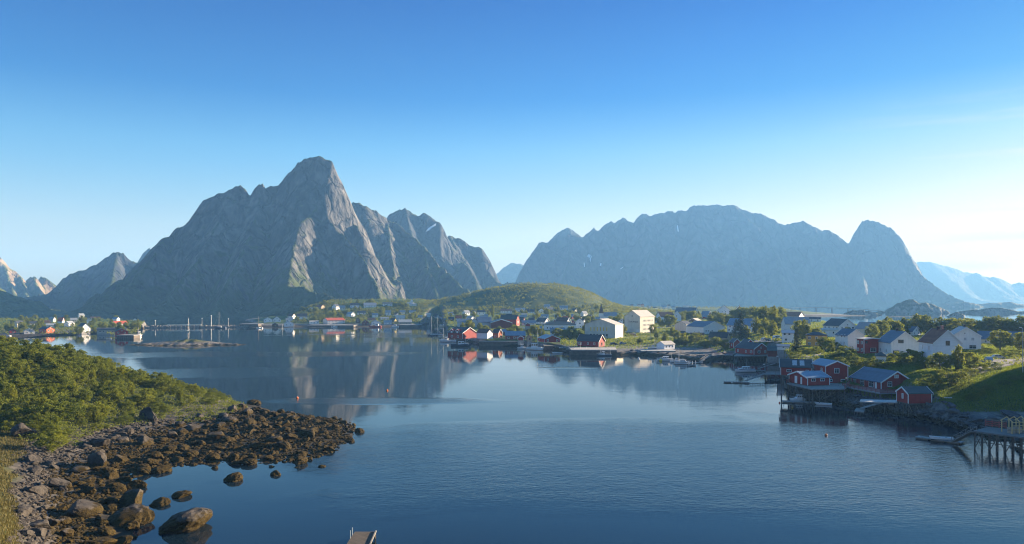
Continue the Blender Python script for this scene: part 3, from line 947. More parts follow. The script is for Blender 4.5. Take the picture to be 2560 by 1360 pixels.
WCACHE = {}
def window(parent, face, u, z, w, h, dims, style='w', near=True):
    """A window on the face R (along local x) or L (along local y): frame, bars and a pane behind them."""
    key = (round(w, 2), round(h, 2), style, near)
    if key not in WCACHE:
        t = min(0.13, w * 0.14)
        fr, pn = MB(), MB()
        fr.box((-w / 2, -0.07, 0), (-w / 2 + t, 0.02, h)).box((w / 2 - t, -0.07, 0), (w / 2, 0.02, h))
        fr.box((-w / 2 + t, -0.07, 0), (w / 2 - t, 0.02, t)).box((-w / 2 + t, -0.07, h - t), (w / 2 - t, 0.02, h))
        if near and w > 0.7 and style in 'wcy':
            fr.box((-0.035, -0.05, t), (0.035, 0.02, h - t))
        if near and h > 1.25 and style in 'w':
            fr.box((-w / 2 + t, -0.048, h * 0.62), (-0.035, 0.02, h * 0.62 + 0.06)).box((0.035, -0.048, h * 0.62), (w / 2 - t, 0.02, h * 0.62 + 0.06))
        pn.box((-w / 2 + t, -0.022, t), (w / 2 - t, 0.01, h - t))
        fm = DARKFRAME if style in 'k' else TRIM
        pm = {'c': CURTAIN, 'y': LIT, 'g': GREENGL}.get(style, GLASS)
        if near:
            WCACHE[key] = (fr.mesh('window', fm), pn.mesh('pane', pm))
        else:
            n0 = len(fr.f)
            fr.box((-w / 2 + t, -0.022, t), (w / 2 - t, 0.01, h - t), 1)
            WCACHE[key] = (fr.mesh('window', [fm, pm]), None)
    fme, pme = WCACHE[key]
    o = link('window', fme, None, parent)
    if face == 'R':
        o.location, o.rotation_euler = (u * dims[0], 0, z), (0, 0, 0)
    else:
        o.location, o.rotation_euler = (0, u * dims[1], z), (0, 0, R(-90))
    if pme is not None:
        link('pane', pme, None, o)
    return o

def door(parent, face, u, z, w, h, dims, m):
    mb = MB()
    mb.box((-w / 2, -0.06, 0), (w / 2, 0.02, h))
    o = link('door', mb.mesh('door', m), None, parent)
    o.location = (u * dims[0], 0, z) if face == 'R' else (0, u * dims[1], z)
    o.rotation_euler = (0, 0, 0 if face == 'R' else R(-90))
    return o

FOOT = []                                   # house footprints, kept clear of trees
def house(label, kind, pl, pc, pr, base, eave, ridge, wall, roof, th=None, Y=None, depth=None, wins='a', name='house', cat='house',
          group=None, ground=True, trim=None, chim=None, G_=None, found=True, over=0.35, hip=0.0, flat=False):
    """A gabled building from its nearest vertical edge: pl/pc/pr are the columns of its left end, near corner and right end; base, eave
    and ridge are rows. LG = long side on the left, gable on the right; GL the other way; L0 / G0 = seen square on."""
    if kind in ('L0', 'G0'):
        pc = pl
    if Y is None:
        p0 = (G_ or G)(pc if kind not in ('L0', 'G0') else (pl + pr) / 2, base)
        Y = p0.y
    p0 = P(pc, base, Y)
    fw = Vector((p0.x, p0.y, 0)).normalized()
    rt = Vector((fw.y, -fw.x, 0))
    if th is None:
        L_, R_ = max(pc - pl, 1), pr - pc
        th = math.degrees(math.atan((0.72 if kind == 'LG' else 1.35) * L_ / R_)) if kind in ('LG', 'GL') else 2.0
    th = R(th)
    u = rt * math.cos(th) + fw * math.sin(th)
    v = -rt * math.sin(th) + fw * math.cos(th)
    tr, tl = (pr - 1280) / FPX, (pl - 1280) / FPX
    a = (tr * p0.y - p0.x) / (u.x - tr * u.y)
    if kind in ('LG', 'GL'):
        bb = (tl * p0.y - p0.x) / (v.x - tl * v.y)
    else:
        bb = depth or (a * 0.7 if kind == 'L0' else a * 1.35)
    gable_r = kind in ('LG', 'G0')
    he = (base - eave) / FPX * Y
    mid = p0 + (u * (a / 2) if gable_r else v * (bb / 2))
    if kind == 'L0':
        mid = p0 + v * (bb / 2)
    hr = max(CAMZ + (HOR - ridge) / FPX * mid.y - p0.z, he + 0.25)
    o = thing(name, label, cat, p0, math.atan2(u.y, u.x), group)
    FOOT.append((p0 + u * (a / 2) + v * (bb / 2), 0.62 * math.hypot(a, bb) * 0.9))
    s = FPX / Y
    dims = (a, bb)
    # walls
    w = MB()
    zb = -0.25 if found else -0.02
    if gable_r:
        w.add([(0, 0, zb), (a, 0, zb), (a, 0, he), (a / 2, 0, hr - 0.05), (0, 0, he), (0, bb, zb), (a, bb, zb), (a, bb, he), (a / 2, bb, hr - 0.05), (0, bb, he)],
              [(0, 1, 2, 3, 4), (9, 8, 7, 6, 5), (1, 6, 7, 2), (5, 0, 4, 9)])
    else:
        w.add([(0, 0, zb), (0, bb, zb), (0, bb, he), (0, bb / 2, hr - 0.05), (0, 0, he), (a, 0, zb), (a, bb, zb), (a, bb, he), (a, bb / 2, hr - 0.05), (a, 0, he)],
              [(4, 3, 2, 1, 0), (5, 6, 7, 8, 9), (0, 5, 9, 4), (6, 1, 2, 7)])
    w.build('wall', WALL[wall], o)
    if found:
        f = MB()
        f.box((0.04, 0.04, -3.2), (a - 0.04, bb - 0.04, zb))
        f.build('foundation', CONC, o)
    # roof: two slabs that meet on the ridge
    rf, ov, tk = MB(), over, 0.2
    half, ln = (a / 2, bb) if gable_r else (bb / 2, a)
    sl = (hr - he) / half
    ez = he - sl * ov
    hp = hip * half
    def rp(s_, t_, z_):                     # s_ across the ridge, t_ along it
        return (s_, t_, z_) if gable_r else (t_, s_, z_)
    c = []
    for dz in (0, tk):
        c += [rp(-ov, -ov, ez + dz), rp(half, -ov + hp, hr + dz), rp(2 * half + ov, -ov, ez + dz), rp(-ov, ln + ov, ez + dz), rp(half, ln + ov - hp, hr + dz), rp(2 * half + ov, ln + ov, ez + dz)]
    fs = [(0, 1, 4, 3), (1, 2, 5, 4), (6, 9, 10, 7), (7, 10, 11, 8), (0, 3, 9, 6), (2, 8, 11, 5), (0, 6, 7, 1), (1, 7, 8, 2), (3, 4, 10, 9), (4, 5, 11, 10)]
    if hip:
        fs += [(6, 7, 8), (9, 11, 10)]
    rf.add(c, fs)
    ro = rf.build('roof', ROOF[roof], o)
    near = s * 1.0 > 4.6
    # barge boards and corner boards
    if trim and s > 2.2:
        for t_ in (-ov - 0.06, ln + ov + 0.06):
            t = MB()
            c = []
            for e_ in (-0.05, 0.05):
                c += [rp(-ov - 0.05, t_ + e_, ez - .16), rp(half, t_ + e_, hr - .16), rp(2 * half + ov + .05, t_ + e_, ez - .16), rp(2 * half + ov + .05, t_ + e_, ez + .23), rp(half, t_ + e_, hr + .25), rp(-ov - .05, t_ + e_, ez + .23)]
            t.add(c, [(0, 1, 4, 5), (1, 2, 3, 4), (11, 10, 7, 6), (10, 9, 8, 7), (0, 6, 7, 1), (1, 7, 8, 2), (2, 8, 9, 3), (3, 9, 10, 4), (4, 10, 11, 5), (5, 11, 6, 0)])
            t.build('barge_board', TRIM, o)
        q = 0.09
        for (x, y) in ((0, 0), (a, 0), (0, bb)):
            MB().box((x - q, y - q, zb), (x + q, y + q, he - 0.02)).build('corner_board', TRIM, o)
    if chim:
        for k, cc in enumerate(chim if isinstance(chim, list) else [chim]):
            cp, ch, cm = cc[0], cc[1], (BRICK if len(cc) > 2 else SOOT)
            mb = MB()
            x, y, _ = rp(half, ln * cp, 0)
            mb.box((x - 0.35, y - 0.35, hr - 0.5), (x + 0.35, y + 0.35, hr + ch))
            mb.box((x - 0.42, y - 0.42, hr + ch), (x + 0.42, y + 0.42, hr + ch + 0.15))
            mb.build('chimney', cm, ro)
    # openings
    if wins == 'a':
        wins = []
        fl = 1 if he < 4.4 else (2 if he < 7.4 else 3)
        sh = he / fl
        for fc, ln_, vis in (('R', a, True), ('L', bb, kind in ('LG', 'GL') and (pc - pl) > 5)):
            if not vis:
                continue
            isg = (fc == 'R') == gable_r
            k = max(1, min(5, int(ln_ / 3.4)))
            for st in range(fl):
                for i in range(k):
                    wins.append((fc, (i + 0.5 + random.uniform(-.12, .12)) / k, st * sh + max(0.75, sh - 2.0), random.choice([0.9, 1.1, 1.3]), min(1.25, sh * 0.5)))
            if isg and hr - he > 1.9:
                wins.append((fc, 0.5, he + 0.25, 0.8, 0.9))
    for q in wins:
        if q[0] in 'RL':
            window(o, q[0], q[1], q[2], q[3], q[4], dims, q[5] if len(q) > 5 else 'w', near)
        else:
            door(o, q[1], q[2], q[3], q[4], q[5], dims, q[6] if len(q) > 6 else TRIM)
    return o, dims, he, hr, ro

WH = 'houses of the village'
FARH = 'houses on the far shore below the pointed mountain'
HILLH = 'houses at the foot of the round green hill'
LEFTH = 'houses on the peninsula across the bay'
# --- near and right part of the village
H = house
H('big white house with a patched rust roof', 'LG', 2297, 2334.5, 2404, 912, 857, 826, 'cool', 'rust', group=WH, trim=True, chim=[(0.35, 1.3, 1), (0.6, 0.8)],
  wins=[('L', .3, 4.4, .8, 1.5), ('L', .72, 4.4, .45, 1.5), ('L', .25, .9, 1.5, 1.6), ('L', .75, 1.6, .6, .8, 'k'), ('R', .5, 6.2, 1.2, 1.5, 'k'), ('R', .3, 1.2, 1.0, 1.1)])
H('white house with a dark blue roof and warm lit gable beside the flat red house', 'LG', 2194, 2228, 2297, 889, 857, 830, 'white', 'blue', group=WH, trim=True, chim=[(0.55, 0.9)],
  wins=[('L', .35, .9, 1.0, 1.4), ('L', .75, .9, 1.0, 1.4), ('R', .35, 4.6, 1.9, 1.3, 'k'), ('R', .18, .7, 2.2, 1.2, 'k'), ('R', .7, .7, 2.4, 1.3, 'k')])
H('flat roofed red house with a sunlit orange side', 'LG', 2142, 2160, 2201, 885, 848, 845.5, 'red', 'pale', th=38, group=WH, trim=True,
  wins=[('L', .3, 3.7, 1.0, 1.3), ('L', .8, 3.7, 1.0, 1.3), ('L', .3, .9, 1.0, 1.3), ('L', .8, .9, 1.0, 1.3), ('R', .55, .8, 2.6, 1.5), ('R', .15, 4.0, 1.0, 1.0, 'k')])
H('white house with a slate blue roof left of the flat red house', 'LG', 2089, 2120, 2159, 876, 839, 824, 'white', 'blue', group=WH, trim=True,
  wins=[('L', .25, 5.2, 1.0, 1.3), ('L', .5, 5.2, 1.2, 1.3), ('L', .8, 5.2, 1.0, 1.3, 'c'), ('L', .3, 1.8, .8, 1.6), ('L', .55, 1.8, .8, 1.6)])
H('white house with a pale grey roof behind the patched roof house', 'LG', 2366, 2381, 2452, 873, 839, 819, 'white', 'grey', group=WH, trim=True, chim=[(0.3, 1.0)],
  wins=[('R', .45, 3.6, 1.1, 1.3, 'c'), ('R', .72, 3.6, 1.2, 1.3, 'c'), ('R', .44, 6.3, .5, .5), ('R', .72, .3, 2.6, 1.6)])
H('long low cream building under a grey blue roof at the edge of the village', 'L0', 2447, 0, 2640, 860, 847, 828, 'cream', 'blue', depth=13, group=WH, wins='a')
H('house with only its dark blue roof showing above the shrubs', 'LG', 2217, 2281, 2302, 840, 829, 817, 'white', 'blue', group=WH, trim=True)
H('beige house under a smooth light grey roof', 'LG', 2139, 2176, 2197, 838, 822, 806, 'cream', 'grey', group=WH, wins=[('L', .3, .8, 2.0, 1.2)])
H('white house with a dark roof and a small cross gable over its terrace', 'LG', 2058, 2098, 2139, 836, 815, 798, 'white', 'slate', group=WH, trim=True)
H('low white terrace wing in front of the cross gable house', 'L0', 2050, 0, 2096, 842, 825, 821, 'white', 'pale', depth=5, group=WH)
H('ochre yellow house with a black hipped roof among shrubs', 'L0', 2016, 0, 2067, 867, 838, 830, 'ochre', 'slate', depth=8, hip=0.9, group=WH,
  wins=[('R', .15, 3.4, 1.3, 1.3), ('R', .5, 3.4, 1.0, 1.2), ('R', .85, 3.4, 1.5, 1.3), ('R', .15, .8, 1.3, 1.3), ('R', .5, .8, 1.2, 1.3)])
H('large white house with a long grey roof and cream gable end', 'GL', 1953, 1964, 2026, 831, 810, 793, 'white', 'grey', th=14, group=WH,
  wins=[('L', .3, 1.0, 1.0, 1.2), ('L', .75, 1.0, 1.0, 1.2), ('L', .3, 3.6, .9, 1.2), ('L', .75, 3.6, .9, 1.2), ('R', .6, 3.0, 1.6, 1.3), ('R', .8, 3.0, 1.3, 1.3)])
H('narrow white house with a railed deck below the long grey roof', 'L0', 1956, 0, 1985, 857, 833, 826, 'white', 'bluemetal', depth=9, group=WH,
  wins=[('R', .2, 3.9, .9, 1.0, 'k'), ('R', .6, 3.9, .9, 1.0, 'k'), ('R', .3, 1.0, 1.2, 1.2)])
H('house with a warm brown tiled roof behind the tall trees', 'LG', 1953, 1997, 2011, 797, 791, 780, 'white', 'rust', group=WH)
H('small white house behind the long grey roof', 'L0', 2023, 0, 2052, 804, 797, 793, 'white', 'slate', group=WH)
H('little white pump house with a dark pointed roof beside the lawn', 'L0', 2190, 0, 2216, 906, 889, 881, 'white', 'teal', depth=3.5, hip=0.95, group=WH, wins=[], name='shed', cat='shed')
# --- red cabins on piles at the right
RC = 'red fishing cabins on piles'
r1 = H('long red cabin at the back with two pale skylight panels', 'L0', 1952, 0, 2029, 937, 917, 898, 'red', 'slate', Y=243, depth=8, th=1, group=RC, trim=True, found=False, name='cabin', cat='cabin',
  wins=[('R', .27, .95, 1.5, .85), ('R', .86, .95, .9, .85)])
r2 = H('tall two storey red cabin with a blue roof and white barge boards', 'LG', 2026, 2064, 2119.5, 962, 915, 903, 'red', 'bluemetal', Y=233, th=27, group=RC, trim=True, found=False, name='cabin', cat='cabin',
  wins=[('L', .25, 3.4, 1.0, 1.6), ('L', .8, 3.6, 1.0, 1.6), ('R', .5, 3.5, 1.6, 1.6), ('R', .22, .9, 1.2, .8), ('R', .78, .9, 1.4, .8)])
r3 = H('low red cabin in front with a pale blue metal roof and white doors', 'GL', 1973, 2019, 2073.5, 963.5, 944.7, 929, 'red', 'bluemetal', Y=225, th=33, group=RC, trim=True, found=False, name='cabin', cat='cabin',
  wins=[('R', .27, 1.15, 1.5, .85), ('R', .68, 1.15, 1.5, .85), ('d', 'L', .62, .05, 1.3, 2.2), ('d', 'L', .33, .05, .8, 2.1)])
r4 = H('wide red cabin with a dark blue roof and tall white windows onto its balcony', 'LG', 2128, 2203, 2279, 974, 954.5, 929, 'red', 'blue', Y=218, th=35, group=RC, trim=True, found=False, name='cabin', cat='cabin', over=0.5,
  wins=[('L', .88, .35, 1.5, 1.8), ('L', .62, .2, 2.0, 1.9), ('L', .32, .2, 2.2, 1.9), ('d', 'L', .17, .05, .9, 2.0), ('R', .28, .75, 1.4, 1.5), ('R', .78, .75, 1.4, 1.4, 'c'), ('R', .5, 3.2, 1.3, 1.0, 'c')])
r5 = H('small windowless sided red shed on stilts beside the wide cabin', 'GL', 2242, 2270.6, 2329, 1008.5, 984, 968, 'red', 'teal', Y=195, th=33, group=RC, trim=True, found=False, name='shed', cat='shed', over=0.22,
  wins=[('L', .48, .95, .75, 1.35, 'c')])
H('red cabin on piles with a white trimmed gable and porch across the inlet', 'LG', 1838, 1885, 1921, 887, 872.6, 858, 'red', 'slate', Y=376, th=40, group=RC, trim=True, found=False, name='cabin', cat='cabin',
  wins=[('L', .15, .7, 1.6, 1.3), ('L', .42, .7, .9, 1.3), ('L', .85, .7, 1.0, 1.3), ('R', .35, .7, 1.6, 1.3), ('R', .78, .7, 1.0, 1.4), ('R', .5, 3.0, .8, .9)])
H('red cabin half hidden behind the porch cabin on its seaward side', 'LG', 1824, 1834, 1851, 870, 856, 847, 'red', 'slate', group=RC, trim=True, name='cabin', cat='cabin', wins=[('L', .5, .9, 1.2, 1.3)])
H('red cabin of which only the small cross gable shows above the porch cabin', 'LG', 1852, 1866, 1885, 869, 858, 849, 'red', 'slate', group=RC, trim=True, name='cabin', cat='cabin', wins=[])
H('long dark red shed with a worn grey roof right of the porch cabin', 'L0', 1920, 0, 1976, 890, 876, 865, 'darkred', 'teal', depth=8, group=RC, name='shed', cat='shed', wins=[])
H('small white annex with a pale roof above the dark red shed', 'L0', 1944, 0, 1973, 873, 866, 861, 'white', 'grey', depth=5, group=WH, wins=[('R', .5, .5, .8, .7)])
# --- middle of the village
ev, evd, evh, evr, _ = H('tall pale warehouse with three rows of windows and lettering on its gable', 'GL', 1561, 1600, 1636, 833, 791.5, 776, 'hall', 'pale', group=WH, name='warehouse', cat='warehouse', chim=[(0.45, 1.2, 1)],
  wins=[('R', .22 + .09 * k, z, .75, 1.7, 'w') for z in (8.6, 5.4, 2.0) for k in range(8)] + [('L', .5, 12.2, 1.2, 1.6, 'g'), ('d', 'L', .12, 0.1, 3.2, 2.6)])
H('cream hall with a band of yellow blinds and a low gable', 'GL', 1462, 1538, 1558, 846, 812, 797.5, 'hall', 'pale', th=66, group=WH, name='hall', cat='hall',
  wins=[('L', .27 + .105 * k, 4.6, 1.15, 3.0, 'y') for k in range(6)] + [('L', .27 + .105 * k, 1.1, 1.2, 1.6, 'k') for k in range(6)])
H('low annex of the tall warehouse on its shaded side', 'GL', 1545, 1563, 1578, 818, 803, 797, 'cool', 'slate', group=WH)
H('grey house with a steep gable and brown roof behind the tall warehouse', 'GL', 1639, 1652.5, 1686, 808, 792, 780, 'cool', 'brown', group=WH, wins=[('L', .28, 2.8, .9, 1.6, 'k'), ('L', .72, 2.8, .9, 1.6, 'k')])
H('narrow tall white gable right of the round tree', 'G0', 1684, 0, 1703, 808, 790, 778, 'cool', 'pale', group=WH, wins=[('R', .4, 6.4, .8, 1.2, 'k')])
H('house with a wide deep blue roof and tiny white gable on the skyline', 'LG', 1687, 1737, 1746, 788, 781, 769, 'white', 'blue', th=45, group=WH)
H('red gabled house with a bright blue roof half hidden by trees', 'LG', 1751, 1769, 1780, 797, 791, 778, 'red', 'bluemetal', group=WH, trim=True)
H('small brown gable house with a pale roof above the blue roofed bungalow', 'GL', 1723, 1741, 1752, 806, 801, 796, 'brown', 'pale', group=WH, trim=True)
H('grey gabled garage beside the long blue roofed bungalow', 'GL', 1687, 1715, 1731, 830, 811, 803, 'grey', 'slate', group=WH, wins=[], name='garage', cat='garage')
H('white bungalow with a deep blue roof and three small dark gable windows', 'LG', 1715, 1759, 1812, 836, 818, 804, 'white', 'blue', group=WH, trim=True,
  wins=[('L', .25, .9, 1.4, 1.2, 'y'), ('L', .5, .9, 1.0, 1.2, 'c'), ('R', .12, 2.2, .9, .7, 'k'), ('R', .22, 2.2, .9, .7, 'k'), ('R', .4, 2.2, .9, .7, 'k')])
H('pale broad gable on the skyline with two chimneys', 'G0', 1793, 0, 1828, 787, 777, 764, 'white', 'pale', group=WH, chim=[(0.1, .8), (0.3, .8, 1)])
H('brown gabled house with a white window on the skyline', 'G0', 1840, 0, 1858, 783, 774, 765, 'brown', 'pale', group=WH, trim=True, chim=[(0.1, .8, 1)])
H('white house with a blue roof behind the big spruce', 'LG', 1818, 1880, 1897, 831, 814, 797, 'white', 'bluemetal', group=WH, trim=True)
H('dark flat garage dug in below the blue roofed bungalow', 'L0', 1727, 0, 1760, 845, 834, 832, 'brown', 'brown', depth=7, group=WH, wins=[], name='garage', cat='garage')
H('tan shed with a wide dark roof on the rock above the boats', 'LG', 1772, 1817, 1825, 860, 843, 831, 'tan', 'slate', th=60, group=WH, wins=[], name='shed', cat='shed')
H('red boathouse with a dark roof and sunlit ochre end on the quay', 'LG', 1443, 1497, 1512, 867, 853, 838, 'red', 'slate', Y=440, th=58, group='boathouses on the quays', trim=True, name='boathouse', cat='boathouse', found=False,
  wins=[('L', .87, .9, 2.4, 1.5), ('L', .2, .9, 1.2, 1.5), ('R', .5, .6, 1.2, 1.8, 'k'), ('L', .5, 1.0, 1.0, 1.3)])
H('small white quay shed with three dark windows', 'GL', 1641, 1661, 1687, 873, 861.5, 853.5, 'cool', 'pale', Y=425, group=WH, name='shed', cat='shed', found=False,
  wins=[('R', .22, .9, .55, 1.0, 'k'), ('R', .5, .9, .55, 1.0, 'k'), ('R', .8, .9, .55, 1.0, 'k')])
bh, bhd, bhe, bhr, bhro = H('red boathouse with two white windowed dormers and a sunlit orange gable', 'LG', 1119, 1156, 1192, 847, 833, 819, 'red', 'slate', Y=500, th=46, group='boathouses on the quays', trim=True, name='boathouse', cat='boathouse', found=False,
  wins=[('L', .3, .6, 1.6, 1.5), ('L', .7, .6, 1.6, 1.5)])
for vv in (0.33, 0.72):
    dm = MB()
    y = vv * bhd[1]
    dm.add([(-.1, y - 1.6, bhe - .3), (-.1, y + 1.6, bhe - .3), (-.1, y + 1.6, bhe + 1.2), (-.1, y, bhe + 2.5), (-.1, y - 1.6, bhe + 1.2), (4.4, y - 1.6, bhe + 1.2), (4.4, y, bhe + 2.5), (4.4, y + 1.6, bhe + 1.2)],
           [(0, 1, 2, 3, 4), (4, 3, 6, 5), (3, 2, 7, 6)])
    d_ = dm.build('dormer', WALL['red'], bhro)
    tm = MB()
    tm.add([(x_, y + dy, bhe + z_) for x_ in (-.25, -.12) for dy, z_ in ((-1.9, .95), (0, 2.5), (1.9, .95), (1.9, 1.3), (0, 2.85), (-1.9, 1.3))],
           [(0, 1, 4, 5), (1, 2, 3, 4), (11, 10, 7, 6), (10, 9, 8, 7), (0, 6, 7, 1), (1, 7, 8, 2), (2, 8, 9, 3), (3, 9, 10, 4), (4, 10, 11, 5), (5, 11, 6, 0)])
    tm.build('barge_board', TRIM, bhro)
    MB().box((-.17, y - .8, bhe - .1), (-.1, y + .8, bhe + 1.2)).build('window', TRIM, bhro)
H('white boathouse with a brown roof and bright gable on the quay', 'LG', 1192, 1218, 1232, 847, 832, 823, 'white', 'brown', th=48, Y=498, group='boathouses on the quays', name='boathouse', cat='boathouse', found=False, wins=[('d', 'R', .5, .1, 1.8, 2.2)])
H('little red gable with a dark roof squeezed between white and blue roofs', 'LG', 1231, 1246, 1255.5, 845, 832, 823, 'orange', 'slate', th=48, group='boathouses on the quays', name='boathouse', cat='boathouse', trim=True, wins=[('L', .5, .5, 1.2, 1.5), ('R', .5, .5, 1.2, 1.5)])
H('long low red boathouse with a bright blue metal roof', 'L0', 1264, 0, 1313, 849, 838.5, 828, 'darkred', 'bluemetal', depth=8, group='boathouses on the quays', name='boathouse', cat='boathouse', wins=[('R', .45, .6, 1.4, 1.3), ('R', .62, .6, 1.4, 1.3), ('R', .15, .6, 1.4, 1.3)])
H('low blue roof behind the long blue metal roof', 'L0', 1255, 0, 1281, 838, 830, 823, 'brown', 'bluemetal', depth=6, group=WH, wins=[])
H('small red lean-to with white edges in front of the long blue metal roof', 'G0', 1295, 0, 1309, 850, 844, 840, 'red', 'slate', depth=2.5, group=WH, trim=True, wins=[], name='shed', cat='shed', Y=470)
H('tan kiosk with a pointed roof beside the white trawler', 'G0', 1317, 0, 1330, 853, 844, 838, 'tan', 'rust', depth=4, group=WH, wins=[('R', .5, .8, 1.2, 1.2, 'k')], name='kiosk', cat='kiosk')
H('red boathouse with a broad low gable and blue and red roof beside the trawler', 'LG', 1345, 1361, 1400, 856, 847, 838.5, 'red', 'bluemetal', Y=455, group='boathouses on the quays', trim=True, name='boathouse', cat='boathouse', found=False, wins=[('R', .22, .5, 1.1, 1.3), ('R', .82, .5, 1.1, 1.3)])
H('shed under a bright blue sheet roof behind the trawler masts', 'L0', 1326, 0, 1355, 836, 828, 816, 'grey', 'bluemetal', depth=9, group=WH, wins=[], name='shed', cat='shed')
H('long white building with a hipped dark teal roof', 'L0', 1361, 0, 1440, 825, 812, 804, 'cool', 'teal', depth=14, hip=0.9, group=WH, wins=[('R', .1 + .08 * k, 1.0, 1.0, 1.6) for k in range(3)] + [('R', .6, 1.4, 1.0, 1.0), ('R', .8, 1.4, 1.0, 1.0)])
H('white house with a pale blue roof in front of the hipped teal roof', 'L0', 1377, 0, 1413, 840, 831, 819.5, 'cool', 'bluemetal', depth=8, group=WH, wins=[('R', .3, .8, 1.0, 1.2), ('R', .7, .8, 1.0, 1.2)])
H('house with a broad brown roof and sunlit barge board above the teal roof', 'LG', 1388, 1416, 1428, 812, 806, 794, 'white', 'brown', th=50, group=WH, trim=True)
H('white house with a dark blue roof and gable left of the brown roof', 'LG', 1340, 1362, 1374, 811, 804, 795, 'white', 'slate', group=WH, trim=True)
H('low house under a grey roof behind a dark hedge', 'L0', 1305, 0, 1339, 813, 808, 801, 'white', 'grey', group=WH)
H('little dark red gable with white edges in the middle of the hedges', 'G0', 1313, 0, 1326, 815, 811, 807, 'red', 'slate', depth=5, group=WH, trim=True, wins=[], Y=620, name='shed', cat='shed')
H('dark roofed house beside the sunlit end of the red hall', 'LG', 1295, 1308, 1313, 806, 801, 793, 'red', 'slate', group=WH)
H('small red gable with a white window left of the brown roof', 'G0', 1382, 0, 1393, 810, 804, 799, 'red', 'slate', depth=5, group=WH, trim=True)
H('small red gable with a white window right of the brown roof', 'G0', 1428, 0, 1437, 810, 804, 799, 'red', 'slate', depth=5, group=WH, trim=True)
H('big red hall gable with white edges behind the quays', 'G0', 1227, 0, 1280, 821, 807, 799, 'darkred', 'blue', depth=30, group='halls behind the quays', name='hall', cat='hall', trim=True, wins=[], over=0.2)
H('tall red hall with a dark teal roof and sunlit narrow end', 'LG', 1250, 1291, 1299, 822, 798, 787, 'red', 'teal', th=60, Y=690, group='halls behind the quays', name='hall', cat='hall', wins=[('R', .5, 1.0, 1.5, 2.0, 'c'), ('R', .5, 5.0, 1.5, 2.0, 'c')])
H('light grey sheet hall with a blue roof at the seaward end', 'L0', 1144, 0, 1181, 817, 805, 797.5, 'lightgrey', 'blue', depth=16, group='halls behind the quays', name='hall', cat='hall', wins=[])
H('narrow grey stair tower between the two grey sheet halls', 'G0', 1180.5, 0, 1193, 817, 802, 796, 'lightgrey', 'blue', depth=8, group='halls behind the quays', name='hall', cat='hall', wins=[])
H('light grey sheet hall with a deep blue roof joined to the red gable', 'L0', 1193, 0, 1229, 817, 806, 792.5, 'lightgrey', 'blue', depth=24, group='halls behind the quays', name='hall', cat='hall', wins=[])
H('white building showing above the seaward grey hall', 'LG', 1165, 1178, 1188, 800, 795, 790, 'white', 'grey', group=WH, Y=790)
H('blue roofed red house in front of the hill shrubs', 'LG', 1420, 1431, 1438, 797, 792, 786, 'red', 'bluemetal', group=HILLH, G_=GH)
H('grey white house wall left of the cream hall', 'G0', 1440, 0, 1460, 821, 804, 797, 'cool', 'grey', depth=8, group=WH)
H('white house with a slate roof between the teal roof and the cream hall', 'LG', 1441, 1452, 1459, 800, 795, 790, 'white', 'slate', group=WH)
H('white house with a red roof above the hipped teal roof', 'LG', 1404, 1414, 1421, 802, 797, 791, 'white', 'redtile', group=WH)
H('cream house behind the tall red hall', 'L0', 1300, 0, 1316, 797, 792, 788, 'cream', 'grey', group=WH)
H('white house with a grey roof behind the narrow stair tower', 'L0', 1200, 0, 1219, 798, 793, 789, 'white', 'grey', group=WH)
H('yellow house in the hedges below the second row', 'L0', 1322, 0, 1336, 804, 799, 794, 'yellow', 'slate', group=WH)
H('white house with a steep roof in the hedges below the villa', 'G0', 1347, 0, 1358, 801, 795, 790, 'white', 'slate', group=WH)
H('white cottage with a brown roof below the sunlit foot of the hill', 'LG', 1466, 1475, 1481, 797, 792, 787, 'white', 'brown', group=WH)
H('red cottage with a grey roof beside the church', 'L0', 1470, 0, 1484, 806, 801, 797, 'red', 'grey', group=WH)
H('white house with a pale roof behind the tall warehouse', 'LG', 1541, 1549, 1556, 796, 791, 786, 'white', 'pale', group=WH)
H('cream cottage on the lit meadow at the end of the hill', 'L0', 1512, 0, 1524, 797, 792, 788, 'cream', 'grey', group=WH)
H('white house with a blue roof between the warehouse and the round tree', 'LG', 1640, 1651, 1657, 795, 789, 784, 'white', 'blue', group=WH)
H('white cottage below the skyline gable with two chimneys', 'LG', 1777, 1786, 1793, 797, 791, 786, 'white', 'slate', group=WH)
H('white house half hidden in the clump of tall trees', 'LG', 1862, 1874, 1882, 806, 798, 790, 'white', 'grey', group=WH)
H('small red outhouse beside the grey garage', 'L0', 1701, 0, 1713, 838, 832, 828, 'red', 'slate', group=WH, wins=[], name='shed', cat='shed')
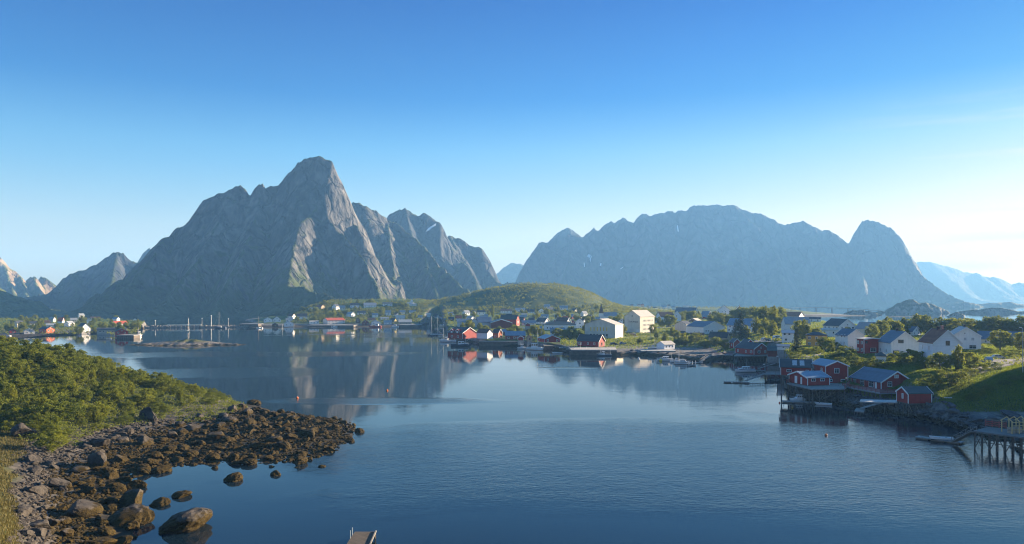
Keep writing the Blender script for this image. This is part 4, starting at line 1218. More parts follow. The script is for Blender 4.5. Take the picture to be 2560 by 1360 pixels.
# --- rows at the foot of the round hill
for q in [
    ('grey white two storey house below the hill, seaward end of the row', 'GL', 1156, 1163, 1175, 789, 781, 776, 'cool', 'grey'),
    ('white house with a bright front in the hill row behind the blue halls', 'L0', 1194, 0, 1213, 787, 780, 776, 'white', 'slate'),
    ('small white box house between the blue halls and the poplar', 'L0', 1211, 0, 1219, 791, 788, 786, 'white', 'grey'),
    ('long white row house with a brown flat roof under the hill', 'L0', 1252, 0, 1280, 784, 777, 773, 'white', 'brown'),
    ('grey roofed low house in the shade under the hill crest', 'L0', 1289, 0, 1313, 779, 774, 770, 'cool', 'grey'),
    ('house with a dark roof beside the grey roofed low house', 'L0', 1314, 0, 1336, 783, 779, 773, 'cool', 'slate'),
    ('white villa with a middle gable under the hill', 'G0', 1346, 0, 1361, 782, 777, 771, 'white', 'slate'),
    ('white house stepping up the slope right of the villa', 'GL', 1367, 1374, 1385, 779, 773, 768, 'white', 'slate'),
    ('highest grey roof on the hill slope above the villa', 'L0', 1360, 0, 1375, 770, 766, 761, 'cool', 'grey'),
    ('grey blue house high on the slope among sunlit bushes', 'L0', 1400, 0, 1420, 775, 769, 764, 'cool', 'grey'),
    ('small white house with a pale roof in the second row under the hill', 'L0', 1304, 0, 1318, 791, 786, 784, 'white', 'pale'),
    ('white house with dark windows in the second row below the villa', 'L0', 1353, 0, 1371, 795, 790, 786, 'white', 'grey'),
    ('white house with a flat pale roof in the second row left of the blue roof', 'L0', 1386, 0, 1404, 795, 790, 787, 'white', 'grey'),
    ('white house with a sunny gable at the sunlit foot of the hill', 'GL', 1451, 1459, 1469, 791, 784, 778, 'white', 'grey'),
    ('white house with a red roof at the inner harbour', 'L0', 1140, 0, 1154, 801, 795, 789, 'white', 'redtile'),
    ('dark red house with two white windows at the inner harbour', 'L0', 1121, 0, 1135, 801, 797, 792, 'darkred', 'slate'),
    ('low white house in front of the dark slope of the hill', 'L0', 1120, 0, 1136, 787, 783, 780, 'cool', 'grey'),
    ('grey house with a pale roof just right of the far harbour bank', 'L0', 1060, 0, 1076, 792, 787, 783, 'cool', 'pale'),
    ('white house with a dark roof in the hollow behind the ketch masts', 'LG', 1083, 1092, 1099, 797, 791, 785, 'white', 'slate'),
    ('brown shed at the water of the inner harbour', 'L0', 1100, 0, 1114, 802, 798, 794, 'brown', 'grey'),
    ('white cottage second in the row under the hill from the seaward end', 'LG', 1177, 1184, 1190, 786, 781, 776, 'white', 'slate'),
    ('cream cottage left of the poplar below the hill', 'L0', 1219, 0, 1230, 784, 780, 776, 'cream', 'brown'),
    ('white cottage under the long white row house', 'L0', 1266, 0, 1279, 793, 789, 785, 'white', 'slate'),
    ('white house with a grey gable left of the villa, lower row', 'GL', 1334, 1340, 1349, 791, 785, 781, 'white', 'grey'),
    ('white house with a slate roof in the lower row right of the villa', 'LG', 1406, 1413, 1419, 789, 784, 779, 'white', 'slate'),
    ('cream house high among bushes near the sunlit end of the hill', 'LG', 1430, 1438, 1443, 780, 775, 770, 'cream', 'slate'),
    ('small pale house beside the church at the end of the hill', 'L0', 1486, 0, 1500, 803, 798, 793, 'white', 'grey'),
    ('white house behind the cream hall beside the road wall', 'LG', 1446, 1458, 1464, 812, 803, 797, 'white', 'slate'),
    ('dark roofed house peeping out left of the cream hall', 'L0', 1456, 0, 1490, 812, 810, 802, 'cool', 'slate'),
    ('blue roofed house peeping out right of the cream hall', 'L0', 1522, 0, 1560, 806, 804, 797, 'cool', 'blue'),
]:
    H(*q, group=HILLH, G_=GH)
# --- far shore
for q in [
    ('white boathouse with a steep front at the far quay end of the shore', 'G0', 660, 0, 681, 806, 799, 794, 'cool', 'grey'),
    ('white gabled house with six windows right of the far steep boathouse', 'G0', 683, 0, 702, 805, 798, 791, 'white', 'slate'),
    ('white house with a brown roof on the far shore', 'LG', 719, 731, 739, 797, 790, 784, 'white', 'brown'),
    ('broad white house with a grey roof right of the brown roof on the far shore', 'L0', 744, 0, 768, 798, 791, 784, 'white', 'slate'),
    ('low white annex under the brown roofed house', 'L0', 715, 0, 732, 804, 799, 796, 'white', 'grey'),
    ('weathered boathouse at the water with an open dark front', 'G0', 681, 0, 695, 817, 811, 807, 'brown', 'grey'),
    ('white boathouse with a pointed front at the water', 'G0', 711, 0, 734, 817, 809, 803, 'white', 'grey'),
    ('grey warehouse with a long red roof on the far quay', 'GL', 807, 819, 863, 811, 801, 795, 'lightgrey', 'redtile'),
    ('flat white store at the water left of the red roofed warehouse', 'L0', 774, 0, 797, 810, 804, 802, 'white', 'pale'),
    ('white gable alone at the lower end of the far hill road', 'G0', 771, 0, 785, 776, 771, 767, 'white', 'slate'),
    ('tan house with a brown roof on the far hill', 'LG', 790, 803, 812, 773, 767, 762, 'tan', 'rust'),
    ('tall white house with a dark roof on the far hill', 'GL', 830, 840, 849, 775, 766, 760, 'white', 'slate'),
    ('cream house beside the tall white house on the far hill', 'L0', 849, 0, 863, 776, 769, 764, 'cream', 'grey'),
    ('low dark roofed house in the shade on the far hill', 'L0', 876, 0, 898, 769, 763, 758, 'cool', 'slate'),
    ('long grey house with a terrace on the far hill', 'L0', 910, 0, 941, 769, 763, 757, 'cool', 'grey'),
    ('long white house with a row of windows under the sunlit crest', 'L0', 957, 0, 981, 765, 759, 756, 'white', 'slate'),
    ('white house with a tall chimney left of the far wooded slope', 'LG', 866, 878, 888, 793, 785, 780, 'white', 'grey'),
    ('house with a dark roof and white gable lights on the far slope', 'L0', 894, 0, 914, 787, 782, 777, 'white', 'slate'),
    ('white house with dark windows above the far quay sheds', 'L0', 931, 0, 945, 794, 787, 783, 'white', 'grey'),
    ('tall white house in front of trees on the far slope', 'L0', 964, 0, 977, 790, 781, 776, 'white', 'grey'),
    ('white house with two gables above the yellow boathouse', 'LG', 984, 991, 998, 791, 786, 782, 'white', 'slate'),
    ('small cream house in the row above the far harbour', 'L0', 1000, 0, 1013, 786, 780, 776, 'cream', 'grey'),
    ('small white house at the end of the row above the far harbour', 'L0', 1023, 0, 1039, 785, 780, 776, 'white', 'grey'),
    ('white boatshed on the green bank at the inner end of the far harbour', 'L0', 1045, 0, 1056, 795, 791, 788, 'white', 'grey'),
    ('narrow brown sea shed with a white edge on the far quay', 'G0', 890, 0, 900, 808, 800, 794, 'brown', 'slate'),
    ('red gable with white edges on the far quay', 'G0', 906, 0, 922, 812, 806, 800, 'darkred', 'slate'),
    ('white gable with a low roof at the far quay behind the red boat', 'G0', 929, 0, 951, 812, 806, 801, 'white', 'grey'),
    ('tan roofed shed behind the white gable on the far quay', 'L0', 920, 0, 938, 803, 800, 795, 'cream', 'rust'),
    ('white shed with dark windows left of the yellow boathouse', 'L0', 960, 0, 979, 811, 806, 801, 'white', 'grey'),
    ('yellow boathouse with a dark roof on the far quay', 'LG', 974, 985, 994, 810, 803, 795, 'yellow', 'slate'),
    ('large white shed roof above the yellow boathouse', 'L0', 990, 0, 1012, 800, 796, 788, 'white', 'pale'),
    ('tan fish shed on posts at the end of the far quay', 'L0', 997, 0, 1029, 811, 805, 799, 'tan', 'pale'),
    ('low white shed on the slope above the far quay sheds', 'L0', 952, 0, 972, 799, 796, 793, 'white', 'grey'),
]:
    H(*q, group=FARH)
wv, wd_, wh_, wr_, wro = H('white villa with a roof turret standing against the trees on the far crest', 'L0', 1012, 0, 1041, 765, 760, 756, 'white', 'grey', hip=0.9, group=FARH)
mb = MB()
mb.box((wd_[0] * .5, 1.5, wh_), (wd_[0] * .5 + 3.4, 4.6, wr_ + 1.6))
mb.add([(wd_[0] * .5 - .3, 1.2, wr_ + 1.6), (wd_[0] * .5 + 3.7, 1.2, wr_ + 1.6), (wd_[0] * .5 + 3.7, 4.9, wr_ + 1.6), (wd_[0] * .5 - .3, 4.9, wr_ + 1.6), (wd_[0] * .5 + 1.7, 3.05, wr_ + 4)], [(0, 1, 4), (1, 2, 4), (2, 3, 4), (3, 0, 4), (3, 2, 1, 0)])
mb.build('turret', WALL['white'], wro)
# --- peninsula across the bay
for q in [
    ('white house with a grey gable and black roof at the outer end of the peninsula', 'GL', 32, 43, 60, 819, 808, 802, 'cream', 'slate'),
    ('beige house with a low black roof right of the grey gable', 'L0', 75, 0, 94, 816, 808, 803, 'cream', 'slate'),
    ('beige house with a brown roof on the peninsula', 'L0', 112, 0, 126, 813, 806, 801, 'cream', 'brown'),
    ('pale house on the ridge beside the red roof', 'LG', 122, 133, 140, 805, 798, 793, 'cream', 'grey'),
    ('white house with a bright red roof on the peninsula', 'LG', 144, 156, 161, 808, 802, 794, 'white', 'redtile'),
    ('white low house in front of the red roof', 'L0', 116, 0, 141, 819, 813, 809, 'white', 'grey'),
    ('house with a long dark roof and sunlit orange gable', 'LG', 97, 116, 137, 833, 823, 817, 'orange', 'slate'),
    ('light grey low gable near the parked car', 'G0', 60, 0, 87, 835, 828, 822, 'lightgrey', 'grey'),
    ('tiny red gable above the parked car', 'G0', 24, 0, 41, 834, 827, 822, 'red', 'slate'),
    ('white house with a grey side right of the red roof', 'GL', 160, 172, 186, 817, 808, 803, 'white', 'grey'),
    ('cream house on the ridge behind the white gable', 'L0', 176, 0, 193, 806, 800, 795, 'cream', 'grey'),
    ('white house on top of the peninsula ridge', 'GL', 195, 199, 211, 794, 788, 784, 'white', 'grey'),
    ('white gabled house with a dark teal roof near the water', 'LG', 192, 204, 226, 830, 819, 808, 'white', 'teal'),
    ('tall white house behind the teal roofed gable', 'G0', 217, 0, 229, 810, 801, 796, 'white', 'grey'),
    ('low house with a flat dark roof on the ridge', 'L0', 208, 0, 226, 801, 798, 795, 'tan', 'slate'),
    ('long low beige house on the ridge', 'L0', 227, 0, 251, 799, 795, 792, 'cream', 'brown'),
    ('white house with a bright orange red roof near the boats', 'GL', 279, 288, 319, 818, 809, 803, 'white', 'redtile'),
    ('white house with a blue roof behind the orange red roof', 'LG', 281, 292, 300, 803, 797, 793, 'white', 'bluemetal'),
    ('long stone grey shed with a dark roof at the shore', 'L0', 243, 0, 288, 833, 825, 820, 'stone', 'slate'),
    ('red boathouse with a wide gable at the tip of the peninsula', 'G0', 289, 0, 320, 843, 829, 822, 'red', 'slate'),
    ('shed with a dark roof behind the wide red gable', 'L0', 289, 0, 315, 827, 822, 818, 'brown', 'slate'),
    ('small white cottage among trees at the tip', 'G0', 333, 0, 343, 805, 800, 796, 'white', 'grey'),
]:
    H(*q, group=LEFTH, G_=GB)
# --- far strip behind the tall warehouse
for k, (px, py, w, hh, wl_, rf_, lb) in enumerate([
    (1547, 768, 7, 6, 'white', 'grey', 'tiny white gable first in the far row beyond the hill end'), (1567, 769, 13, 4, 'white', 'grey', 'tiny long white building in the far row'),
    (1580, 766, 7, 5, 'tan', 'brown', 'tiny tan house in the far row left of the warehouse chimney'), (1597, 766, 9, 6, 'white', 'slate', 'tiny white gable in the far row beside the warehouse chimney'),
    (1606, 767, 8, 7, 'tan', 'rust', 'tiny brown house next to the tiny white gable'), (1624, 770, 8, 5, 'cream', 'grey', 'tiny cream house right above the warehouse roof'),
    (1637, 773, 9, 5, 'cool', 'slate', 'tiny dark roofed house above the warehouse end'), (1646, 776, 9, 5, 'cream', 'grey', 'tiny cream house above the grey steep gable'),
    (1660, 771, 11, 7, 'white', 'bluemetal', 'small white house with a pale blue roof in the far row'), (1672, 770, 8, 9, 'white', 'slate', 'tall tiny white gable in the far row'),
    (1684, 773, 10, 8, 'white', 'grey', 'last white gable of the far row before the deep blue roof'), (1655, 779, 12, 4, 'white', 'pale', 'low pale shed in front of the far row'),
    (1715, 768, 14, 4, 'white', 'pale', 'flat white building just over the deep blue roof')]):
    H(lb, 'GL' if k % 2 else 'L0', px - w * .5, px - w * .2, px + w * .5, py, py - hh * .6, py - hh, wl_, rf_, Y=1500 + 12 * (k % 5), group='far row of houses beyond the hill', wins=[])
# --- church with a dark spire
cp = G(1503, 800)
ch = thing('church', 'small church with a thin dark spire at the end of the green hill', 'church', cp)
mb = MB()
mb.box((-2.2, -2.2, -2), (2.2, 2.2, 7))
mb.build('tower', WALL['white'], ch)
mb = MB()
mb.add([(-2.4, -2.4, 7), (2.4, -2.4, 7), (2.4, 2.4, 7), (-2.4, 2.4, 7), (0, 0, 17.5)], [(0, 1, 4), (1, 2, 4), (2, 3, 4), (3, 0, 4), (3, 2, 1, 0)])
mb.build('spire', WALL['brown'], ch)
mb = MB()
mb.add([(2.2, -4, -2), (16, -4, -2), (16, 4, -2), (2.2, 4, -2), (2.2, -4, 4.5), (16, -4, 4.5), (16, 4, 4.5), (2.2, 4, 4.5), (2.2, 0, 8), (16, 0, 8)],
       [(0, 1, 5, 4), (2, 3, 7, 6), (1, 2, 6, 9, 5), (3, 0, 4, 8, 7)])
mb.build('nave', WALL['white'], ch)
mb = MB()
mb.add([(2, -4.5, 4.3), (16.4, -4.5, 4.3), (16.4, 0, 8.25), (2, 0, 8.25), (16.4, 4.5, 4.3), (2, 4.5, 4.3)], [(0, 1, 2, 3), (3, 2, 4, 5)])
mb.build('roof', ROOF['grey'], ch)

# lettering and band on the warehouse gable
fc = bpy.data.curves.new('lettering', 'FONT')
fc.body = 'EVA MARIE'
fc.size = 1.75
fc.extrude = 0.03
fc.align_x = 'CENTER'
tmp = bpy.data.objects.new('lettering', fc)
COL.objects.link(tmp)
dg = bpy.context.evaluated_depsgraph_get()
me = bpy.data.meshes.new_from_object(tmp.evaluated_get(dg))
bpy.data.objects.remove(tmp)
me.materials.clear()
lt = link('lettering', me, SOOT, ev)
lt.rotation_euler = (R(90), 0, R(-90))
lt.location = (-0.06, evd[1] * 0.42, 8.0)

# skylight panels on the long back cabin
o1, d1, e1, t1, ro1 = r1
sl = math.atan2(t1 - e1, d1[1] / 2)
for u in (0.46, 0.70):
    mb = MB()
    mb.box((-0.7, 0.0, 0.0), (0.7, 3.0, 0.06))
    so = mb.build('skylight', CURTAIN, ro1)
    so.location = (d1[0] * u, 0.5, e1 + 0.5 * math.tan(sl) + 0.24)
    so.rotation_euler = (sl, 0, 0)
# ---------------------------------------------------------------- boats
HULLC = {
    'white': paint('hull_white', (0.72, 0.73, 0.73), 0.35, 0.08, 1.0, 0.5),
    'navy': paint('hull_navy', (0.02, 0.035, 0.075), 0.35, 0.15, 1.0, 0.5),
    'red': paint('hull_red', (0.34, 0.035, 0.025), 0.4, 0.15, 1.0, 0.4),
    'orange': paint('hull_ochre', (0.50, 0.20, 0.045), 0.5, 0.15, 1.0, 0.4),
    'brown': paint('hull_brown', (0.13, 0.07, 0.035), 0.5, 0.25, 1.0, 0.4),
    'black': paint('hull_black', (0.02, 0.02, 0.022), 0.45, 0.2, 1.0, 0.4),
    'cream': paint('hull_cream', (0.62, 0.54, 0.38), 0.45, 0.1, 1.0, 0.4),
    'grey': paint('hull_grey', (0.30, 0.32, 0.34), 0.5, 0.15, 1.0, 0.4),
}
DECKB = paint('boat_deck', (0.40, 0.41, 0.40), 0.7, 0.2, 1.0)
MASTM = paint('mast_paint', (0.66, 0.64, 0.60), 0.5, 0.1, 1.0)
MASTW = paint('mast_varnish', (0.50, 0.34, 0.17), 0.5, 0.15, 1.0)
RUBBER = paint('black_rubber', (0.015, 0.015, 0.017), 0.8, 0.2, 2.0)
CLOTH = paint('boat_canvas', (0.05, 0.10, 0.22), 0.85, 0.2, 2.0)
RED_ = paint('red_plastic', (0.55, 0.05, 0.03), 0.45, 0.1, 2.0)
ORNG = paint('orange_plastic', (0.70, 0.17, 0.04), 0.45, 0.1, 2.0)
YELL = paint('yellow_plastic', (0.75, 0.55, 0.04), 0.45, 0.1, 2.0)

def hull_mesh(L, B, F, sheer=0.35, low='brown', up='white', open_=False, draft=0.35, stripe=None):
    """Lofted hull: bow at +x. Rows: keel, turn, waterline, rail; a rounded stern and a raked stem."""
    mb = MB()
    N = 13
    rows = []
    for i in range(N):
        t = i / (N - 1)
        x = -L / 2 + L * t
        b = B / 2 * (1 - max(0.0, (t - 0.45) / 0.55) ** 2.3) * (0.80 + 0.20 * min(1, t / 0.3))
        zs = F * (1 + sheer * (max(0, t - 0.35) / 0.65) ** 2 + 0.12 * (max(0, 0.25 - t) / 0.25) ** 2)
        rk = 0.10 * L * max(0, t - 0.75) / 0.25
        rows.append([(x - rk * 1.1, 0.0 + 0.35 * b, -draft), (x - rk * 0.8, b * 0.80, 0.12 * F), (x - rk * .4, b * 0.93, 0.45 * F), (x - rk * .15, b * .985, .82 * zs), (x, b, zs)])
    vs, fs, mi = [], [], []
    W = 5
    for side in (1, -1):
        o = len(vs)
        for r in rows:
            vs += [(p[0], p[1] * side, p[2]) for p in r]
        for i in range(N - 1):
            for j in range(W - 1):
                a = o + i * W + j
                fs.append((a, a + W, a + W + 1, a + 1))
                mi.append(0 if j < 1 else (2 if stripe and j == 3 else 1))
    o2 = N * W
    for j in range(W - 1):                   # transom
        fs.append((j, j + 1, o2 + j + 1, o2 + j)); mi.append(0 if j < 1 else 1)
        e = (N - 1) * W
        fs.append((e + j, o2 + e + j, o2 + e + j + 1, e + j + 1)); mi.append(0 if j < 1 else 1)
    drop = F * (0.62 if open_ else 0.22)
    d0 = len(vs)
    for i, r in enumerate(rows):             # deck or floor, inside the rail
        p = r[4]
        k = 0.80 if open_ else 0.93
        vs += [(p[0] * 0.97, p[1] * k, p[2] - drop), (p[0] * 0.97, -p[1] * k, p[2] - drop)]
        vs += [(p[0], p[1] - 0.06 if p[1] > .1 else p[1], p[2]), (p[0], -(p[1] - 0.06 if p[1] > .1 else p[1]), p[2])]
    for i in range(N - 1):
        a, c = d0 + 4 * i, d0 + 4 * (i + 1)
        fs.append((a, c, c + 1, a + 1)); mi.append(3)
        fs.append((a + 2, c + 2, c, a)); mi.append(1)
        fs.append((a + 3, a + 1, c + 1, c + 3)); mi.append(1)
        fs.append((i * W + 4, (i + 1) * W + 4, c + 2, a + 2)); mi.append(1)
        fs.append((o2 + i * W + 4, a + 3, c + 3, o2 + (i + 1) * W + 4)); mi.append(1)
    fs.append((d0, d0 + 1, d0 + 3, d0 + 2)); mi.append(1)
    n0 = len(mb.v)
    mb.v, mb.f, mb.mi = vs, fs, mi
    return mb.mesh('hull', [HULLC[low], HULLC[up], HULLC[stripe or up], DECKB], False)

def cabin_mb(x0, x1, w, z0, z1, rake=0.3, roofo=0.15):
    mb = MB()
    w2 = w * 0.86
    a = [(x0, -w / 2, z0), (x1, -w / 2, z0), (x1, w / 2, z0), (x0, w / 2, z0), (x0 + rake * .3, -w2 / 2, z1), (x1 - rake, -w2 / 2, z1), (x1 - rake, w2 / 2, z1), (x0 + rake * .3, w2 / 2, z1)]
    mb.add(a, [(0, 1, 5, 4), (1, 2, 6, 5), (2, 3, 7, 6), (3, 0, 4, 7), (4, 5, 6, 7), (3, 2, 1, 0)])
    return mb
def cab_windows(parent, x0, x1, w, z0, z1, rake, n=3, dark=True):
    """Dark panes a little proud of the cabin's sides and front."""
    w2 = w * 0.86
    def pt(f, t, side):                      # f along, t up
        xa, xb = x0 + (rake * .3) * t, x1 - rake * t
        y = (w + (w2 - w) * t) / 2 + 0.02
        return (xa + (xb - xa) * f, side * y, z0 + (z1 - z0) * t)
    for side in (-1, 1):
        for k in range(n):
            f0, f1 = (k + .14) / n, (k + .86) / n
            mb = MB()
            mb.add([pt(f0, .5, side), pt(f1, .5, side), pt(f1, .86, side), pt(f0, .86, side)], [(0, 1, 2, 3)])
            mb.build('window', GLASS, parent)
    for side in (-.5, .5):
        mb = MB()
        q = []
        for t, yy in ((.5, .06), (.5, .9), (.88, .9), (.88, .06)):
            wy = (w + (w2 - w) * t) / 2
            q.append((x1 - rake * t + .02, (1 if side > 0 else -1) * wy * yy, z0 + (z1 - z0) * t))
        mb.add(q, [(0, 1, 2, 3)])
        mb.build('window', GLASS, parent)

def fishing_boat(label, px, py, L, hd, up='white', low='brown', mast=7.0, house_at=-0.2, wheel=(2.4, 2.3), boom=True, stripe=None, z=0.0, group='fishing boats in the harbour', pos=None, whale=True):
    p = pos or PW(px, py)
    o = thing('fishing_boat', label, 'boat', (p.x, p.y, z), R(hd), group)
    B, F = L * 0.29, L * 0.105
    link('hull', hull_mesh(L, B, F, 0.55, low, up, stripe=stripe), None, o)
    wl, wh = wheel
    x0 = house_at * L
    wm = cabin_mb(x0, x0 + wl, B * 0.62, F * 0.75, F * 0.75 + wh, 0.25)
    wo_ = wm.build('wheelhouse', HULLC['white'], o)
    cab_windows(wo_, x0, x0 + wl, B * .62, F * .75, F * .75 + wh, .25, 2)
    if whale:
        cabin_mb(L * .18, L * .36, B * .5, F * .85, F * 1.5, .2).build('foredeck_house', HULLC['white'], o)
    mx = x0 + wl + L * 0.05 if house_at < 0 else x0 - L * .1
    MB().tube((mx, 0, F * .7), (mx, 0, F + mast), 0.11, 0.06).build('mast', MASTM, o)
    MB().tube((-L * .42, 0, F * .7), (-L * .42, 0, F + mast * .55), 0.08, 0.05).build('mast', MASTM, o)
    if boom:
        MB().tube((mx, 0, F + mast * .3), (mx + L * .26, 0, F + mast * .75), 0.07, 0.05).build('boom', MASTM, o)
    for (a, b) in (((mx, 0, F + mast * .96), (L * .46, 0, F * 1.5)), ((mx, 0, F + mast * .96), (-L * .42, 0, F + mast * .5))):
        MB().tube(a, b, 0.025, n=4).build('stay', RUBBER, o)
    rl = MB()
    for sd in (-1, 1):
        pts = [(-L * .46, sd * B * .38, F * 1.05), (-L * .2, sd * B * .46, F * 1.0), (L * .1, sd * B * .46, F * 1.1), (L * .34, sd * B * .3, F * 1.35)]
        for a, b in zip(pts[:-1], pts[1:]):
            rl.bar((a[0], a[1], a[2] + .7), (b[0], b[1], b[2] + .7), .05)
        for a in pts:
            rl.bar((a[0], a[1], a[2] - .1), (a[0], a[1], a[2] + .7), .05)
    rl.build('railing', MASTM, o)
    return o

def cruiser(label, px, py, L, hd, stripe='navy', group='cabin cruisers', mast=0, low='navy'):
    p = PW(px, py)
    o = thing('cabin_cruiser', label, 'boat', p, R(hd), group)
    B, F = L * .33, L * .135
    link('hull', hull_mesh(L, B, F, .35, low, 'white', stripe=stripe), None, o)
    cabin_mb(-L * .02, L * .36, B * .66, F * .9, F * 1.35, .9).build('foredeck', HULLC['white'], o)
    c = cabin_mb(-L * .22, L * .2, B * .74, F * .8, F * .8 + 1.25, .8).build('cabin', HULLC['white'], o)
    cab_windows(c, -L * .22, L * .2, B * .74, F * .8, F * .8 + 1.25, .8, 3)
    MB().box((-L * .24, -B * .33, F * .8 + 1.25), (L * .11, B * .33, F * .8 + 1.33)).build('cabin_roof', HULLC['white'], o)
    rl = MB()
    for sd in (-1, 1):
        pts = [(L * .1, sd * B * .42, F * 1.1), (L * .3, sd * B * .33, F * 1.2), (L * .46, sd * B * .08, F * 1.32)]
        for a, b in zip(pts[:-1], pts[1:]):
            rl.bar((a[0], a[1], a[2] + .5), (b[0], b[1], b[2] + .5), .04)
            rl.bar(a, (a[0], a[1], a[2] + .5), .04)
    rl.build('railing', GALV, o)
    if mast:
        MB().tube((-L * .1, 0, F + 1.2), (-L * .1, 0, F + mast), .06, .04).build('mast', MASTM, o)
    return o

def skiff(label, px, py, L, hd, up='white', low='white', motor=True, group='open boats', z=0.0, pos=None):
    p = pos or PW(px, py)
    o = thing('rowing_boat', label, 'boat', (p.x, p.y, z), R(hd), group)
    B, F = L * .34, L * .11
    link('hull', hull_mesh(L, B, F, .5, low, up, True, .15), None, o)
    for x in (-.25, 0.02, .25):
        MB().box((x * L - .13, -B * .42 * (1 if x < .2 else .8), F * .68), (x * L + .13, B * .42 * (1 if x < .2 else .8), F * .75)).build('thwart', WOOD, o)
    if motor:
        mb = MB()
        mb.box((-L * .54, -.14, F * .7), (-L * .49, .14, F * 1.9)).box((-L * .53, -.05, -.3), (-L * .5, .05, F * .7))
        mb.build('outboard_motor', RUBBER, o)
    return o

def sailboat(label, px, py, L, hd, mast, up='white', low='navy', mm=MASTM, sail=None, group='sailing boats at anchor'):
    p = PW(px, py)
    o = thing('sailing_boat', label, 'boat', p, R(hd), group)
    B, F = L * .28, L * .10
    link('hull', hull_mesh(L, B, F, .3, low, up, stripe=None), None, o)
    c = cabin_mb(-L * .12, L * .22, B * .55, F * .8, F * .8 + .7, .5).build('cabin', HULLC['white'], o)
    cab_windows(c, -L * .12, L * .22, B * .55, F * .8, F * .8 + .7, .5, 2)
    MB().tube((L * .08, 0, F * .8), (L * .08, 0, F + mast), .12, .07).build('mast', mm, o)
    bo = MB().tube((L * .08, 0, F + 1.3), (-L * .36, 0, F + 1.2), .08).build('boom', mm, o)
    if sail:
        MB().tube((L * .05, 0, F + 1.5), (-L * .34, 0, F + 1.42), .22, .14).build('furled_sail', sail, bo)
    for a, b in (((L * .08, 0, F + mast), (L * .49, 0, F * 1.3)), ((L * .08, 0, F + mast), (-L * .49, 0, F)), ((L * .08, 0, F + mast * .98), (L * .04, B * .45, F)), ((L * .08, 0, F + mast * .98), (L * .04, -B * .45, F))):
        MB().tube(a, b, .03, n=4).build('stay', GALV, o)
    return o

def buoy(label, px, py, r, m):
    p = PW(px, py)
    bm = bmesh.new()
    bmesh.ops.create_uvsphere(bm, u_segments=14, v_segments=9, radius=r)
    bmesh.ops.create_cone(bm, cap_ends=True, segments=8, radius1=r * .22, radius2=r * .16, depth=r * .7, matrix=Matrix.Translation((0, 0, r * 1.15)))
    me = bpy.data.meshes.new('buoy')
    bm.to_mesh(me)
    bm.free()
    o = link('buoy', me, m)
    o.location = (p.x, p.y, r * .45)
    return tag(o, label, 'buoy', 'mooring buoys')

sailboat('dark hulled sailing yacht with the tallest mast in the open bay', 550, 821, 13.5, 172, 16, 'navy', 'navy')
sailboat('small wooden sailing boat with a tan rig left of the tall yacht', 471, 829, 8.5, 115, 12.5, 'cream', 'brown', MASTW, HULLC['cream'])
sailboat('white sailing boat with a varnished mast anchored off the far quay', 648, 821, 8.0, 165, 12, 'white', 'white', MASTW, HULLC['cream'])
sailboat('tiny yellow hulled sailing boat off the far shore', 706, 825, 4.6, 120, 5.6, 'cream', 'orange', MASTM)
sailboat('black hulled ketch beside the moored trawlers with furled blue sail', 1081, 840, 9.0, 172, 15.5, 'navy', 'white', MASTM, CLOTH)
sailboat('white yacht alongside the black hulled ketch', 1096, 838, 9.0, 175, 14.5, 'white', 'white', MASTM, CLOTH)
fishing_boat('white fishing boat with an ochre boot stripe in front of the dormered boathouse', 1118, 855, 12.5, 176, 'white', 'orange', 8.5, -.05, (2.6, 2.4))
fishing_boat('long white work boat with a dark hull and bow rail moored outermost', 1153, 866, 13.5, 3, 'navy', 'navy', 5.5, -.15, (4.2, 2.3), True)
fishing_boat('sunlit white fishing boat with a tall mast in the inner harbour', 1110, 817, 15, 150, 'cream', 'white', 13, -.2, (3.6, 3.6))
fishing_boat('white trawler with an ochre bottom and tall derrick at the quay', 1339, 875, 12.0, -38, 'white', 'orange', 10.5, -.22, (3.6, 3.2), stripe=None)
fishing_boat('white boat with a red bottom tucked behind the ochre bottomed trawler', 1307, 872, 7.5, 195, 'white', 'red', 4.0, -.1, (2.0, 2.0), False)
fishing_boat('wooden fishing boat with a pale stripe below the ochre ended red boathouse', 1447, 886, 10.2, 178, 'brown', 'white', 6.0, -.32, (2.0, 1.8), False, stripe='cream')
fishing_boat('small dark blue fishing boat with a single stern mast', 1510, 890, 8.0, 178, 'navy', 'navy', 5.2, -.05, (1.8, 1.8), False, stripe='white')
fishing_boat('red hulled fishing boat lying at the far quay', 937, 818, 14.0, 178, 'red', 'red', 5.0, -.3, (3.2, 2.8), False)
fishing_boat('small white fishing boat left of the far quay', 836, 818.5, 7.0, 8, 'white', 'red', 4.0, -.2, (2.0, 2.0), False)
fishing_boat('white fishing boat under the yellow boathouse', 987, 818, 9.0, 176, 'white', 'navy', 4.5, -.2, (2.4, 2.2), False)
fishing_boat('red bottomed fishing boat seen from the bow off the peninsula tip', 347, 842, 11.0, -75, 'white', 'red', 7.0, -.15, (3.0, 3.4))
cruiser('white cabin cruiser with a blue stripe nearest the white quay shed', 1662, 902, 8.2, 175, 'navy')
fishing_boat('white open fishing boat with a wooden mast behind the red striped boat', 1696, 906, 8.0, 8, 'white', 'navy', 6.0, -.18, (1.3, 1.5), False, group='boats at the floating dock')
cruiser('brown sided motor boat at the floating dock', 1708, 911, 7.6, -4, 'brown', low='brown')
cruiser('white cruiser with a radar arch and leaning mast between the piles', 1862, 930, 8.6, 178, 'navy', mast=4.6)
cruiser('white cabin cruiser at the float under the low red cabin', 1997, 1003, 5.8, 182, 'white', low='white')
skiff('white rowing boat beside the gangway below the red cabins', 2058, 1012, 4.6, 152, 'white', 'white', False)
skiff('pale skiff with an outboard off the rocks left of the wooden fishing boat', 1393, 884, 6.2, 176, 'white', 'grey')
skiff('small white dinghy at the quay wall below the white boathouse', 1243, 864.5, 2.6, 10, 'white', 'white', False)
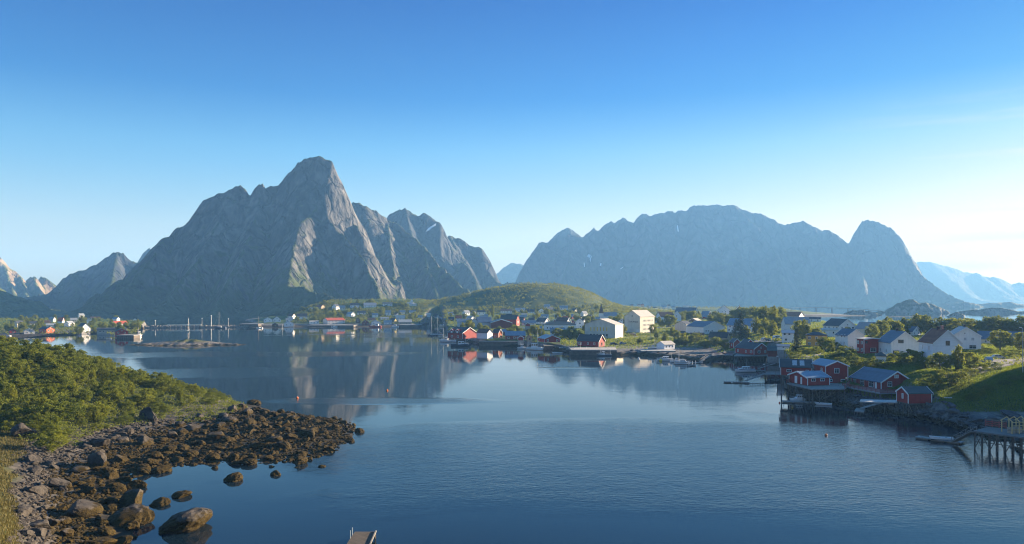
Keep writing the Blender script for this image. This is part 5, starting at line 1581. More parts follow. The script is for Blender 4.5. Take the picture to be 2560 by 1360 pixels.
skiff('white dinghy drawn up by the red boathouse on the peninsula', 273, 847, 4.0, 5, 'white', 'white', False)
skiff('small pale boat at the shore of the peninsula next to the dinghy', 294, 845.5, 3.6, 20, 'cream', 'cream', False)
skiff('grey skiff with an outboard at the outer end of the floating dock', 1730, 915, 4.6, 25, 'grey', 'grey')
skiff('small white skiff tied inside the floating dock', 1748, 908, 4.2, 12, 'white', 'grey')
skiff('dark skiff moored behind the white cabin cruiser', 1645, 895, 5.0, 170, 'black', 'black')
skiff('white skiff on the rocky shore below the broad red boathouse', 1407, 864, 4.4, 20, 'white', 'white', False, z=1.6, pos=G(1407, 866))
skiff('white and blue rowing boat on the near float at the right edge', 2356, 1094, 4.6, 166, 'white', 'navy', False, z=.45, pos=PW(2352, 1104))
skiff('pale boat stored under the wide red cabin', 2233, 993, 3.4, 190, 'cream', 'cream', False, z=2.0, pos=P(2233, 993, 205))
fishing_boat('small blue and white fishing boat hauled up on the concrete slip', 1632, 866, 5.2, 5, 'white', 'navy', 5.5, -.1, (1.4, 1.5), True, z=3.0, group='boats at the floating dock', pos=P(1632, 866, 424), whale=False)
buoy('yellow mooring buoy beside the cabin cruiser', 1652, 903, .75, YELL)
buoy('white mooring buoy off the concrete slip', 1597, 897, .5, TRIM)
buoy('orange red buoy in the calm water below the red cabins', 2065, 1089, .3, ORNG)
buoy('orange buoy floating before the weedy spit', 743, 996, .38, ORNG)
buoy('small orange buoy in the middle of the bay', 968, 977, .34, ORNG)
buoy('dark red buoy at the end of the cruiser float', 1949, 1008, .25, RED_)

# ---------------------------------------------------------------- quays, piers, floats, gangways
def wpt(px, py, z):                          # the point of height z seen at that pixel
    Y = (CAMZ - z) * FPX / (py - HOR)
    return Vector(((px - 1280) / FPX * Y, Y, z))

def pier(label, corners, z, pile_n=6, rows=2, thick=0.28, bottom=-1.2, brace=True, rail=None, group='piers on piles', m=None, skirt=0.0, name='pier', pile_r=0.13):
    """Deck on piles. corners: four world points (front left, front right, back right, back left)."""
    c = [Vector((q.x, q.y, 0)) for q in corners]
    o = thing(name, label, 'pier', (c[0].x, c[0].y, z), 0, group)
    k = [q - c[0] for q in c]
    mb = MB()
    mb.add([(q.x, q.y, 0) for q in k] + [(q.x, q.y, -thick) for q in k], [(0, 1, 2, 3), (7, 6, 5, 4), (0, 4, 5, 1), (1, 5, 6, 2), (2, 6, 7, 3), (3, 7, 4, 0)])
    mb.build('deck', m or DECK, o)
    for j in range(rows):
        f = 0.04 if rows == 1 else 0.04 + 0.92 * j / (rows - 1)
        a, b = k[0].lerp(k[3], f), k[1].lerp(k[2], f)
        for i in range(pile_n):
            q = a.lerp(b, 0.02 + 0.96 * i / (pile_n - 1))
            MB().tube((q.x, q.y, bottom - z), (q.x, q.y, -thick), pile_r * 1.05, pile_r, 6).build('pile', PILE, o)
        if brace and j == 0:
            for i in range(0, pile_n - 1, 2):
                q, r_ = a.lerp(b, i / (pile_n - 1)), a.lerp(b, (i + 1) / (pile_n - 1))
                MB().bar((q.x, q.y, -thick), (r_.x, r_.y, (bottom - z) * .55), .12).build('brace', PILE, o)
    if skirt:
        MB().bar((k[0].x, k[0].y - .05, -thick - skirt / 2), (k[1].x, k[1].y - .05, -thick - skirt / 2), .12, skirt).build('fender_board', PILE, o)
    if rail:
        mat_, h, edges, fill = rail
        for e in edges:
            a, b = k[e], k[(e + 1) % 4]
            n_ = max(2, int((b - a).length / 1.8))
            rb = MB()
            rb.bar((a.x, a.y, h), (b.x, b.y, h), .12, .07)
            for i in range(n_ + 1):
                q = a.lerp(b, i / n_)
                rb.bar((q.x, q.y, 0), (q.x, q.y, h), .09)
            for f in fill:
                rb.bar((a.x, a.y, h * f), (b.x, b.y, h * f), .03, .17)
            rb.build('railing', mat_, o)
    return o

def gangway(label, p, q, w=1.3, rail=True, group='gangways to the floats', m=None, h=0.95, truss=True):
    p, q = Vector(p), Vector(q)
    o = thing('gangway', label, 'gangway', p, 0, group)
    d = q - p
    s = Vector((d.y, -d.x, 0)).normalized() * (w / 2)
    mb = MB()
    mb.bar((0, 0, 0), d, w, .14)
    mb.build('walkway', m or DECK, o)
    for sd in (-1, 1):
        rb = MB()
        n_ = max(3, int(d.length / 1.5))
        up = Vector((0, 0, h))
        rb.bar(s * sd + up, d + s * sd + up, .07)
        for i in range(n_ + 1):
            b = d * (i / n_) + s * sd
            rb.bar(b, b + up, .07)
            if truss and i < n_:
                rb.bar(b, d * ((i + 1) / n_) + s * sd + up, .05)
        rb.build('railing', m or DECK, o)
    return o

def float_dock(label, px0, py0, px1, py1, w=2.4, group='floating docks', cleats=3):
    a, b = PW(px0, py0), PW(px1, py1)
    d = b - a
    s = Vector((-d.y, d.x, 0)).normalized() * w
    if s.y < 0:
        s = -s
    o = thing('floating_dock', label, 'dock', a, 0, group)
    mb = MB()
    k = [Vector((0, 0, 0)), d, d + s, s]
    mb.add([(q.x, q.y, .42) for q in k] + [(q.x, q.y, .25) for q in k], [(0, 1, 2, 3), (7, 6, 5, 4), (0, 4, 5, 1), (1, 5, 6, 2), (2, 6, 7, 3), (3, 7, 4, 0)])
    mb.build('deck', DECK, o)
    for f in (.02, .36, .70):
        mb = MB()
        e0, e1 = d * f, d * (f + .27)
        mb.add([(q.x, q.y, z) for z in (.25, -.25) for q in (e0 + s * .06, e1 + s * .06, e1 + s * .94, e0 + s * .94)], [(0, 1, 2, 3), (7, 6, 5, 4), (0, 4, 5, 1), (1, 5, 6, 2), (2, 6, 7, 3), (3, 7, 4, 0)])
        mb.build('pontoon', paint('pontoon_plastic', (.16, .14, .11), .7, .2, 1.0), o)
    for i in range(cleats):
        q = d * ((i + .5) / cleats) + s * .08
        MB().box((q.x - .14, q.y - .06, .42), (q.x + .14, q.y + .06, .6)).build('cleat', GALV, o)
    return o

REDRAIL = boards('red_railing', (0.30, 0.085, 0.08), 0.16, 0.7, False, 0.2)
# decks of the red cabins at the right
pier('deck on tall piles round the low red cabin with its pale plank edge', [wpt(1966, 958, 4.55), wpt(2030, 973, 4.55), wpt(2100, 962, 4.55), wpt(2040, 946, 4.55)], 4.55, 9, 3, bottom=-.8, group='decks of the red cabins',
     rail=(REDRAIL, 1.1, (3,), (.35, .6, .85)))
pier('bridging deck with red railings between the red cabins', [wpt(2030, 973, 4.5), wpt(2112, 972, 4.5), wpt(2126, 958, 4.5), wpt(2060, 955, 4.5)], 4.5, 6, 2, bottom=-.5, group='decks of the red cabins', rail=(REDRAIL, 1.0, (1,), (.4, .75)))
pier('balcony on piles with a red plank railing along the wide red cabin', [wpt(2106, 966, 4.25), wpt(2200, 983, 4.25), wpt(2222, 975, 4.25), wpt(2128, 958, 4.25)], 4.25, 11, 2, bottom=-.3, group='decks of the red cabins', rail=(REDRAIL, 1.05, (0,), (.3, .55, .8)))
pier('short balcony with a plain red front under the gable of the wide red cabin', [wpt(2200, 983, 4.25), wpt(2256, 982, 4.25), wpt(2262, 972, 4.25), wpt(2215, 972, 4.25)], 4.25, 3, 2, bottom=0.2, group='decks of the red cabins', rail=(REDRAIL, 1.05, (0,), (.15, .4, .65, .88)), brace=False)
def stilts(label, cab, rows, z1, group='pile foundations of the red cabins'):
    o0, dims = cab[0], cab[1]
    o = thing('pile_foundation', label, 'piles', o0.location, o0.rotation_euler.z, group)
    mb = MB()
    mb.box((.1, .1, -.32), (dims[0] - .1, dims[1] - .1, -.06))
    mb.build('sill_beam', PILE, o)
    for i in range(rows[0]):
        for j in range(rows[1]):
            x, y = .25 + (dims[0] - .5) * i / (rows[0] - 1), .25 + (dims[1] - .5) * j / (rows[1] - 1)
            MB().tube((x, y, z1 - o0.location.z), (x, y, -.3), .14, .13, 6).build('pile', PILE, o)
    for i in range(rows[0] - 1):
        x, x2 = .25 + (dims[0] - .5) * i / (rows[0] - 1), .25 + (dims[0] - .5) * (i + 1) / (rows[0] - 1)
        MB().bar((x, .25, -.3), ((x + x2) / 2, .25, (z1 - o0.location.z) * .7), .13).build('brace', WOOD, o)
    return o
stilts('piles under the long red cabin at the back', r1, (5, 3), .5)
stilts('piles under the tall two storey red cabin', r2, (4, 4), .5)
stilts('piles under the low red cabin with the pale roof', r3, (4, 5), -.5)
stilts('piles under the wide red cabin with the balcony', r4, (5, 6), .3)
stilts('braced stilts under the small red shed', r5, (4, 3), .2)
pr = pier('dark pile deck under the red cabin with the porch', [wpt(1834, 890, 2.6), wpt(1926, 889, 2.6), wpt(1932, 878, 2.6), wpt(1850, 878, 2.6)], 2.6, 12, 3, bottom=-1, group='piers on piles', pile_r=.16)
pier('small red railed landing left of the porch cabin', [wpt(1778, 886, 2.0), wpt(1832, 888, 2.0), wpt(1836, 880, 2.0), wpt(1790, 879, 2.0)], 2.0, 9, 2, bottom=-1, group='piers on piles', rail=(REDRAIL, 1.3, (0,), (.35, .7)), brace=False)
gangway('pale gangway sloping from the red cabins down to the cruiser float', wpt(2108, 968, 4.3), wpt(2050, 1000, .6), 1.5, truss=False)
float_dock('float below the low red cabin with the white cruiser', 1956, 1007, 2042, 1010, 2.6)
jt = pier('pale narrow jetty on crossed legs in front of the small red shed', [wpt(2149, 1003, 2.9), wpt(2243, 1006, 2.9), wpt(2243, 1000, 2.9), wpt(2152, 998, 2.9)], 2.9, 4, 2, bottom=-.6, pile_r=.11, m=paint('bleached_planks', (.50, .50, .49), .8, .15, 1.0))
gangway('weathered ramp below the pale jetty', wpt(2150, 1022, 1.2), wpt(2205, 1006, 2.7), 1.1, truss=False, h=.1)
pier('low timber landing at the foot of the pale jetty', [wpt(2136, 1027, .9), wpt(2160, 1029, .9), wpt(2163, 1021, .9), wpt(2141, 1019, .9)], .9, 4, 2, bottom=-1, pile_r=.1, brace=False)
# pile platform left of the red cabins
pf = pier('sunlit timber platform on tall piles left of the red cabins', [wpt(1912, 936, 1.9), wpt(1952, 936, 1.9), wpt(1952, 929, 1.9), wpt(1914, 929, 1.9)], 1.9, 4, 2, bottom=-1.5, rail=(WOOD, 1.2, (0, 2), (.5,)))
for nm, px, pyb, pyt, lb in (('mooring_post', 1914, 945, 896, 'tall leaning mooring post with a lamp by the timber platform'), ('mooring_post', 1942, 938, 884, 'tallest white tipped post at the timber platform')):
    b_, t_ = PW(px, pyb), None
    hgt = CAMZ + (HOR - pyt) / FPX * b_.y
    o = thing(nm, lb, 'post', b_, 0, 'mooring posts')
    MB().tube((0, 0, -1.5), (.25, 0, hgt), .17, .11, 8).build('pole', WOOD, o)
    if px == 1914:
        MB().box((-.95, -.2, hgt * .68), (-.35, .2, hgt * .68 + .32)).build('lamp', TRIM, o)
    else:
        MB().box((-.1, -.2, hgt - 1.2), (.6, .2, hgt - .9)).build('crosspiece', TRIM, o)
gangway('ladder like wooden gangway down to the long float', wpt(1914, 933, 1.9), wpt(1864, 952, .55), 1.2, truss=False)
float_dock('long narrow float in sunlight below the ladder gangway', 1809, 957, 1874, 959, 1.6)
gangway('grey truss gangway rising behind the radar arch cruiser', wpt(1895, 922, .7), wpt(1938, 908, 3.0), 1.2)
float_dock('short float behind the radar arch cruiser', 1886, 928, 1914, 929, 2.0)
# middle harbour
def quay(label, pl, pr_, py, z, depth, pile_n, group='timber quays', ptop=None, stone=False, bottom=-1.5):
    a, b = PW(pl, py), PW(pr_, py)
    up = Vector((0, depth, 0))
    o = pier(label, [a, b, b + up + Vector((depth * .1, 0, 0)), a + up], z, pile_n, 2, thick=.5, bottom=bottom, brace=False, group=group, name='quay', pile_r=.22, m=CONC if stone else DECK)
    d = b - a
    mb = MB()
    mb.add([(q.x, q.y + .5, zz) for q in (Vector((0, 0, 0)), d) for zz in (-.5, -z - 1.5)] + [(q.x, q.y + depth * .8, zz) for q in (Vector((0, 0, 0)), d) for zz in (-.5, -z - 1.5)],
           [(0, 1, 3, 2), (4, 6, 7, 5), (0, 4, 5, 1), (2, 3, 7, 6)])
    mb.build('wall', PILE, o)
    return o
quay('timber quay in front of the white and red boathouses', 1197, 1313, 865, 3.1, 22, 22)
quay('dark quay under the dormered red boathouse', 1112, 1198, 853, 2.6, 26, 14)
quay('concrete quay under the ochre ended red boathouse', 1428, 1542, 888, 3.0, 20, 16, stone=True)
quay('blue grey landing stage under the broad red boathouse', 1360, 1405, 874, 2.4, 16, 9)
quay('concrete slip wall with rusty foot under the white quay shed', 1604, 1690, 888, 2.4, 15, 6, stone=True)
quay('long shadowed quay below the red roofed far warehouse', 768, 850, 818, 2.2, 25, 14, group='far quays')
quay('tan timber quay with sunlit posts at the far shore', 846, 884, 818.5, 2.4, 14, 12, group='far quays')
quay('sunlit timber quay at the end of the far harbour', 996, 1046, 818, 2.6, 20, 14, group='far quays')
quay('rust brown end block of the far quay with stacked gear', 597, 645, 818, 3.6, 14, 10, group='far quays')
quay('dark landing under the wide red gable of the peninsula', 291, 334, 846, 2.6, 12, 9, group='far quays')
gangway('gangway with white rails from the timber quay to the work boat', wpt(1216, 850, 3.0), wpt(1186, 860, .8), 1.4, truss=True)
gangway('dark gangway down to the pale skiff', wpt(1432, 872, 3.0), wpt(1406, 882, .5), 1.2)
gangway('long grey gangway down to the inner side of the floating dock', wpt(1736, 880, 3.0), wpt(1708, 893, .6), 1.2)
gangway('grey gangway down to the outer end of the floating dock', wpt(1776, 888, 2.3), wpt(1750, 905, .6), 1.2)
float_dock('floating dock crowded with skiffs under the rocky bank', 1690, 911, 1757, 908, 2.2)
for k, (dx, lb) in enumerate([(0, 'white mooring pile nearest the brown sided motor boat'), (9, 'second white mooring pile at the floating dock'), (17, 'third white mooring pile at the floating dock')]):
    p = PW(1722 + dx, 912 - k)
    o = MB().tube((0, 0, -1), (0, 0, 1.6), .16, .15, 8).build('mooring_pile', TRIM)
    o.location = p
    tag(o, lb, 'post', 'white mooring piles')
# near quay at the right edge
ZQ = 3.6
nq = pier('weathered quay on crossed piles at the right edge', [wpt(2432, 1077, ZQ), wpt(2620, 1101, ZQ), wpt(2660, 1089, ZQ), wpt(2470, 1067, ZQ)], ZQ, 10, 3, bottom=-1.6, pile_r=.14, group='piers on piles', m=boards('dark_decking', (.17, .168, .165), .14, .85, True, .25))
MB().bar((8.5, -.4, -2.6), (19, 2.6, -2.9), .16).build('wale', WOOD, nq)
for k in range(9):                           # cross bracing and walings between the front piles
    a_, b_ = wpt(2432, 1077, ZQ), wpt(2620, 1101, ZQ)
    q0, q1 = (b_ - a_) * (.02 + .96 * k / 9), (b_ - a_) * (.02 + .96 * (k + 1) / 9)
    MB().bar((q0.x, q0.y - .18, -.5 if k % 2 else -3.4), (q1.x, q1.y - .18, -3.4 if k % 2 else -.5), .13).build('brace', PILE, nq)
    MB().bar((q0.x, q0.y - .2, -2.0), (q1.x, q1.y - .2, -2.05), .12).build('brace', PILE, nq)
gangway('grey laddered gangway from the right edge quay to the near float', wpt(2434, 1078, ZQ), wpt(2386, 1104, .55), 1.4)
float_dock('near float with white deck and brown pontoons at the right edge', 2287, 1097, 2402, 1112, 2.2)
fn = thing('fence', 'faded red plank fence on the right edge quay', 'fence', wpt(2464, 1066, ZQ), 0)
d_ = wpt(2516, 1072, ZQ) - wpt(2464, 1066, ZQ)
for k in range(4):
    MB().bar((0, 0, .35 + .38 * k), (d_.x, d_.y, .35 + .38 * k), .05, .2).build('board', REDRAIL if k < 3 else WOOD, fn)
for k in range(4):
    q = d_ * (k / 3)
    MB().box((q.x - .07, q.y + .04, 0), (q.x + .07, q.y + .16, 1.6)).build('post', REDRAIL, fn)
# timber frame with pale rafters on that quay
tf0 = wpt(2530, 1085, ZQ)
tf = thing('drying_rack', 'pale timber rack with slanting rafters and stacked crates on the right edge quay', 'rack', tf0, R(8))
NEWW = paint('fresh_timber', (.62, .44, .20), .7, .12, 1.0)
for x in (0, 1.6, 3.2, 4.8, 6.4):
    for y in (0, 2.6):
        MB().box((x - .07, y - .07, 0), (x + .07, y + .07, 2.3)).build('post', NEWW, tf)
    MB().bar((x, -.3, 2.25), (x, 1.3, 3.2), .1, .16).build('rafter', NEWW, tf)
    MB().bar((x, 2.9, 2.25), (x, 1.3, 3.2), .1, .16).build('rafter', NEWW, tf)
for z in (.8, 1.6, 2.3):
    MB().bar((-.2, -.1, z), (6.6, -.1, z), .07, .12).build('rail', NEWW, tf)
CRATE = boards('crate_wood', (.40, .34, .27), .12, .8, False, .25)
for k, (x, y, z, lb) in enumerate([(.6, .9, 0, 'bottom crate at the open end of the timber rack'), (.6, .9, .62, 'crate on top of the bottom crate at the open end of the rack'), (2.2, 1.1, 0, 'crate under the second rafter of the timber rack'), (2.2, 1.1, .62, 'upper crate under the second rafter of the rack'), (4.0, 1.0, 0, 'crate under the third rafter of the timber rack')]):
    mb = MB()
    mb.box((-.55, -.45, 0), (.55, .45, .05))
    for zz in (.08, .24, .40):
        mb.box((-.55, -.45, zz), (.55, -.41, zz + .13)).box((-.55, .41, zz), (.55, .45, zz + .13)).box((-.55, -.41, zz), (-.51, .41, zz + .13)).box((.51, -.41, zz), (.55, .41, zz + .13))
    for sx in (-.5, .46):
        for sy in (-.4, .36):
            mb.box((sx, sy, .05), (sx + .04, sy + .04, .58))
    c_ = mb.build('crate', CRATE)
    c_.matrix_world = Matrix.Translation(tf0) @ Matrix.Rotation(R(8), 4, 'Z') @ Matrix.Translation((x, y, z))
    tag(c_, lb, 'crate', 'crates on the right edge quay')
# dock end at the bottom edge
z0 = .75
dk = pier('end of a plank jetty with two thin posts at the bottom edge', [wpt(845, 1392, z0), wpt(912, 1392, z0), wpt(940, 1329, z0), wpt(887, 1329, z0)], z0, 3, 2, bottom=-2, thick=.18, brace=False, pile_r=.1, m=boards('brown_planks', (.095, .078, .06), .2, .85, True, .35))
MB().bar((wpt(912, 1392, z0) - wpt(845, 1392, z0)).to_tuple()[:2] + (.08,), (wpt(940, 1329, z0) - wpt(845, 1392, z0)).to_tuple()[:2] + (.08,), .16, .16).build('edge_beam', WOOD, dk)
for px, pyb, pyt in ((876, 1346, 1326), (881, 1338, 1319)):
    q, t_ = wpt(px, pyb, z0) - wpt(845, 1392, z0), (pyb - pyt) / FPX * wpt(px, pyb, z0).y
    MB().tube((q.x, q.y, -1.5), (q.x, q.y, t_), .05, .045, 6).build('post', GALV, dk)
# breakwater across the bay
bw = MB()
bx = []
a0, a1 = PW(352, 820), PW(622, 818)
N = 260
for i in range(N + 1):
    f = i / N
    c = a0.lerp(a1, f)
    for j, (dy, hz_) in enumerate(((-3.5, -.8), (-2, 1.0), (0, 2.2), (2, 2.3), (4.5, -.8))):
        bx.append((c.x + random.uniform(-.4, .4), c.y + dy + random.uniform(-.8, .8), hz_ + random.uniform(-.8, .6)))
bo = link('breakwater', np_mesh('breakwater', bx, grid_faces(N + 1, 5)), paint('breakwater_stone', (.17, .155, .135), .9, .5, .6, bump=.8))
tag(bo, 'low stone breakwater closing the bay behind the sailing boats', 'breakwater')
wl_ = MB()
a, b = PW(415, 819.5), PW(500, 819)
wl_.bar((0, 3.2, 2.9), (b.x - a.x, b.y - a.y + 3.2, 2.9), .8, 1.6)
w_ = wl_.build('parapet_wall', WALL['hall'])
w_.location = a
tag(w_, 'sunlit concrete parapet on the left part of the breakwater', 'wall')
for k, (px, h_, lb) in enumerate([(504, 8.5, 'thin beacon pole on the breakwater left of the tall yacht'), (527, 11.5, 'thicker pale beacon on the breakwater beside the tall yacht'), (570, 8, 'slim beacon pole on the breakwater right of the tall yacht'), (387, 6, 'short marker pole at the inner end of the breakwater')]):
    p = PW(px, 819)
    o = thing('beacon', lb, 'beacon', (p.x, p.y + 1, 1.2), 0, 'beacons on the breakwater')
    MB().tube((0, 0, 0), (0, 0, h_), .35 if k == 1 else .2, .3 if k == 1 else .15, 8).build('pole', MASTM, o)
    MB().box((-.4, -.4, h_), (.4, .4, h_ + .7)).build('lantern', TRIM, o)
# bridges
br = thing('bridge', 'long thin arched road bridge in front of the hazy massif', 'bridge', P(1950, 776, 1900))
pts = [P(px, py, 1900) - P(1950, 776, 1900) for px, py in ((1925, 775), (1960, 771.5), (2000, 769.5), (2040, 769), (2080, 769.5), (2120, 771), (2160, 773.5), (2200, 777), (2235, 781))]
mb = MB()
for a, b in zip(pts[:-1], pts[1:]):
    mb.bar(a, b, 6, 1.6)
mb.build('deck', CONC, br)
for q in pts[1:-1]:
    MB().box((q.x - 1.0, q.y - 2, -32), (q.x + 1.0, q.y + 2, q.z - .8)).build('pier', CONC, br)
br = thing('bridge', 'low pale causeway bridge at the left edge behind the peninsula', 'bridge', P(-20, 803, 1180))
a, b = P(-20, 803, 1180), P(150, 799.5, 1180)
MB().bar((0, 0, 0), b - a, 6, 1.2).build('deck', CONC, br)
for k in range(1, 9):
    q = (b - a) * (k / 9)
    MB().box((q.x - .6, q.y - 2, -q.z - 8), (q.x + .6, q.y + 2, q.z - .6)).build('pier', CONC, br)

# ---------------------------------------------------------------- vehicles
CARC = {'white': paint('car_white', (.70, .70, .70), .25, .03, 1, .6), 'silver': paint('car_silver', (.42, .44, .46), .28, .04, 1, .6, metallic=.5), 'blue': paint('car_blue', (.12, .22, .36), .28, .04, 1, .6),
        'dark': paint('car_dark', (.03, .035, .05), .25, .05, 1, .6), 'red': paint('car_red', (.35, .03, .03), .28, .04, 1, .6)}
def car(label, p, hd, c='silver', van=False, group='cars parked in the village'):
    o = thing('parked_car', label, 'car', p, R(hd), group)
    L, W = (5.2, 1.95) if van else (4.3, 1.75)
    prof = [(-.5, .32), (-.5, .8), (-.46, .98), (-.40, 1.0), (-.30, 1.45), (.10, 1.47), (.26, 1.02), (.46, .86), (.5, .62), (.5, .32)]
    if van:
        prof = [(-.5, .35), (-.5, 1.1), (-.48, 1.95), (-.42, 2.02), (.16, 2.02), (.33, 1.25), (.48, 1.0), (.5, .7), (.5, .35)]
    mb = MB()
    n_ = len(prof)
    vs = []
    for sd in (-1, 1):
        for x, z in prof:
            k = 1 if z < 1.01 else 1 - .17 * (z - 1.0) / .5
            vs.append((x * L, sd * W / 2 * max(k, .8), z))
    mb.add(vs, [tuple(range(n_)), tuple(range(2 * n_ - 1, n_ - 1, -1))] + [(i, n_ + i, n_ + (i + 1) % n_, (i + 1) % n_) for i in range(n_)])
    mb.build('body', CARC[c], o)
    z0, z1, xa, xb = (1.25, 1.85, -.44, .2) if van else (1.02, 1.40, -.35, .2)
    for sd in (-1, 1):
        for f0, f1 in ((.03, .47), (.53, .97)):
            mb = MB()
            a, b_ = xa + (xb - xa) * f0, xa + (xb - xa) * f1
            kz = lambda z: W / 2 * max(.8, 1 - .17 * (z - 1.0) / .5) + .015
            mb.add([(a * L, sd * kz(z0), z0), (b_ * L, sd * kz(z0), z0), ((b_ - (.05 if f1 > .9 else 0)) * L, sd * kz(z1), z1), ((a + (.03 if f0 < .1 else 0)) * L, sd * kz(z1), z1)], [(0, 1, 2, 3)])
            mb.build('window', GLASS, o)
    mb = MB()
    x0, x1, za, zb_ = (.19, .315, 1.9, 1.32) if van else (.115, .25, 1.42, 1.06)
    mb.add([(x0 * L + .03, -W * .40, za), (x0 * L + .03, W * .40, za), (x1 * L + .03, W * .46, zb_), (x1 * L + .03, -W * .46, zb_)], [(0, 1, 2, 3)])
    mb.build('windscreen', GLASS, o)
    for x in (-.31, .31):
        for sd in (-1, 1):
            wm = MB().tube((x * L, sd * (W / 2 - .2), .32), (x * L, sd * (W / 2 + .01), .32), .32, n=12).build('wheel', RUBBER, o)
            MB().tube((x * L, sd * (W / 2 + .01), .32), (x * L, sd * (W / 2 + .03), .32), .19, n=10).build('rim', GALV, wm)
    for sd in (-1, 1):
        MB().box((L * .49, sd * W * .38 - .15, .66), (L * .503, sd * W * .38 + .15, .8)).build('headlight', TRIM, o)
    return o
def on_ground(px, py, dz=.02):
    p = G(px, py)
    return Vector((p.x, p.y, p.z + dz))
car('silver estate car side on at the end of the road', on_ground(2495, 898), -8, 'silver')
car('pale blue car seen from behind beside the silver estate', on_ground(2471, 904), 70, 'blue')
car('dark van parked before the tall warehouse', on_ground(1583, 839), -25, 'dark', True)
car('dark car on the slope under the lit lawn', on_ground(1534, 862), 10, 'dark')
car('pale blue car on the slope beside the dark car', on_ground(1557, 861), 5, 'blue')
car('silver car first in the row above the red cabin roofs', on_ground(1911, 851), 30, 'silver')
car('dark blue car in the middle of the row above the red cabin roofs', on_ground(1923, 852), 32, 'dark')
car('pale blue car last in the row above the red cabin roofs', on_ground(1934, 852), 30, 'blue')
car('dark car by the round tree', on_ground(1671, 817), 20, 'dark')
car('blue car between the round tree and the grey garage', on_ground(1683, 817), 15, 'blue')
car('dark car behind the picket wall of the pale roofed house', on_ground(2452, 874), 0, 'dark')
car('white car parked at the outer end of the peninsula by the shrubs', GB(22, 842) + Vector((0, 0, .1)), -20, 'white')
car('white van behind the row of parked cars', on_ground(1944, 848), 20, 'white', True)

# ---------------------------------------------------------------- poles
def pole(label, px, py, h, kind='utility', p=None, name=None):
    p = p or G(px, py)
    o = thing(name or ('street_lamp' if kind == 'lamp' else 'utility_pole'), label, 'street lamp' if kind == 'lamp' else 'pole', (p.x, p.y, p.z - .3), random.uniform(0, 3), 'street lamps' if kind == 'lamp' else 'wooden poles')
    MB().tube((0, 0, 0), (0, 0, h), .12, .08, 7).build('pole', GALV if kind == 'lamp' else WOOD, o)
    if kind == 'lamp':
        MB().bar((0, 0, h - .05), (1.3, 0, h + .15), .08).build('arm', GALV, o)
        MB().box((.9, -.14, h + .08), (1.6, .14, h + .22)).build('lamp_head', TRIM, o)
    elif kind == 'utility':
        MB().bar((-.9, 0, h - .5), (.9, 0, h - .5), .12).build('crossarm', WOOD, o)
    return o
pole('tall pale lamp post at the right edge by the road', 2557, 932, 13.5, 'lamp')
pole('thin white mast before the dark blue roof', 2258, 836, 8.5, 'plain')
pole('second thin mast beside the curved street lamp', 2276, 836, 7.5, 'plain')
pole('curved street lamp near the dark blue roof', 2284, 837, 6.8, 'lamp')
pole('white pole in front of the tall birch trees', 1920, 834, 9.5, 'plain')
pole('utility pole with a pale crossarm beside the bright blue roof', 1756, 803, 12, 'utility')
pole('thin pole on the lawn before the tall warehouse', 1626, 852, 9, 'plain')
pole('wooden pole at the top of the trees left of the birches', 1880, 800, 10, 'plain')
pole('pole among the far houses under the hill by the villa', 1324, 796, 12, 'utility')
pole('pole at the foot of the hill by the long white row house', 1282, 790, 12, 'utility')
pole('pole beside the poplar below the hill', 1238, 792, 12, 'utility')
pole('pole standing before the sunlit end of the hill', 1528, 803, 12, 'utility')
pole('pole on the crest of the far hill', 986, 766, 16, 'plain')
pole('pole in the far harbour by the green bank', 1045, 790, 14, 'plain')
pole('pole beside the red boat at the far quay', 922, 812, 14, 'plain')
pole('pole on the ridge of the round hill', 1087, 800, 12, 'plain')
pole('globe lamp on the deck between the red cabins', 2116, 966, 3.0, 'plain', p=wpt(2116, 969, 4.5), name='deck_lamp')
lo = bpy.data.objects['deck_lamp']
bm = bmesh.new()
bmesh.ops.create_uvsphere(bm, u_segments=10, v_segments=7, radius=.28)
me = bpy.data.meshes.new('globe')
bm.to_mesh(me)
bm.free()
gl = link('globe', me, paint('lamp_globe', (.75, .62, .36), .4, .05, 1), lo)
gl.location = (0, 0, 3.1)

pf_ = thing('fence', 'long white board fence along the yard behind the quays', 'fence', G(1300, 822))
e_ = G(1342, 821) - G(1300, 822)
MB().bar((0, 0, .7), (e_.x, e_.y, e_.z + .7), .08, 1.0).build('boards', TRIM, pf_)
for k in range(9):
    q = e_ * (k / 8)
    MB().box((q.x - .08, q.y + .06, q.z - .3), (q.x + .08, q.y + .2, q.z + 1.35)).build('post', TRIM, pf_)
# chimney pipe, white planks lying on the grass, road, paths, walls
ROADS = []
def strip(name, label, cat, pts, w, m, lift=.06, kind='structure'):
    """A road or path draped over the ground along pixel points."""
    ws = [G(px, py) for px, py in pts]
    fine = []
    for a, b in zip(ws[:-1], ws[1:]):
        k = max(2, int((b - a).length / 1.5))
        fine += [a.lerp(b, i / k) for i in range(k)]
    fine.append(ws[-1])
    co, ncol = [], 5
    ROADS.append((np.array([q[:2] for q in fine]), w / 2 + .8))
    for i, c in enumerate(fine):
        d = (fine[min(i + 1, len(fine) - 1)] - fine[max(i - 1, 0)])
        s = Vector((d.y, -d.x, 0)).normalized()
        for k in range(ncol):
            q = c + s * (w * (k / (ncol - 1) - .5))
            co.append((q.x, q.y, max(float(ground_z(q.x / q.y * FPX + 1280, q.y)), float(ground_z(c.x / c.y * FPX + 1280, c.y)) - .4) + lift))
    o = link(name, np_mesh(name, co, grid_faces(len(fine), ncol), True), m)
    return tag(o, label, cat, kind=kind)
ASPH = paint('old_asphalt', (.13, .13, .135), .85, .18, .7)
GRAV = paint('gravel_track', (.26, .245, .22), .9, .2, .8)
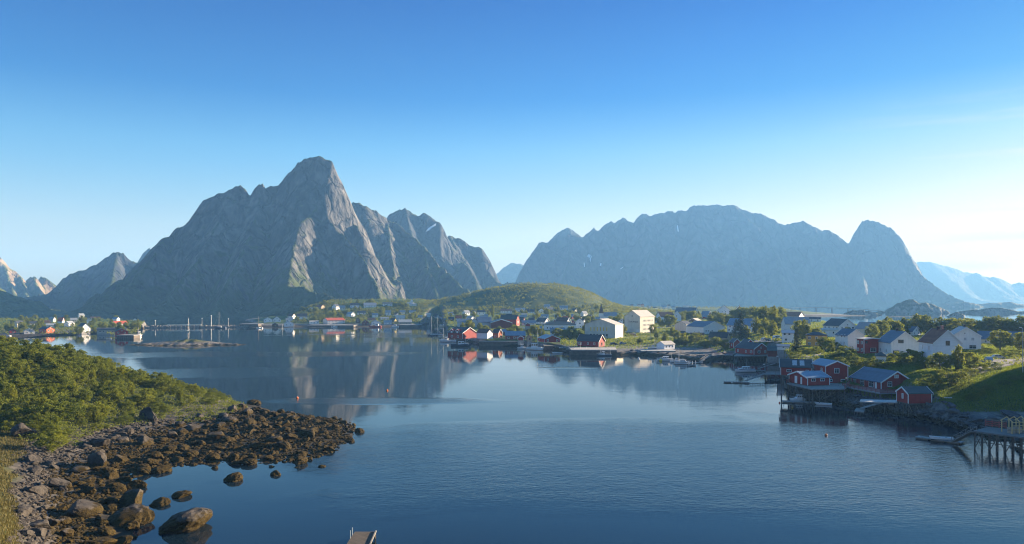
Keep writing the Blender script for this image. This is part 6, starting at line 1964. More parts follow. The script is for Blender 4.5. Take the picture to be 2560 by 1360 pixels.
strip('road', 'grey road running along the slope at the right edge', 'road', [(2380, 945), (2440, 928), (2480, 916), (2520, 908), (2560, 904), (2640, 898)], 5.0, ASPH)
strip('road', 'asphalt turning place beside the parked silver estate', 'road', [(2462, 906), (2500, 903), (2560, 897), (2640, 893)], 6.0, ASPH, .09)
strip('path', 'narrow pale path beside the red cabins', 'path', [(2010, 893), (2040, 890), (2055, 880), (2062, 872)], 1.4, GRAV)
strip('road', 'gravel road before the row of parked cars', 'road', [(1880, 853), (1905, 853), (1940, 853), (1956, 855)], 6.0, GRAV)
strip('road', 'gravel track along the lit lawn below the tall warehouse', 'road', [(1550, 843), (1600, 841.5), (1660, 841), (1720, 841)], 3.5, GRAV)
strip('road', 'gravel yard before the round tree', 'road', [(1636, 820), (1660, 819), (1690, 818), (1715, 817)], 7.0, GRAV)
for k, (px, py, L_, a_, lb) in enumerate([(2370, 996, 1.8, -20, 'white plank lying on the grass right of the small red shed'), (2250, 908, 6, 10, 'long pale beam lying on the slope above the wide red cabin'), (2195, 915, 4, 3, 'pale beam on the slope left of the long one')]):
    p = G(px, py)
    o = MB().bar((-L_ / 2, 0, 0), (L_ / 2, 0, .05), .3, .12).build('plank', TRIM)
    o.location, o.rotation_euler = (p.x, p.y, p.z + .25), (0, 0, R(a_))
    tag(o, lb, 'plank')
# ---------------------------------------------------------------- vegetation
LEAF_A = leaf_mat('birch_leaves', (0.040, 0.074, 0.008), (0.220, 0.235, 0.020), 0.54)
LEAF_B = leaf_mat('willow_leaves', (0.036, 0.068, 0.008), (0.180, 0.205, 0.022), 0.52)
LEAF_C = leaf_mat('spruce_needles', (0.010, 0.022, 0.010), (0.030, 0.050, 0.016), 0.12)
LEAF_D = leaf_mat('scrub_leaves', (0.036, 0.062, 0.009), (0.180, 0.185, 0.018), 0.5)
GRASSM = leaf_mat('grass_blades', (0.050, 0.095, 0.010), (0.170, 0.210, 0.022), 0.5)
DRYG = leaf_mat('dry_grass_blades', (0.045, 0.045, 0.010), (0.130, 0.110, 0.030), 0.35)
BARK = paint('bark', (.13, .11, .09), .9, .3, 3.0)

def leaves(centers, size, jit=0.35, up=0.35, aspect=0.62):
    """One leaf spray per centre: a pointed four-sided face with a random lean."""
    n_ = len(centers)
    nr = rng.normal(size=(n_, 3))
    nr[:, 2] = np.abs(nr[:, 2]) + up
    nr /= np.linalg.norm(nr, axis=1, keepdims=True)
    t = np.cross(nr, rng.normal(size=(n_, 3)))
    t /= np.linalg.norm(t, axis=1, keepdims=True) + 1e-9
    b_ = np.cross(nr, t)
    s = size * (1 + jit * rng.uniform(-1, 1, (n_, 1)))
    w_ = s * aspect
    co = np.stack([centers - t * s * .5, centers + b_ * w_ * .5 + nr * s * .1, centers + t * s * .5, centers - b_ * w_ * .5 + nr * s * .1], 1).reshape(-1, 3)
    return co, np.arange(4 * n_).reshape(-1, 4)

def ball_pts(n_, shell=0.55):
    v = rng.normal(size=(n_, 3))
    v /= np.linalg.norm(v, axis=1, keepdims=True)
    return v * (shell + (1 - shell) * rng.uniform(0, 1, (n_, 1)) ** 0.5)

def off_road(X, Y):
    ok = np.ones(X.shape, bool)
    for pts, r in ROADS + CARS:
        for q in pts:
            ok &= (X - q[0]) ** 2 + (Y - q[1]) ** 2 > r * r
    return ok
CARS = [(np.array([o.location[:2]]), 3.2) for o in COL.objects if o.name.startswith('parked_car')]

def crown_mesh(name, m, n_clumps, per, rx, rz, zc, leaf, clump=0.34, taper=0.0):
    """Unit crown (about 1 high): clumps of leaves spread through a lumpy volume."""
    pts = []
    for k in range(n_clumps):
        c = ball_pts(1, 0.45)[0]
        c = np.array([c[0] * rx, c[1] * rx, c[2] * rz])
        f = 1 - taper * (c[2] / rz * .5 + .5)
        c[:2] *= f
        r = clump * rng.uniform(.55, 1.15) * (1 - .25 * abs(c[2] / rz))
        p = ball_pts(int(per * rng.uniform(.6, 1.3)), .35) * r * np.array([rx, rx, rz * .85])
        pts.append(p + c)
    p = np.concatenate(pts)
    p[:, 2] += zc
    p = p[p[:, 2] > 0.02]
    co, fs = leaves(p, leaf)
    me = np_mesh(name, co, fs)
    me.materials.append(m)
    return me

def trunk_mesh(h, r, limbs=5, spread=.3):
    mb = MB()
    mb.tube((0, 0, -.06), (.01, .01, h * .55), r, r * .7, 6).tube((.01, .01, h * .55), (0, .02, h), r * .7, r * .25, 6)
    for k in range(limbs):
        a = 2.4 * k
        z = h * (.35 + .1 * k)
        mb.tube((0, 0, z), (math.cos(a) * spread, math.sin(a) * spread, min(z + .26, .92)), r * .45, r * .12, 5)
    return mb.mesh('trunk', BARK)

def spruce_mesh(name):
    pts = []
    for k in range(26):                      # whorls of drooping branches
        z = 0.06 + 0.92 * k / 25
        rad = .27 * (1 - z) ** .85 + .012
        for j in range(max(4, int(11 * (1 - z) + 3))):
            a = rng.uniform(0, 6.28)
            L_ = rad * rng.uniform(.75, 1.12)
            for q in np.linspace(.15, 1, 7):
                pts.append((math.cos(a) * L_ * q + rng.normal() * .012, math.sin(a) * L_ * q + rng.normal() * .012, z - .05 * q * (1 - z) + rng.normal() * .006))
    co, fs = leaves(np.array(pts), .05, .4, .1, .5)
    me = np_mesh(name, co, fs)
    me.materials.append(LEAF_C)
    return me

CROWNS = [crown_mesh('crown', LEAF_A, 58, 60, .36, .44, .54, .062, .40), crown_mesh('crown', LEAF_A, 52, 62, .38, .42, .56, .066, .42), crown_mesh('crown', LEAF_A, 62, 54, .32, .46, .54, .060, .36, .45), crown_mesh('crown', LEAF_B, 54, 58, .40, .42, .54, .064, .40)]
TRUNKS = [trunk_mesh(.72, .026), trunk_mesh(.65, .03, 6, .34)]
SPRUCES = [spruce_mesh('crown'), spruce_mesh('crown')]
STRUNK = MB().tube((0, 0, -.03), (0, 0, .97), .02, .004, 6).mesh('trunk', BARK)
def shrub_mesh(m, seed, n_=20, per=52, leaf=.085):
    me = crown_mesh('shrub', m, n_, per, .50, .42, .40, leaf, .42)
    return me
SHRUBS = [shrub_mesh(LEAF_B, k, 22, 62, .085) for k in range(4)] + [shrub_mesh(LEAF_A, 9, 20, 60, .085)]
BIGSH = [crown_mesh('shrub', LEAF_B, 46, 85, .52, .42, .42, .052, .30) for k in range(4)] + [crown_mesh('shrub', LEAF_A, 44, 80, .50, .44, .44, .052, .30)]

def tree(label, p, h, w, kind='leafy', group='leafy trees of the village', var=None):
    """p: foot, h: height, w: crown width in metres."""
    if kind == 'spruce':
        o = thing('spruce_tree', label, 'tree', (p.x, p.y, p.z - .1), random.uniform(0, 6.28), group)
        c, t, k = SPRUCES[random.randrange(2)], STRUNK, w / .54
    else:
        v = random.randrange(4) if var is None else var
        o = thing('leafy_tree', label, 'tree', (p.x, p.y, p.z - .1), random.uniform(0, 6.28), group)
        c, t, k = CROWNS[v], TRUNKS[v % 2], w / .84
    for nm, me in (('crown', c), ('trunk', t)):
        q = link(nm, me, None, o)
        q.scale = (k, k, h)
    return o
def shrub(label, p, h, w, group, big=False, cat='shrub'):
    o = link('shrub', random.choice(BIGSH if big else SHRUBS))
    o.location = (p.x, p.y, p.z - .12)
    o.rotation_euler = (0, 0, random.uniform(0, 6.28))
    o.scale = (w, w * random.uniform(.85, 1.1), h / .84)
    return tag(o, label, cat, group)
def tpx(label, px, py, hpx, wpx, kind='leafy', group='leafy trees of the village', var=None):
    p = G(px, py)
    s = p.y / FPX
    return tree(label, p, hpx * s, wpx * s, kind, group, var)

tpx('big dark spruce before the white house with the blue roof', 1852, 850, 68, 54, 'spruce', 'spruces of the village')
tpx('dark spruce beside the birches below the long grey roof', 1992, 880, 60, 40, 'spruce', 'spruces of the village')
tpx('smaller spruce leaning over the big spruce', 1840, 842, 44, 36, 'spruce', 'spruces of the village')
tpx('sunlit birch standing over the dark spruce', 2012, 850, 52, 44, var=2)
tpx('second sunlit birch left of the spruce top', 1996, 846, 46, 34, var=0)
tpx('round dark tree with a sunlit rim beside the tall warehouse', 1673, 818, 32, 36, var=1)
tpx('narrow dark tree against the shaded gable of the tall warehouse', 1564, 826, 40, 20, var=2)
tpx('yellow green bush tree at the sunny corner of the tall warehouse', 1632, 836, 26, 22, var=0)
tpx('slender poplar at the foot of the hill', 1232, 794, 34, 14, var=2)
tpx('small round tree before the bungalow gable', 1806, 831, 20, 16, var=1)
tpx('flat topped leafy tree with a lit edge below the long grey roof', 1944, 826, 36, 40, var=3)
tpx('feathery tree before the patched roof house', 2396, 928, 66, 46, var=2)
tpx('broad bushy tree left of the feathery tree', 2350, 928, 50, 60, var=3)
tpx('tree right of the feathery tree by the parked cars', 2424, 924, 44, 50, var=0)
tpx('tall shrubby tree in full sun before the long cream building', 2500, 876, 52, 56, var=1)
tpx('tree at the right edge beside the lamp post', 2550, 876, 46, 44, var=0)
tpx('small leafy tree against the basement of the patched roof house', 2312, 922, 30, 30, var=0)
tpx('small tree between the cross gable house and its neighbour', 2119, 838, 22, 18, var=1)
tpx('bush tree left of the ochre house', 2062, 872, 30, 40, var=3)
tpx('tree in front of the cross gable house terrace', 2042, 846, 28, 34, var=1)
for px, py, h, w in [(2203, 846, 46, 50), (2232, 842, 44, 48), (2262, 840, 46, 44), (2291, 838, 54, 54), (2318, 838, 52, 46), (2347, 838, 46, 54), (2376, 838, 44, 52), (2405, 840, 44, 52), (2438, 842, 44, 52), (2469, 842, 50, 46), (2500, 842, 54, 52), (2531, 842, 46, 50), (2557, 842, 54, 50), (2220, 832, 40, 40), (2305, 830, 42, 44), (2420, 832, 38, 44), (2585, 842, 46, 50), (2180, 850, 40, 34)]:
    tpx('yellow green tree in the long row behind the houses at the right', px, py, h, w, group='tree row behind the houses at the right')
for px, py, h, w in [(1868, 806, 38, 36), (1886, 812, 46, 40), (1903, 818, 52, 40), (1917, 824, 60, 38), (1932, 826, 62, 44), (1948, 820, 54, 36), (1910, 838, 44, 42), (1890, 836, 44, 36), (1930, 842, 42, 38), (1875, 828, 40, 34)]:
    tpx('sunlit tree in the dense clump left of the long grey roof', px, py, h, w, group='clump of tall trees in the village middle')
for px, py, h, w in [(1702, 806, 26, 30), (1716, 804, 28, 32), (1733, 804, 28, 30), (1745, 802, 24, 26), (1787, 806, 28, 32), (1800, 816, 34, 32), (1815, 814, 32, 32), (1838, 808, 36, 32), (1856, 806, 38, 34), (1775, 812, 26, 28), (1795, 828, 24, 28), (1828, 820, 30, 28)]:
    tpx('green tree among the roofs right of the tall warehouse', px, py, h, w, group='trees right of the tall warehouse')
for px, py, h, w in [(1540, 812, 22, 26), (1526, 808, 18, 22), (1480, 808, 18, 24), (1447, 848, 24, 30), (1422, 846, 18, 24), (1393, 842, 22, 30), (1408, 842, 18, 22), (1335, 828, 14, 18), (1284, 823, 12, 14), (1322, 836, 14, 18), (1600, 858, 14, 24), (1688, 846, 22, 30), (1740, 856, 24, 40), (1762, 870, 20, 34), (1790, 868, 26, 34), (1812, 872, 24, 30), (1705, 862, 18, 40)]:
    tpx('small green tree between the houses and sheds behind the quays', px, py, h, w, group='small trees behind the quays')
for px, py, h, w in [(2335, 972, 34, 64), (2366, 968, 40, 66), (2398, 966, 36, 60), (2310, 978, 26, 50)]:
    shrub('wide dome of shrubs with a sunlit top above the small red shed', G(px, py), h * .115, w * .115, 'shrubs above the small red shed', True)
for px, py, h, w in [(2088, 898, 26, 26), (2115, 896, 34, 42), (2130, 908, 26, 40), (2152, 916, 26, 46), (2182, 916, 24, 42), (2208, 918, 22, 36), (2245, 910, 30, 48), (2276, 908, 34, 52), (2298, 906, 28, 40), (2100, 912, 20, 36), (2445, 992, 26, 36), (2430, 1000, 20, 30), (2470, 975, 14, 30), (2510, 962, 12, 40), (2540, 950, 14, 44), (2480, 925, 20, 50), (2450, 930, 22, 46), (2420, 945, 24, 48), (2390, 948, 20, 40), (2070, 880, 26, 40), (2040, 885, 20, 36), (2090, 878, 22, 36), (2010, 886, 18, 34), (1985, 896, 16, 34), (2520, 892, 14, 36), (2550, 890, 14, 36), (2465, 884, 16, 40)]:
    p = G(px, py)
    shrub('rounded green garden shrub on the slope below the white houses', p, h * p.y / FPX, w * p.y / FPX, 'garden shrubs below the white houses', True)

def clear(p, r):
    return all((p.x - q.x) ** 2 + (p.y - q.y) ** 2 > (d + r) ** 2 for q, d in FOOT)
def clear_front(p, r, depth=13.0):
    """Also keeps the view of each house open: nothing tall right before its front."""
    return clear(p, r) and not any(abs(p.x - q.x) < d + .8 and 0 < q.y - p.y < d + depth for q, d in FOOT)
def scatter(n_, box, fn, gp, rr, label, group):
    k = t = 0
    while k < n_ and t < n_ * 40:
        t += 1
        px, py = random.uniform(box[0], box[1]), random.uniform(box[2], box[3])
        p = gp(px, py)
        if p.z > .8 and clear_front(p, rr):
            fn(label, p, group)
            k += 1
def t_small(label, p, group):
    h = random.uniform(4, 8.5)
    tree(label, p, h, h * random.uniform(.7, 1.1), 'leafy', group)
scatter(34, (1125, 1500, 772, 806), t_small, GH, 1.5, 'small tree among the houses at the foot of the round hill', 'trees at the foot of the round hill')
scatter(42, (1145, 1560, 796, 850), t_small, G, .8, 'small tree in the hedges between the village roofs', 'trees between the village roofs')
scatter(34, (1565, 1960, 796, 862), t_small, G, .8, 'small tree on the slope between the warehouse and the red cabins', 'trees on the slope above the boats')
scatter(60, (740, 1048, 760, 806), t_small, G, 1.5, 'tree among the houses on the far shore', 'trees on the far shore')
scatter(64, (8, 355, 794, 838), t_small, GB, 1.5, 'tree among the houses of the peninsula', 'trees on the peninsula')

# foreground shrubs on the headland
LOWB = (np.array([-120, 0, 60, 130, 190, 250, 340, 440, 520, 600, 630]), np.array([1085, 1080, 1095, 1128, 1112, 1082, 1060, 1052, 1052, 1026, 1004]))
hs, tries = [], 0
while len(hs) < 268 and tries < 60000:
    tries += 1
    px, Y = random.uniform(-110, 640), random.uniform(135, 238) if random.random() < .8 else random.uniform(205, 240)
    z = float(head_z(px, Y))
    row = HOR + (CAMZ - z) / Y * FPX
    if z < .55 or row > np.interp(px, *LOWB) - 4:
        continue
    X = (px - 1280) / FPX * Y
    lim = 2.15 - .9 * max(0, (px - 350) / 300)
    if any((X - a) ** 2 + (Y - b) ** 2 < lim * lim for a, b, *_ in hs):
        continue
    hs.append((X, Y, z, px, row))
SHC = 'willow shrubs on the foreground headland'
for X, Y, z, px, row in hs:
    edge = np.clip((np.interp(px, *LOWB) - row) / 45, .5, 1)
    tall = np.interp(px, [0, 200, 330, 450, 560, 640], [3.6, 3.7, 2.8, 2.0, 1.5, 1.0])
    h = tall * edge * random.uniform(.5, 1.5)
    w = max(1.6, h * random.uniform(1.1, 1.6))
    shrub('dense willow shrub in the green thicket covering the foreground headland', Vector((X, Y, z)), h, w, SHC, True)
for px, py in [(70, 960), (230, 955), (185, 1000), (330, 985), (290, 1010), (380, 1000), (110, 1040), (30, 1010), (450, 1000), (240, 1060), (40, 940), (275, 925), (350, 940), (490, 985)]:
    p = head_point(px, py)
    tree('upright sapling rising above the willow thicket of the headland', p, random.uniform(3.2, 4.8) * (1 if px < 300 else .7), random.uniform(2.0, 2.8), 'leafy', 'saplings in the headland thicket', random.choice([0, 2]))
for px, py, h, w, lb in [(150, 905, 5.6, 7.0, 'tall dark rounded willow at the top of the foreground thicket'), (95, 905, 4.6, 5.5, 'second tall willow left of the rounded one on the thicket crest'), (18, 915, 4.4, 6, 'broad willow at the left end of the thicket crest'), (255, 935, 4.0, 6.0, 'dark domed willow where the thicket crest steps down'), (305, 945, 3.6, 5.5, 'domed willow right of the step in the thicket crest'), (425, 955, 2.8, 2.6, 'lone upright bush on the skyline of the headland'), (400, 955, 2.4, 2.4, 'small upright bush left of the lone one on the headland skyline'), (132, 1125, 3.4, 5.2, 'low willow hanging down toward the stones of the headland'), (545, 985, 2.0, 2.2, 'small bush on the skyline near the end of the headland')]:
    shrub(lb, head_point(px, py), h, w, SHC, True)

def stuff(name, label, cat, centers, size, m, up=.3, aspect=.6, jit=.4):
    co, fs = leaves(np.asarray(centers), size, jit, up, aspect)
    o = link(name, np_mesh(name, co, fs), m)
    return tag(o, label, cat, kind='stuff')
# undergrowth between the headland shrubs
c = []
while len(c) < 42000:
    px, Y = rng.uniform(-120, 650, 8000), rng.uniform(128, 240, 8000)
    z = head_z(px, Y)
    row = HOR + (CAMZ - z) / Y * FPX
    X = (px - 1280) / FPX * Y
    ok = (z > .6) & (row < np.interp(px, *LOWB) + 3 + 14 * fbm(X / 5, Y / 5, 2, 4))
    c += list(np.stack([X, Y, z + rng.uniform(.05, .75, 8000) * (0.5 + .8 * vnoise(X / 3, Y / 3, 8))], -1)[ok])
stuff('undergrowth', 'low leafy undergrowth between the headland shrubs', 'undergrowth', c[:42000], .34, LEAF_B)
# blades of grass
def blades(name, label, pts, h, m, w=.10):
    p = np.asarray(pts)
    n_ = len(p)
    a = rng.uniform(0, 6.28, n_)
    d = np.stack([np.cos(a), np.sin(a), np.zeros(n_)], -1)
    hh = h * rng.uniform(.5, 1.3, (n_, 1))
    lean = rng.normal(size=(n_, 3)) * .28
    lean[:, 2] = 1
    co = np.stack([p - d * w, p + d * w, p + lean * hh], 1).reshape(-1, 3)
    o = link(name, np_mesh(name, co, np.arange(3 * n_).reshape(-1, 3)), m)
    return tag(o, label, 'grass', kind='stuff')
def spread(n_, pxr, Yr, zf, cond):
    out = []
    while len(out) < n_:
        px, Y = rng.uniform(*pxr, 20000), rng.uniform(*Yr, 20000) ** 1
        z = zf(px, Y)
        X = (px - 1280) / FPX * Y
        ok = cond(px, Y, z, X)
        if zf is ground_z:
            ok &= off_road(X, Y)
        out += list(np.stack([X, Y, z], -1)[ok])
    return out[:n_]
blades('grass', 'lush green grass on the slope at the right edge', spread(150000, (2060, 2620), (184, 330), ground_z, lambda px, Y, z, X: (z > 2.6) & (Y > shore_Y(px) + 6 + 3 * fbm(X / 6, Y / 6, 2, 3))), .38, GRASSM, .10)
blades('grass', 'sunlit grass and lawns among the houses of the village', spread(80000, (1400, 2620), (300, 800), ground_z, lambda px, Y, z, X: (z > 2.2) & (Y > shore_Y(px) + 14) & (Y < back_Y(px))), .55, GRASSM, .30)
blades('grass', 'olive brown grass at the lower left corner of the headland', spread(26000, (-150, 110), (74, 150), head_z, lambda px, Y, z, X: (z > 3.0 + .8 * fbm(X / 6, Y / 6, 2, 3)) & (px < 75 + 40 * fbm(X / 4, Y / 4, 2, 6))), .38, DRYG, .06)
# scrub on the hill and the far slopes
def scrub(name, label, n_, sampler, size, per, m):
    c = []
    for _ in range(n_):
        q = sampler()
        if q is None:
            continue
        r = size * random.uniform(.6, 1.5)
        p = ball_pts(per, .4) * np.array([r, r, r * .8])
        c.append(p + np.array([q[0], q[1], q[2] + r * .55]))
    return stuff(name, label, 'scrub', np.concatenate(c), size * .62, m)
def s_hill():
    x, y = random.uniform(-170, 250), random.uniform(935, 1330)
    px = x / y * FPX + 1280
    dens = float(fbm(np.array([x / 40.]), np.array([y / 40.]), 3, 5)[0])
    if random.random() > .55 + .9 * dens + (.25 if px > 1380 else 0):
        return None
    q = Vector((x, y, float(hill_z(np.array([px]), np.array([y]))[0])))
    return (q.x, q.y, q.z) if clear(q, 1.0) else None
scrub('scrub', 'low birch scrub covering the round green hill', 6500, s_hill, 2.3, 15, LEAF_D)
def s_far():
    px, py = random.uniform(720, 1122), random.uniform(750, 808)
    p = G(px, py)
    return (p.x, p.y, p.z) if clear_front(p, 1.5, 13) and p.z > 2 else None
scrub('scrub', 'dark scrub covering the far shore between the houses', 3600, s_far, 2.0, 13, LEAF_D)
def s_mid():
    px, py = random.uniform(1118, 1960), random.uniform(784, 864)
    p = G(px, py)
    return (p.x, p.y, p.z) if clear_front(p, .6, 9) and p.z > 1.6 else None
scrub('scrub', 'hedges and low scrub between the houses of the village', 2600, s_mid, 1.1, 14, LEAF_A)
def s_right():
    px, py = random.uniform(1960, 2600), random.uniform(806, 918)
    p = G(px, py)
    return (p.x, p.y, p.z) if clear_front(p, .6, 6) and p.z > 3 else None
scrub('scrub', 'hedges and low scrub around the white houses at the right', 1800, s_right, .75, 16, LEAF_A)
def s_pen():
    px, py = random.uniform(-20, 360), random.uniform(796, 842)
    p = GB(px, py)
    return (p.x, p.y, p.z) if clear_front(p, .8, 13) and p.z > 1.2 else None
scrub('scrub', 'green scrub between the houses of the peninsula', 1900, s_pen, 1.3, 13, LEAF_A)
def s_strip():
    x, y = random.uniform(190, 560), random.uniform(1440, 1700)
    return x, y, float(kz(np.array([x]), np.array([y]))[0])
scrub('scrub', 'scrub on the far low strip beyond the hill', 500, s_strip, 2.6, 10, LEAF_D)
# ---------------------------------------------------------------- boulders
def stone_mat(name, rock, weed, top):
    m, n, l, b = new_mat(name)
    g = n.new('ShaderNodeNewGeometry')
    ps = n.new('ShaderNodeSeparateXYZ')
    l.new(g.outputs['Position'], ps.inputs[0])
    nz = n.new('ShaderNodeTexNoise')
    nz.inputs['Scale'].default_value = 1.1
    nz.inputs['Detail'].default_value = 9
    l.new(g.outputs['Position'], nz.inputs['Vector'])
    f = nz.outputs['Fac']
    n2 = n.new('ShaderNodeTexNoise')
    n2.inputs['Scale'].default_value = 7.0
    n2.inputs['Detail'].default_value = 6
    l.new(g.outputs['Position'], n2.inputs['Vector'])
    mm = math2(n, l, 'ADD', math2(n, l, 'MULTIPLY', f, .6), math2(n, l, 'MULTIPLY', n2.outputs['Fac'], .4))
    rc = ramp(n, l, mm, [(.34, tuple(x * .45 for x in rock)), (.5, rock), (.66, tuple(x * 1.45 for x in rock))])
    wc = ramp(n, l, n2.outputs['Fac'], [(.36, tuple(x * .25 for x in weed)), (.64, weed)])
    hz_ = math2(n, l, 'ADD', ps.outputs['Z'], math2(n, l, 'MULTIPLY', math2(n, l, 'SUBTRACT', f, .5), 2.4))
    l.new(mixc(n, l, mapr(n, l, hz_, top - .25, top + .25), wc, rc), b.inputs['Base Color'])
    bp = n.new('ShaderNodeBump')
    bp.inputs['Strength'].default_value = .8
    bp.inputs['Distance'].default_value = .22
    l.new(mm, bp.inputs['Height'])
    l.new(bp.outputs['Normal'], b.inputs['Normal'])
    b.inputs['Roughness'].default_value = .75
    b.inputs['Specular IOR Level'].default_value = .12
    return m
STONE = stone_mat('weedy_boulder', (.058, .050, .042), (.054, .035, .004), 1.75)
SHORE_ST = stone_mat('shore_rock', (.085, .085, .090), (.034, .023, .012), .9)

def rock_mesh(seed, cuts=9, sub=4, rough=.17):
    r_ = random.Random(seed)
    bm = bmesh.new()
    bmesh.ops.create_icosphere(bm, subdivisions=sub, radius=.5)
    planes = []
    for _ in range(cuts):
        v = Vector((r_.gauss(0, 1), r_.gauss(0, 1), r_.gauss(0, .8))).normalized()
        planes.append((v, r_.uniform(.22, .40)))
    vs = np.array([v.co[:] for v in bm.verts])
    nn = fbm(vs[:, 0] * 3 + seed * 3.1, vs[:, 1] * 3 + vs[:, 2] * 2.3, 4, seed) * rough
    n3 = fbm(vs[:, 0] * 9 + seed, vs[:, 2] * 9 - vs[:, 1] * 5, 3, seed + 5) * rough * .35
    for v, a, c in zip(bm.verts, nn, n3):
        for pn, d in planes:
            k = v.co.dot(pn) - d
            if k > 0:
                v.co -= pn * k * .92
        v.co *= 1 + a + c
        v.co.z *= .82
    me = bpy.data.meshes.new('boulder')
    bm.to_mesh(me)
    bm.free()
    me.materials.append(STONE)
    return me
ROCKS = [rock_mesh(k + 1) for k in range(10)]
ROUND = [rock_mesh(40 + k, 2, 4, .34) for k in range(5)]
def boulder(label, p, s, flat=.75, group='boulders of the weedy shore', rd=False, sink=.22, m=None, rot=None, cat='boulder'):
    o = link('boulder', random.choice(ROUND if rd else ROCKS))
    o.location = (p.x, p.y, p.z + s * flat * (.41 - sink))
    o.rotation_euler = (random.uniform(-.3, .3), random.uniform(-.3, .3), random.uniform(0, 6.28) if rot is None else rot)
    o.scale = (s * random.uniform(.9, 1.25), s * random.uniform(.8, 1.05), s * flat)
    return tag(o, label, cat, group)
taken = []
for px, py, s, fl, rd, lb in [
    (462, 1318, 5.0, .62, True, 'big weed covered boulder standing alone in the water near the bottom edge'),
    (455, 1240, 2.3, .6, True, 'dark oval rock alone in the dark water above the big lone boulder'),
    (899, 1080, 1.75, .85, True, 'lone round weedy rock beyond the tip of the spit'),
    (634, 1010, 3.2, .62, True, 'dark round rock in the water behind the end of the headland'),
    (690, 1187, 1.7, .7, True, 'weedy rock off the near side of the spit'),
    (583, 1200, 2.4, .7, True, 'large weedy rock standing in the shallow inlet'),
    (806, 1167, 1.2, .6, True, 'small weedy rock off the near side close to the spit tip'),
    (205, 1285, 4.4, .72, False, 'largest grey boulder near the lower left corner'),
    (330, 1262, 4.2, .85, False, 'tall pale topped boulder right of the largest grey one'),
    (325, 1305, 4.6, .5, True, 'broad weedy rock under the pale topped boulder'),
    (240, 1168, 3.6, 1.1, False, 'upright slab like boulder in the middle of the stony beach'),
    (372, 1052, 4.2, 1.0, False, 'square grey boulder with a dark side at the edge of the thicket'),
    (60, 1090, 4.0, .9, False, 'dark boulder between the thicket and the stone scree'),
    (255, 1115, 4.0, .75, False, 'long angular boulder below the thicket'),
    (360, 1112, 3.4, .8, False, 'blocky boulder right of the long angular one'),
    (545, 1098, 4.8, .55, False, 'big flat topped boulder with a weedy flank on the spit'),
    (480, 1078, 3.6, .6, False, 'grey wedge shaped rock in the band of stones below the shrubs'),
    (640, 1122, 3.0, .6, False, 'pale angular rock in the middle of the spit'),
    (715, 1066, 2.6, .8, False, 'upright weedy rock standing on the far side of the spit'),
    (400, 1262, 2.4, .55, True, 'low weedy rock at the edge of the dark water'),
    (400, 1180, 3.0, .6, True, 'weedy rock on the point between the inlet and the beach'),
    (560, 1045, 2.6, .65, False, 'pale boulder at the foot of the last shrubs'),
    (605, 1018, 2.4, .8, False, 'small cream boulder at the end of the shrubs'),
]:
    p = head_point(px, py)
    if p.z < 0:
        p = PW(px, py) - Vector((0, 0, .25))
    s *= 1.22
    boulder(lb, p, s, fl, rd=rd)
    taken.append((p.x, p.y, s * .5))
k = tries = 0
while k < 262 and tries < 40000:
    tries += 1
    px, Y = random.uniform(-20, 890), random.uniform(80, 205)
    z = float(head_z(px, Y))
    row = HOR + (CAMZ - z) / Y * FPX
    if z < -.25 or z > 3.0 or row < np.interp(px, *LOWB) - 8 and px < 635 or row > 1375:
        continue
    low = z < .9
    s = (random.choice([1.1, 1.4, 1.7, 2.1, 2.6, 3.2]) if low else random.choice([1.0, 1.3, 1.7, 2.2, 2.8, 3.4]))
    X = (px - 1280) / FPX * Y
    if any((X - a) ** 2 + (Y - b) ** 2 < (.66 * (s * .5 + d)) ** 2 for a, b, d in taken):
        continue
    taken.append((X, Y, s * .5))
    rd = low and random.random() < .75
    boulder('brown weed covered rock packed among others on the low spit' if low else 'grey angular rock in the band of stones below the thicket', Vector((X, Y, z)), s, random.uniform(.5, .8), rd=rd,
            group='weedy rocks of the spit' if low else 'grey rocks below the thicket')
    k += 1
# loose stones
def stones(name, label, pts, sizes, m):
    base = []
    for q in range(6):
        bm = bmesh.new()
        bmesh.ops.create_icosphere(bm, subdivisions=1, radius=.5)
        r_ = random.Random(q + 300)
        for v in bm.verts:
            v.co *= r_.uniform(.75, 1.2)
        bm.verts.index_update()
        base.append((np.array([v.co[:] for v in bm.verts]), np.array([[v.index for v in f.verts] for f in bm.faces])))
        bm.free()
    co, fs, o = [], [], 0
    for p, s in zip(pts, sizes):
        v, f = base[random.randrange(6)]
        a = random.uniform(0, 6.28)
        ca, sa = math.cos(a), math.sin(a)
        w_ = v * np.array([s * random.uniform(.8, 1.4), s * random.uniform(.7, 1.1), s * random.uniform(.45, .8)])
        w_ = np.stack([w_[:, 0] * ca - w_[:, 1] * sa, w_[:, 0] * sa + w_[:, 1] * ca, w_[:, 2]], -1)
        co.append(w_ + np.array(p))
        fs.append(f + o)
        o += len(v)
    ob = link(name, np_mesh(name, np.concatenate(co), np.concatenate(fs)), m)
    return tag(ob, label, 'stones', kind='stuff')
pts = spread(5200, (-40, 420), (76, 165), head_z, lambda px, Y, z, X: (z > .5) & (z < 5.2) & (HOR + (CAMZ - z) / Y * FPX > np.interp(px, *LOWB) - 14) & (px > 38 + 30 * fbm(X / 5, Y / 5, 2, 6) + .25 * (Y - 110)))
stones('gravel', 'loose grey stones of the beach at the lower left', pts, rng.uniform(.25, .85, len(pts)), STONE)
pts = spread(5600, (240, 900), (105, 204), head_z, lambda px, Y, z, X: (z > -.15) & (z < 2.4) & ((HOR + (CAMZ - z) / Y * FPX > np.interp(px, *LOWB) - 6) | (px > 632)))
stones('gravel', 'small weedy stones filling the spit between the rocks', pts, rng.uniform(.35, 1.25, len(pts)), STONE)
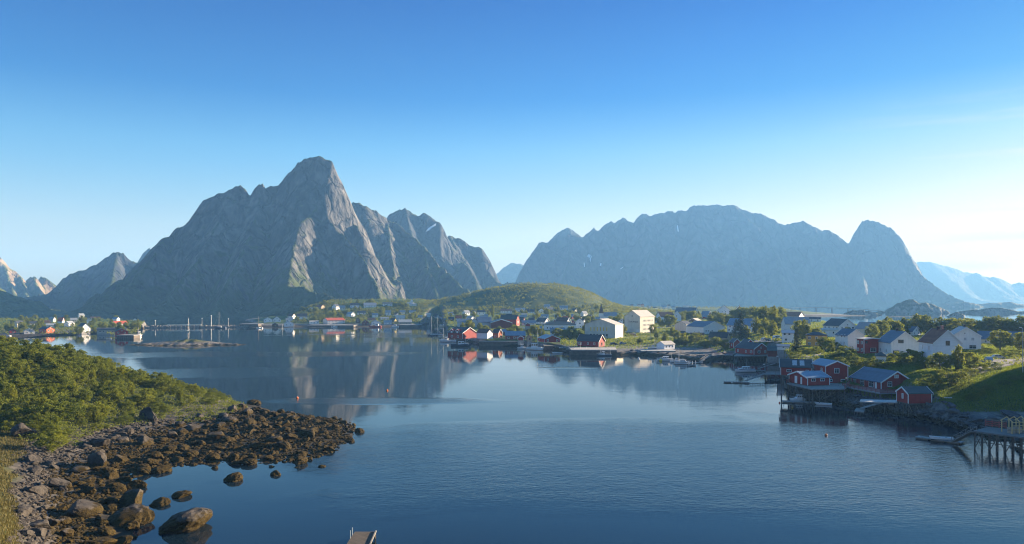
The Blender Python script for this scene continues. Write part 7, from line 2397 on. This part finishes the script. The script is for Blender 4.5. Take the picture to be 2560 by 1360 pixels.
# rocks of the right shore
for px, py, s, fl, lb in [(2525, 1040, 4.4, .5, 'big smooth boulder at the foot of the grass at the right edge'), (2380, 1030, 3.6, .45, 'flat boulder on the shore right of the small red shed'), (2440, 1050, 4.4, .35, 'blue grey rock slab above the tide line at the right'), (2410, 1047, 3.6, .35, 'second blue grey slab beside the larger one'), (2480, 1052, 4.0, .45, 'low slab rock near the red plank fence'), (2345, 1042, 3.0, .5, 'dark rock under the end of the small red shed'), (2300, 1040, 3.0, .4, 'dark rock between the stilts of the small red shed')]:
    p = G(px, py)
    o = boulder(lb, p, s, fl, group='rocks of the right shore', sink=.2)
    o.data = o.data.copy()
    o.data.materials[0] = SHORE_ST
SH2 = [r_.copy() for r_ in ROCKS[:5]]
for r_ in SH2:
    r_.materials[0] = SHORE_ST
for k in range(95):
    px = random.choice([random.uniform(1940, 2560), random.uniform(1540, 1830), random.uniform(2080, 2560)])
    Y0 = float(shore_Y(px))
    Y = Y0 + random.uniform(-1.5, 9)
    p = Vector(((px - 1280) / FPX * Y, Y, float(ground_z(px, Y))))
    o = boulder('dark tide line rock on the shore of the village', p, random.uniform(1.0, 3.2), random.uniform(.45, .7), group='tide line rocks of the village shore')
    o.data = random.choice(SH2)
pts = spread(2600, (1930, 2620), (165, 262), ground_z, lambda px, Y, z, X: (z > -.4) & (z < 2.6) & (Y < shore_Y(px) + 12))
stones('gravel', 'dark weedy stones under the red cabins', pts, rng.uniform(.3, 1.1, len(pts)), SHORE_ST)
# snow patches lying on the mountains
SNOW = paint('old_snow', (.80, .82, .85), .7, .05, .05)
dg = bpy.context.evaluated_depsgraph_get()
for k, (poly, lb) in enumerate([
    ([(1064, 580), (1070, 571), (1080, 565), (1090, 559), (1089, 565), (1080, 570), (1072, 577)], 'snow patch on the jagged blue ridge'),
    ([(1467, 642), (1471, 636), (1477, 638), (1474, 645)], 'upper snow patch on the massif'), ([(1474, 648), (1478, 640), (1479, 642), (1476, 656)], 'thin snow streak beside the upper patch'),
    ([(1459, 657), (1461, 657), (1462, 668), (1460, 668)], 'left snow streak on the massif'), ([(1501, 659), (1504, 659), (1503, 666), (1500, 665)], 'small snow spot on the massif'),
    ([(1692, 563), (1695, 564), (1697, 580), (1694, 579)], 'snow gully high on the massif'), ([(1552, 672), (1559, 667), (1558, 669), (1553, 673)], 'short slanting snow streak low on the massif')]):
    hit = []
    org = Vector((0, 0, CAMZ))
    c_ = Vector((sum(p[0] for p in poly) / len(poly), sum(p[1] for p in poly) / len(poly)))
    rings = []
    for f in (1.0, .5):
        for px, py in poly:
            d = (P(c_.x + (px - c_.x) * f, c_.y + (py - c_.y) * f, 1000) - org).normalized()
            rings.append(d)
    rings.append((P(c_.x, c_.y, 1000) - org).normalized())
    tgt = [o for o in COL.objects if o.name.startswith('mountain')]
    for d in rings:
        best = None
        for o in tgt:
            ok, loc, nor, _ = o.ray_cast(org, d)
            if ok and (best is None or (loc - org).length < (best[0] - org).length):
                best = (loc, nor)
        if best is None:
            break
        hit.append(best[0] - d * 2.0 + best[1] * 2.0)
    if len(hit) == len(rings):
        n_ = len(poly)
        mb = MB()
        fs = [(i, (i + 1) % n_, n_ + (i + 1) % n_, n_ + i) for i in range(n_)] + [(n_ + i, n_ + (i + 1) % n_, 2 * n_) for i in range(n_)]
        mb.add(hit, fs)
        so = mb.build('snow', SNOW, smooth=True)
        tag(so, lb, 'snow patch', kind='structure')
# ---------------------------------------------------------------- the air
m = bpy.data.materials.new('thin_haze')
m.use_nodes = True
n, l = m.node_tree.nodes, m.node_tree.links
n.clear()
ho = n.new('ShaderNodeOutputMaterial')
pv = n.new('ShaderNodeVolumePrincipled')
pv.inputs['Color'].default_value = (0.21, 0.51, 1.0, 1)
pv.inputs['Absorption Color'].default_value = (0.2, 0.2, 0.2, 1)
pv.inputs['Density'].default_value = 0.00013
pv.inputs['Anisotropy'].default_value = 0.1
l.new(pv.outputs[0], ho.inputs['Volume'])
mb = MB()
mb.box((-8200, -160, -6), (8200, 9800, 600))
hz = mb.build('haze', m)
tag(hz, 'thin blue sea haze filling the air over the fjord', 'haze', kind='stuff')
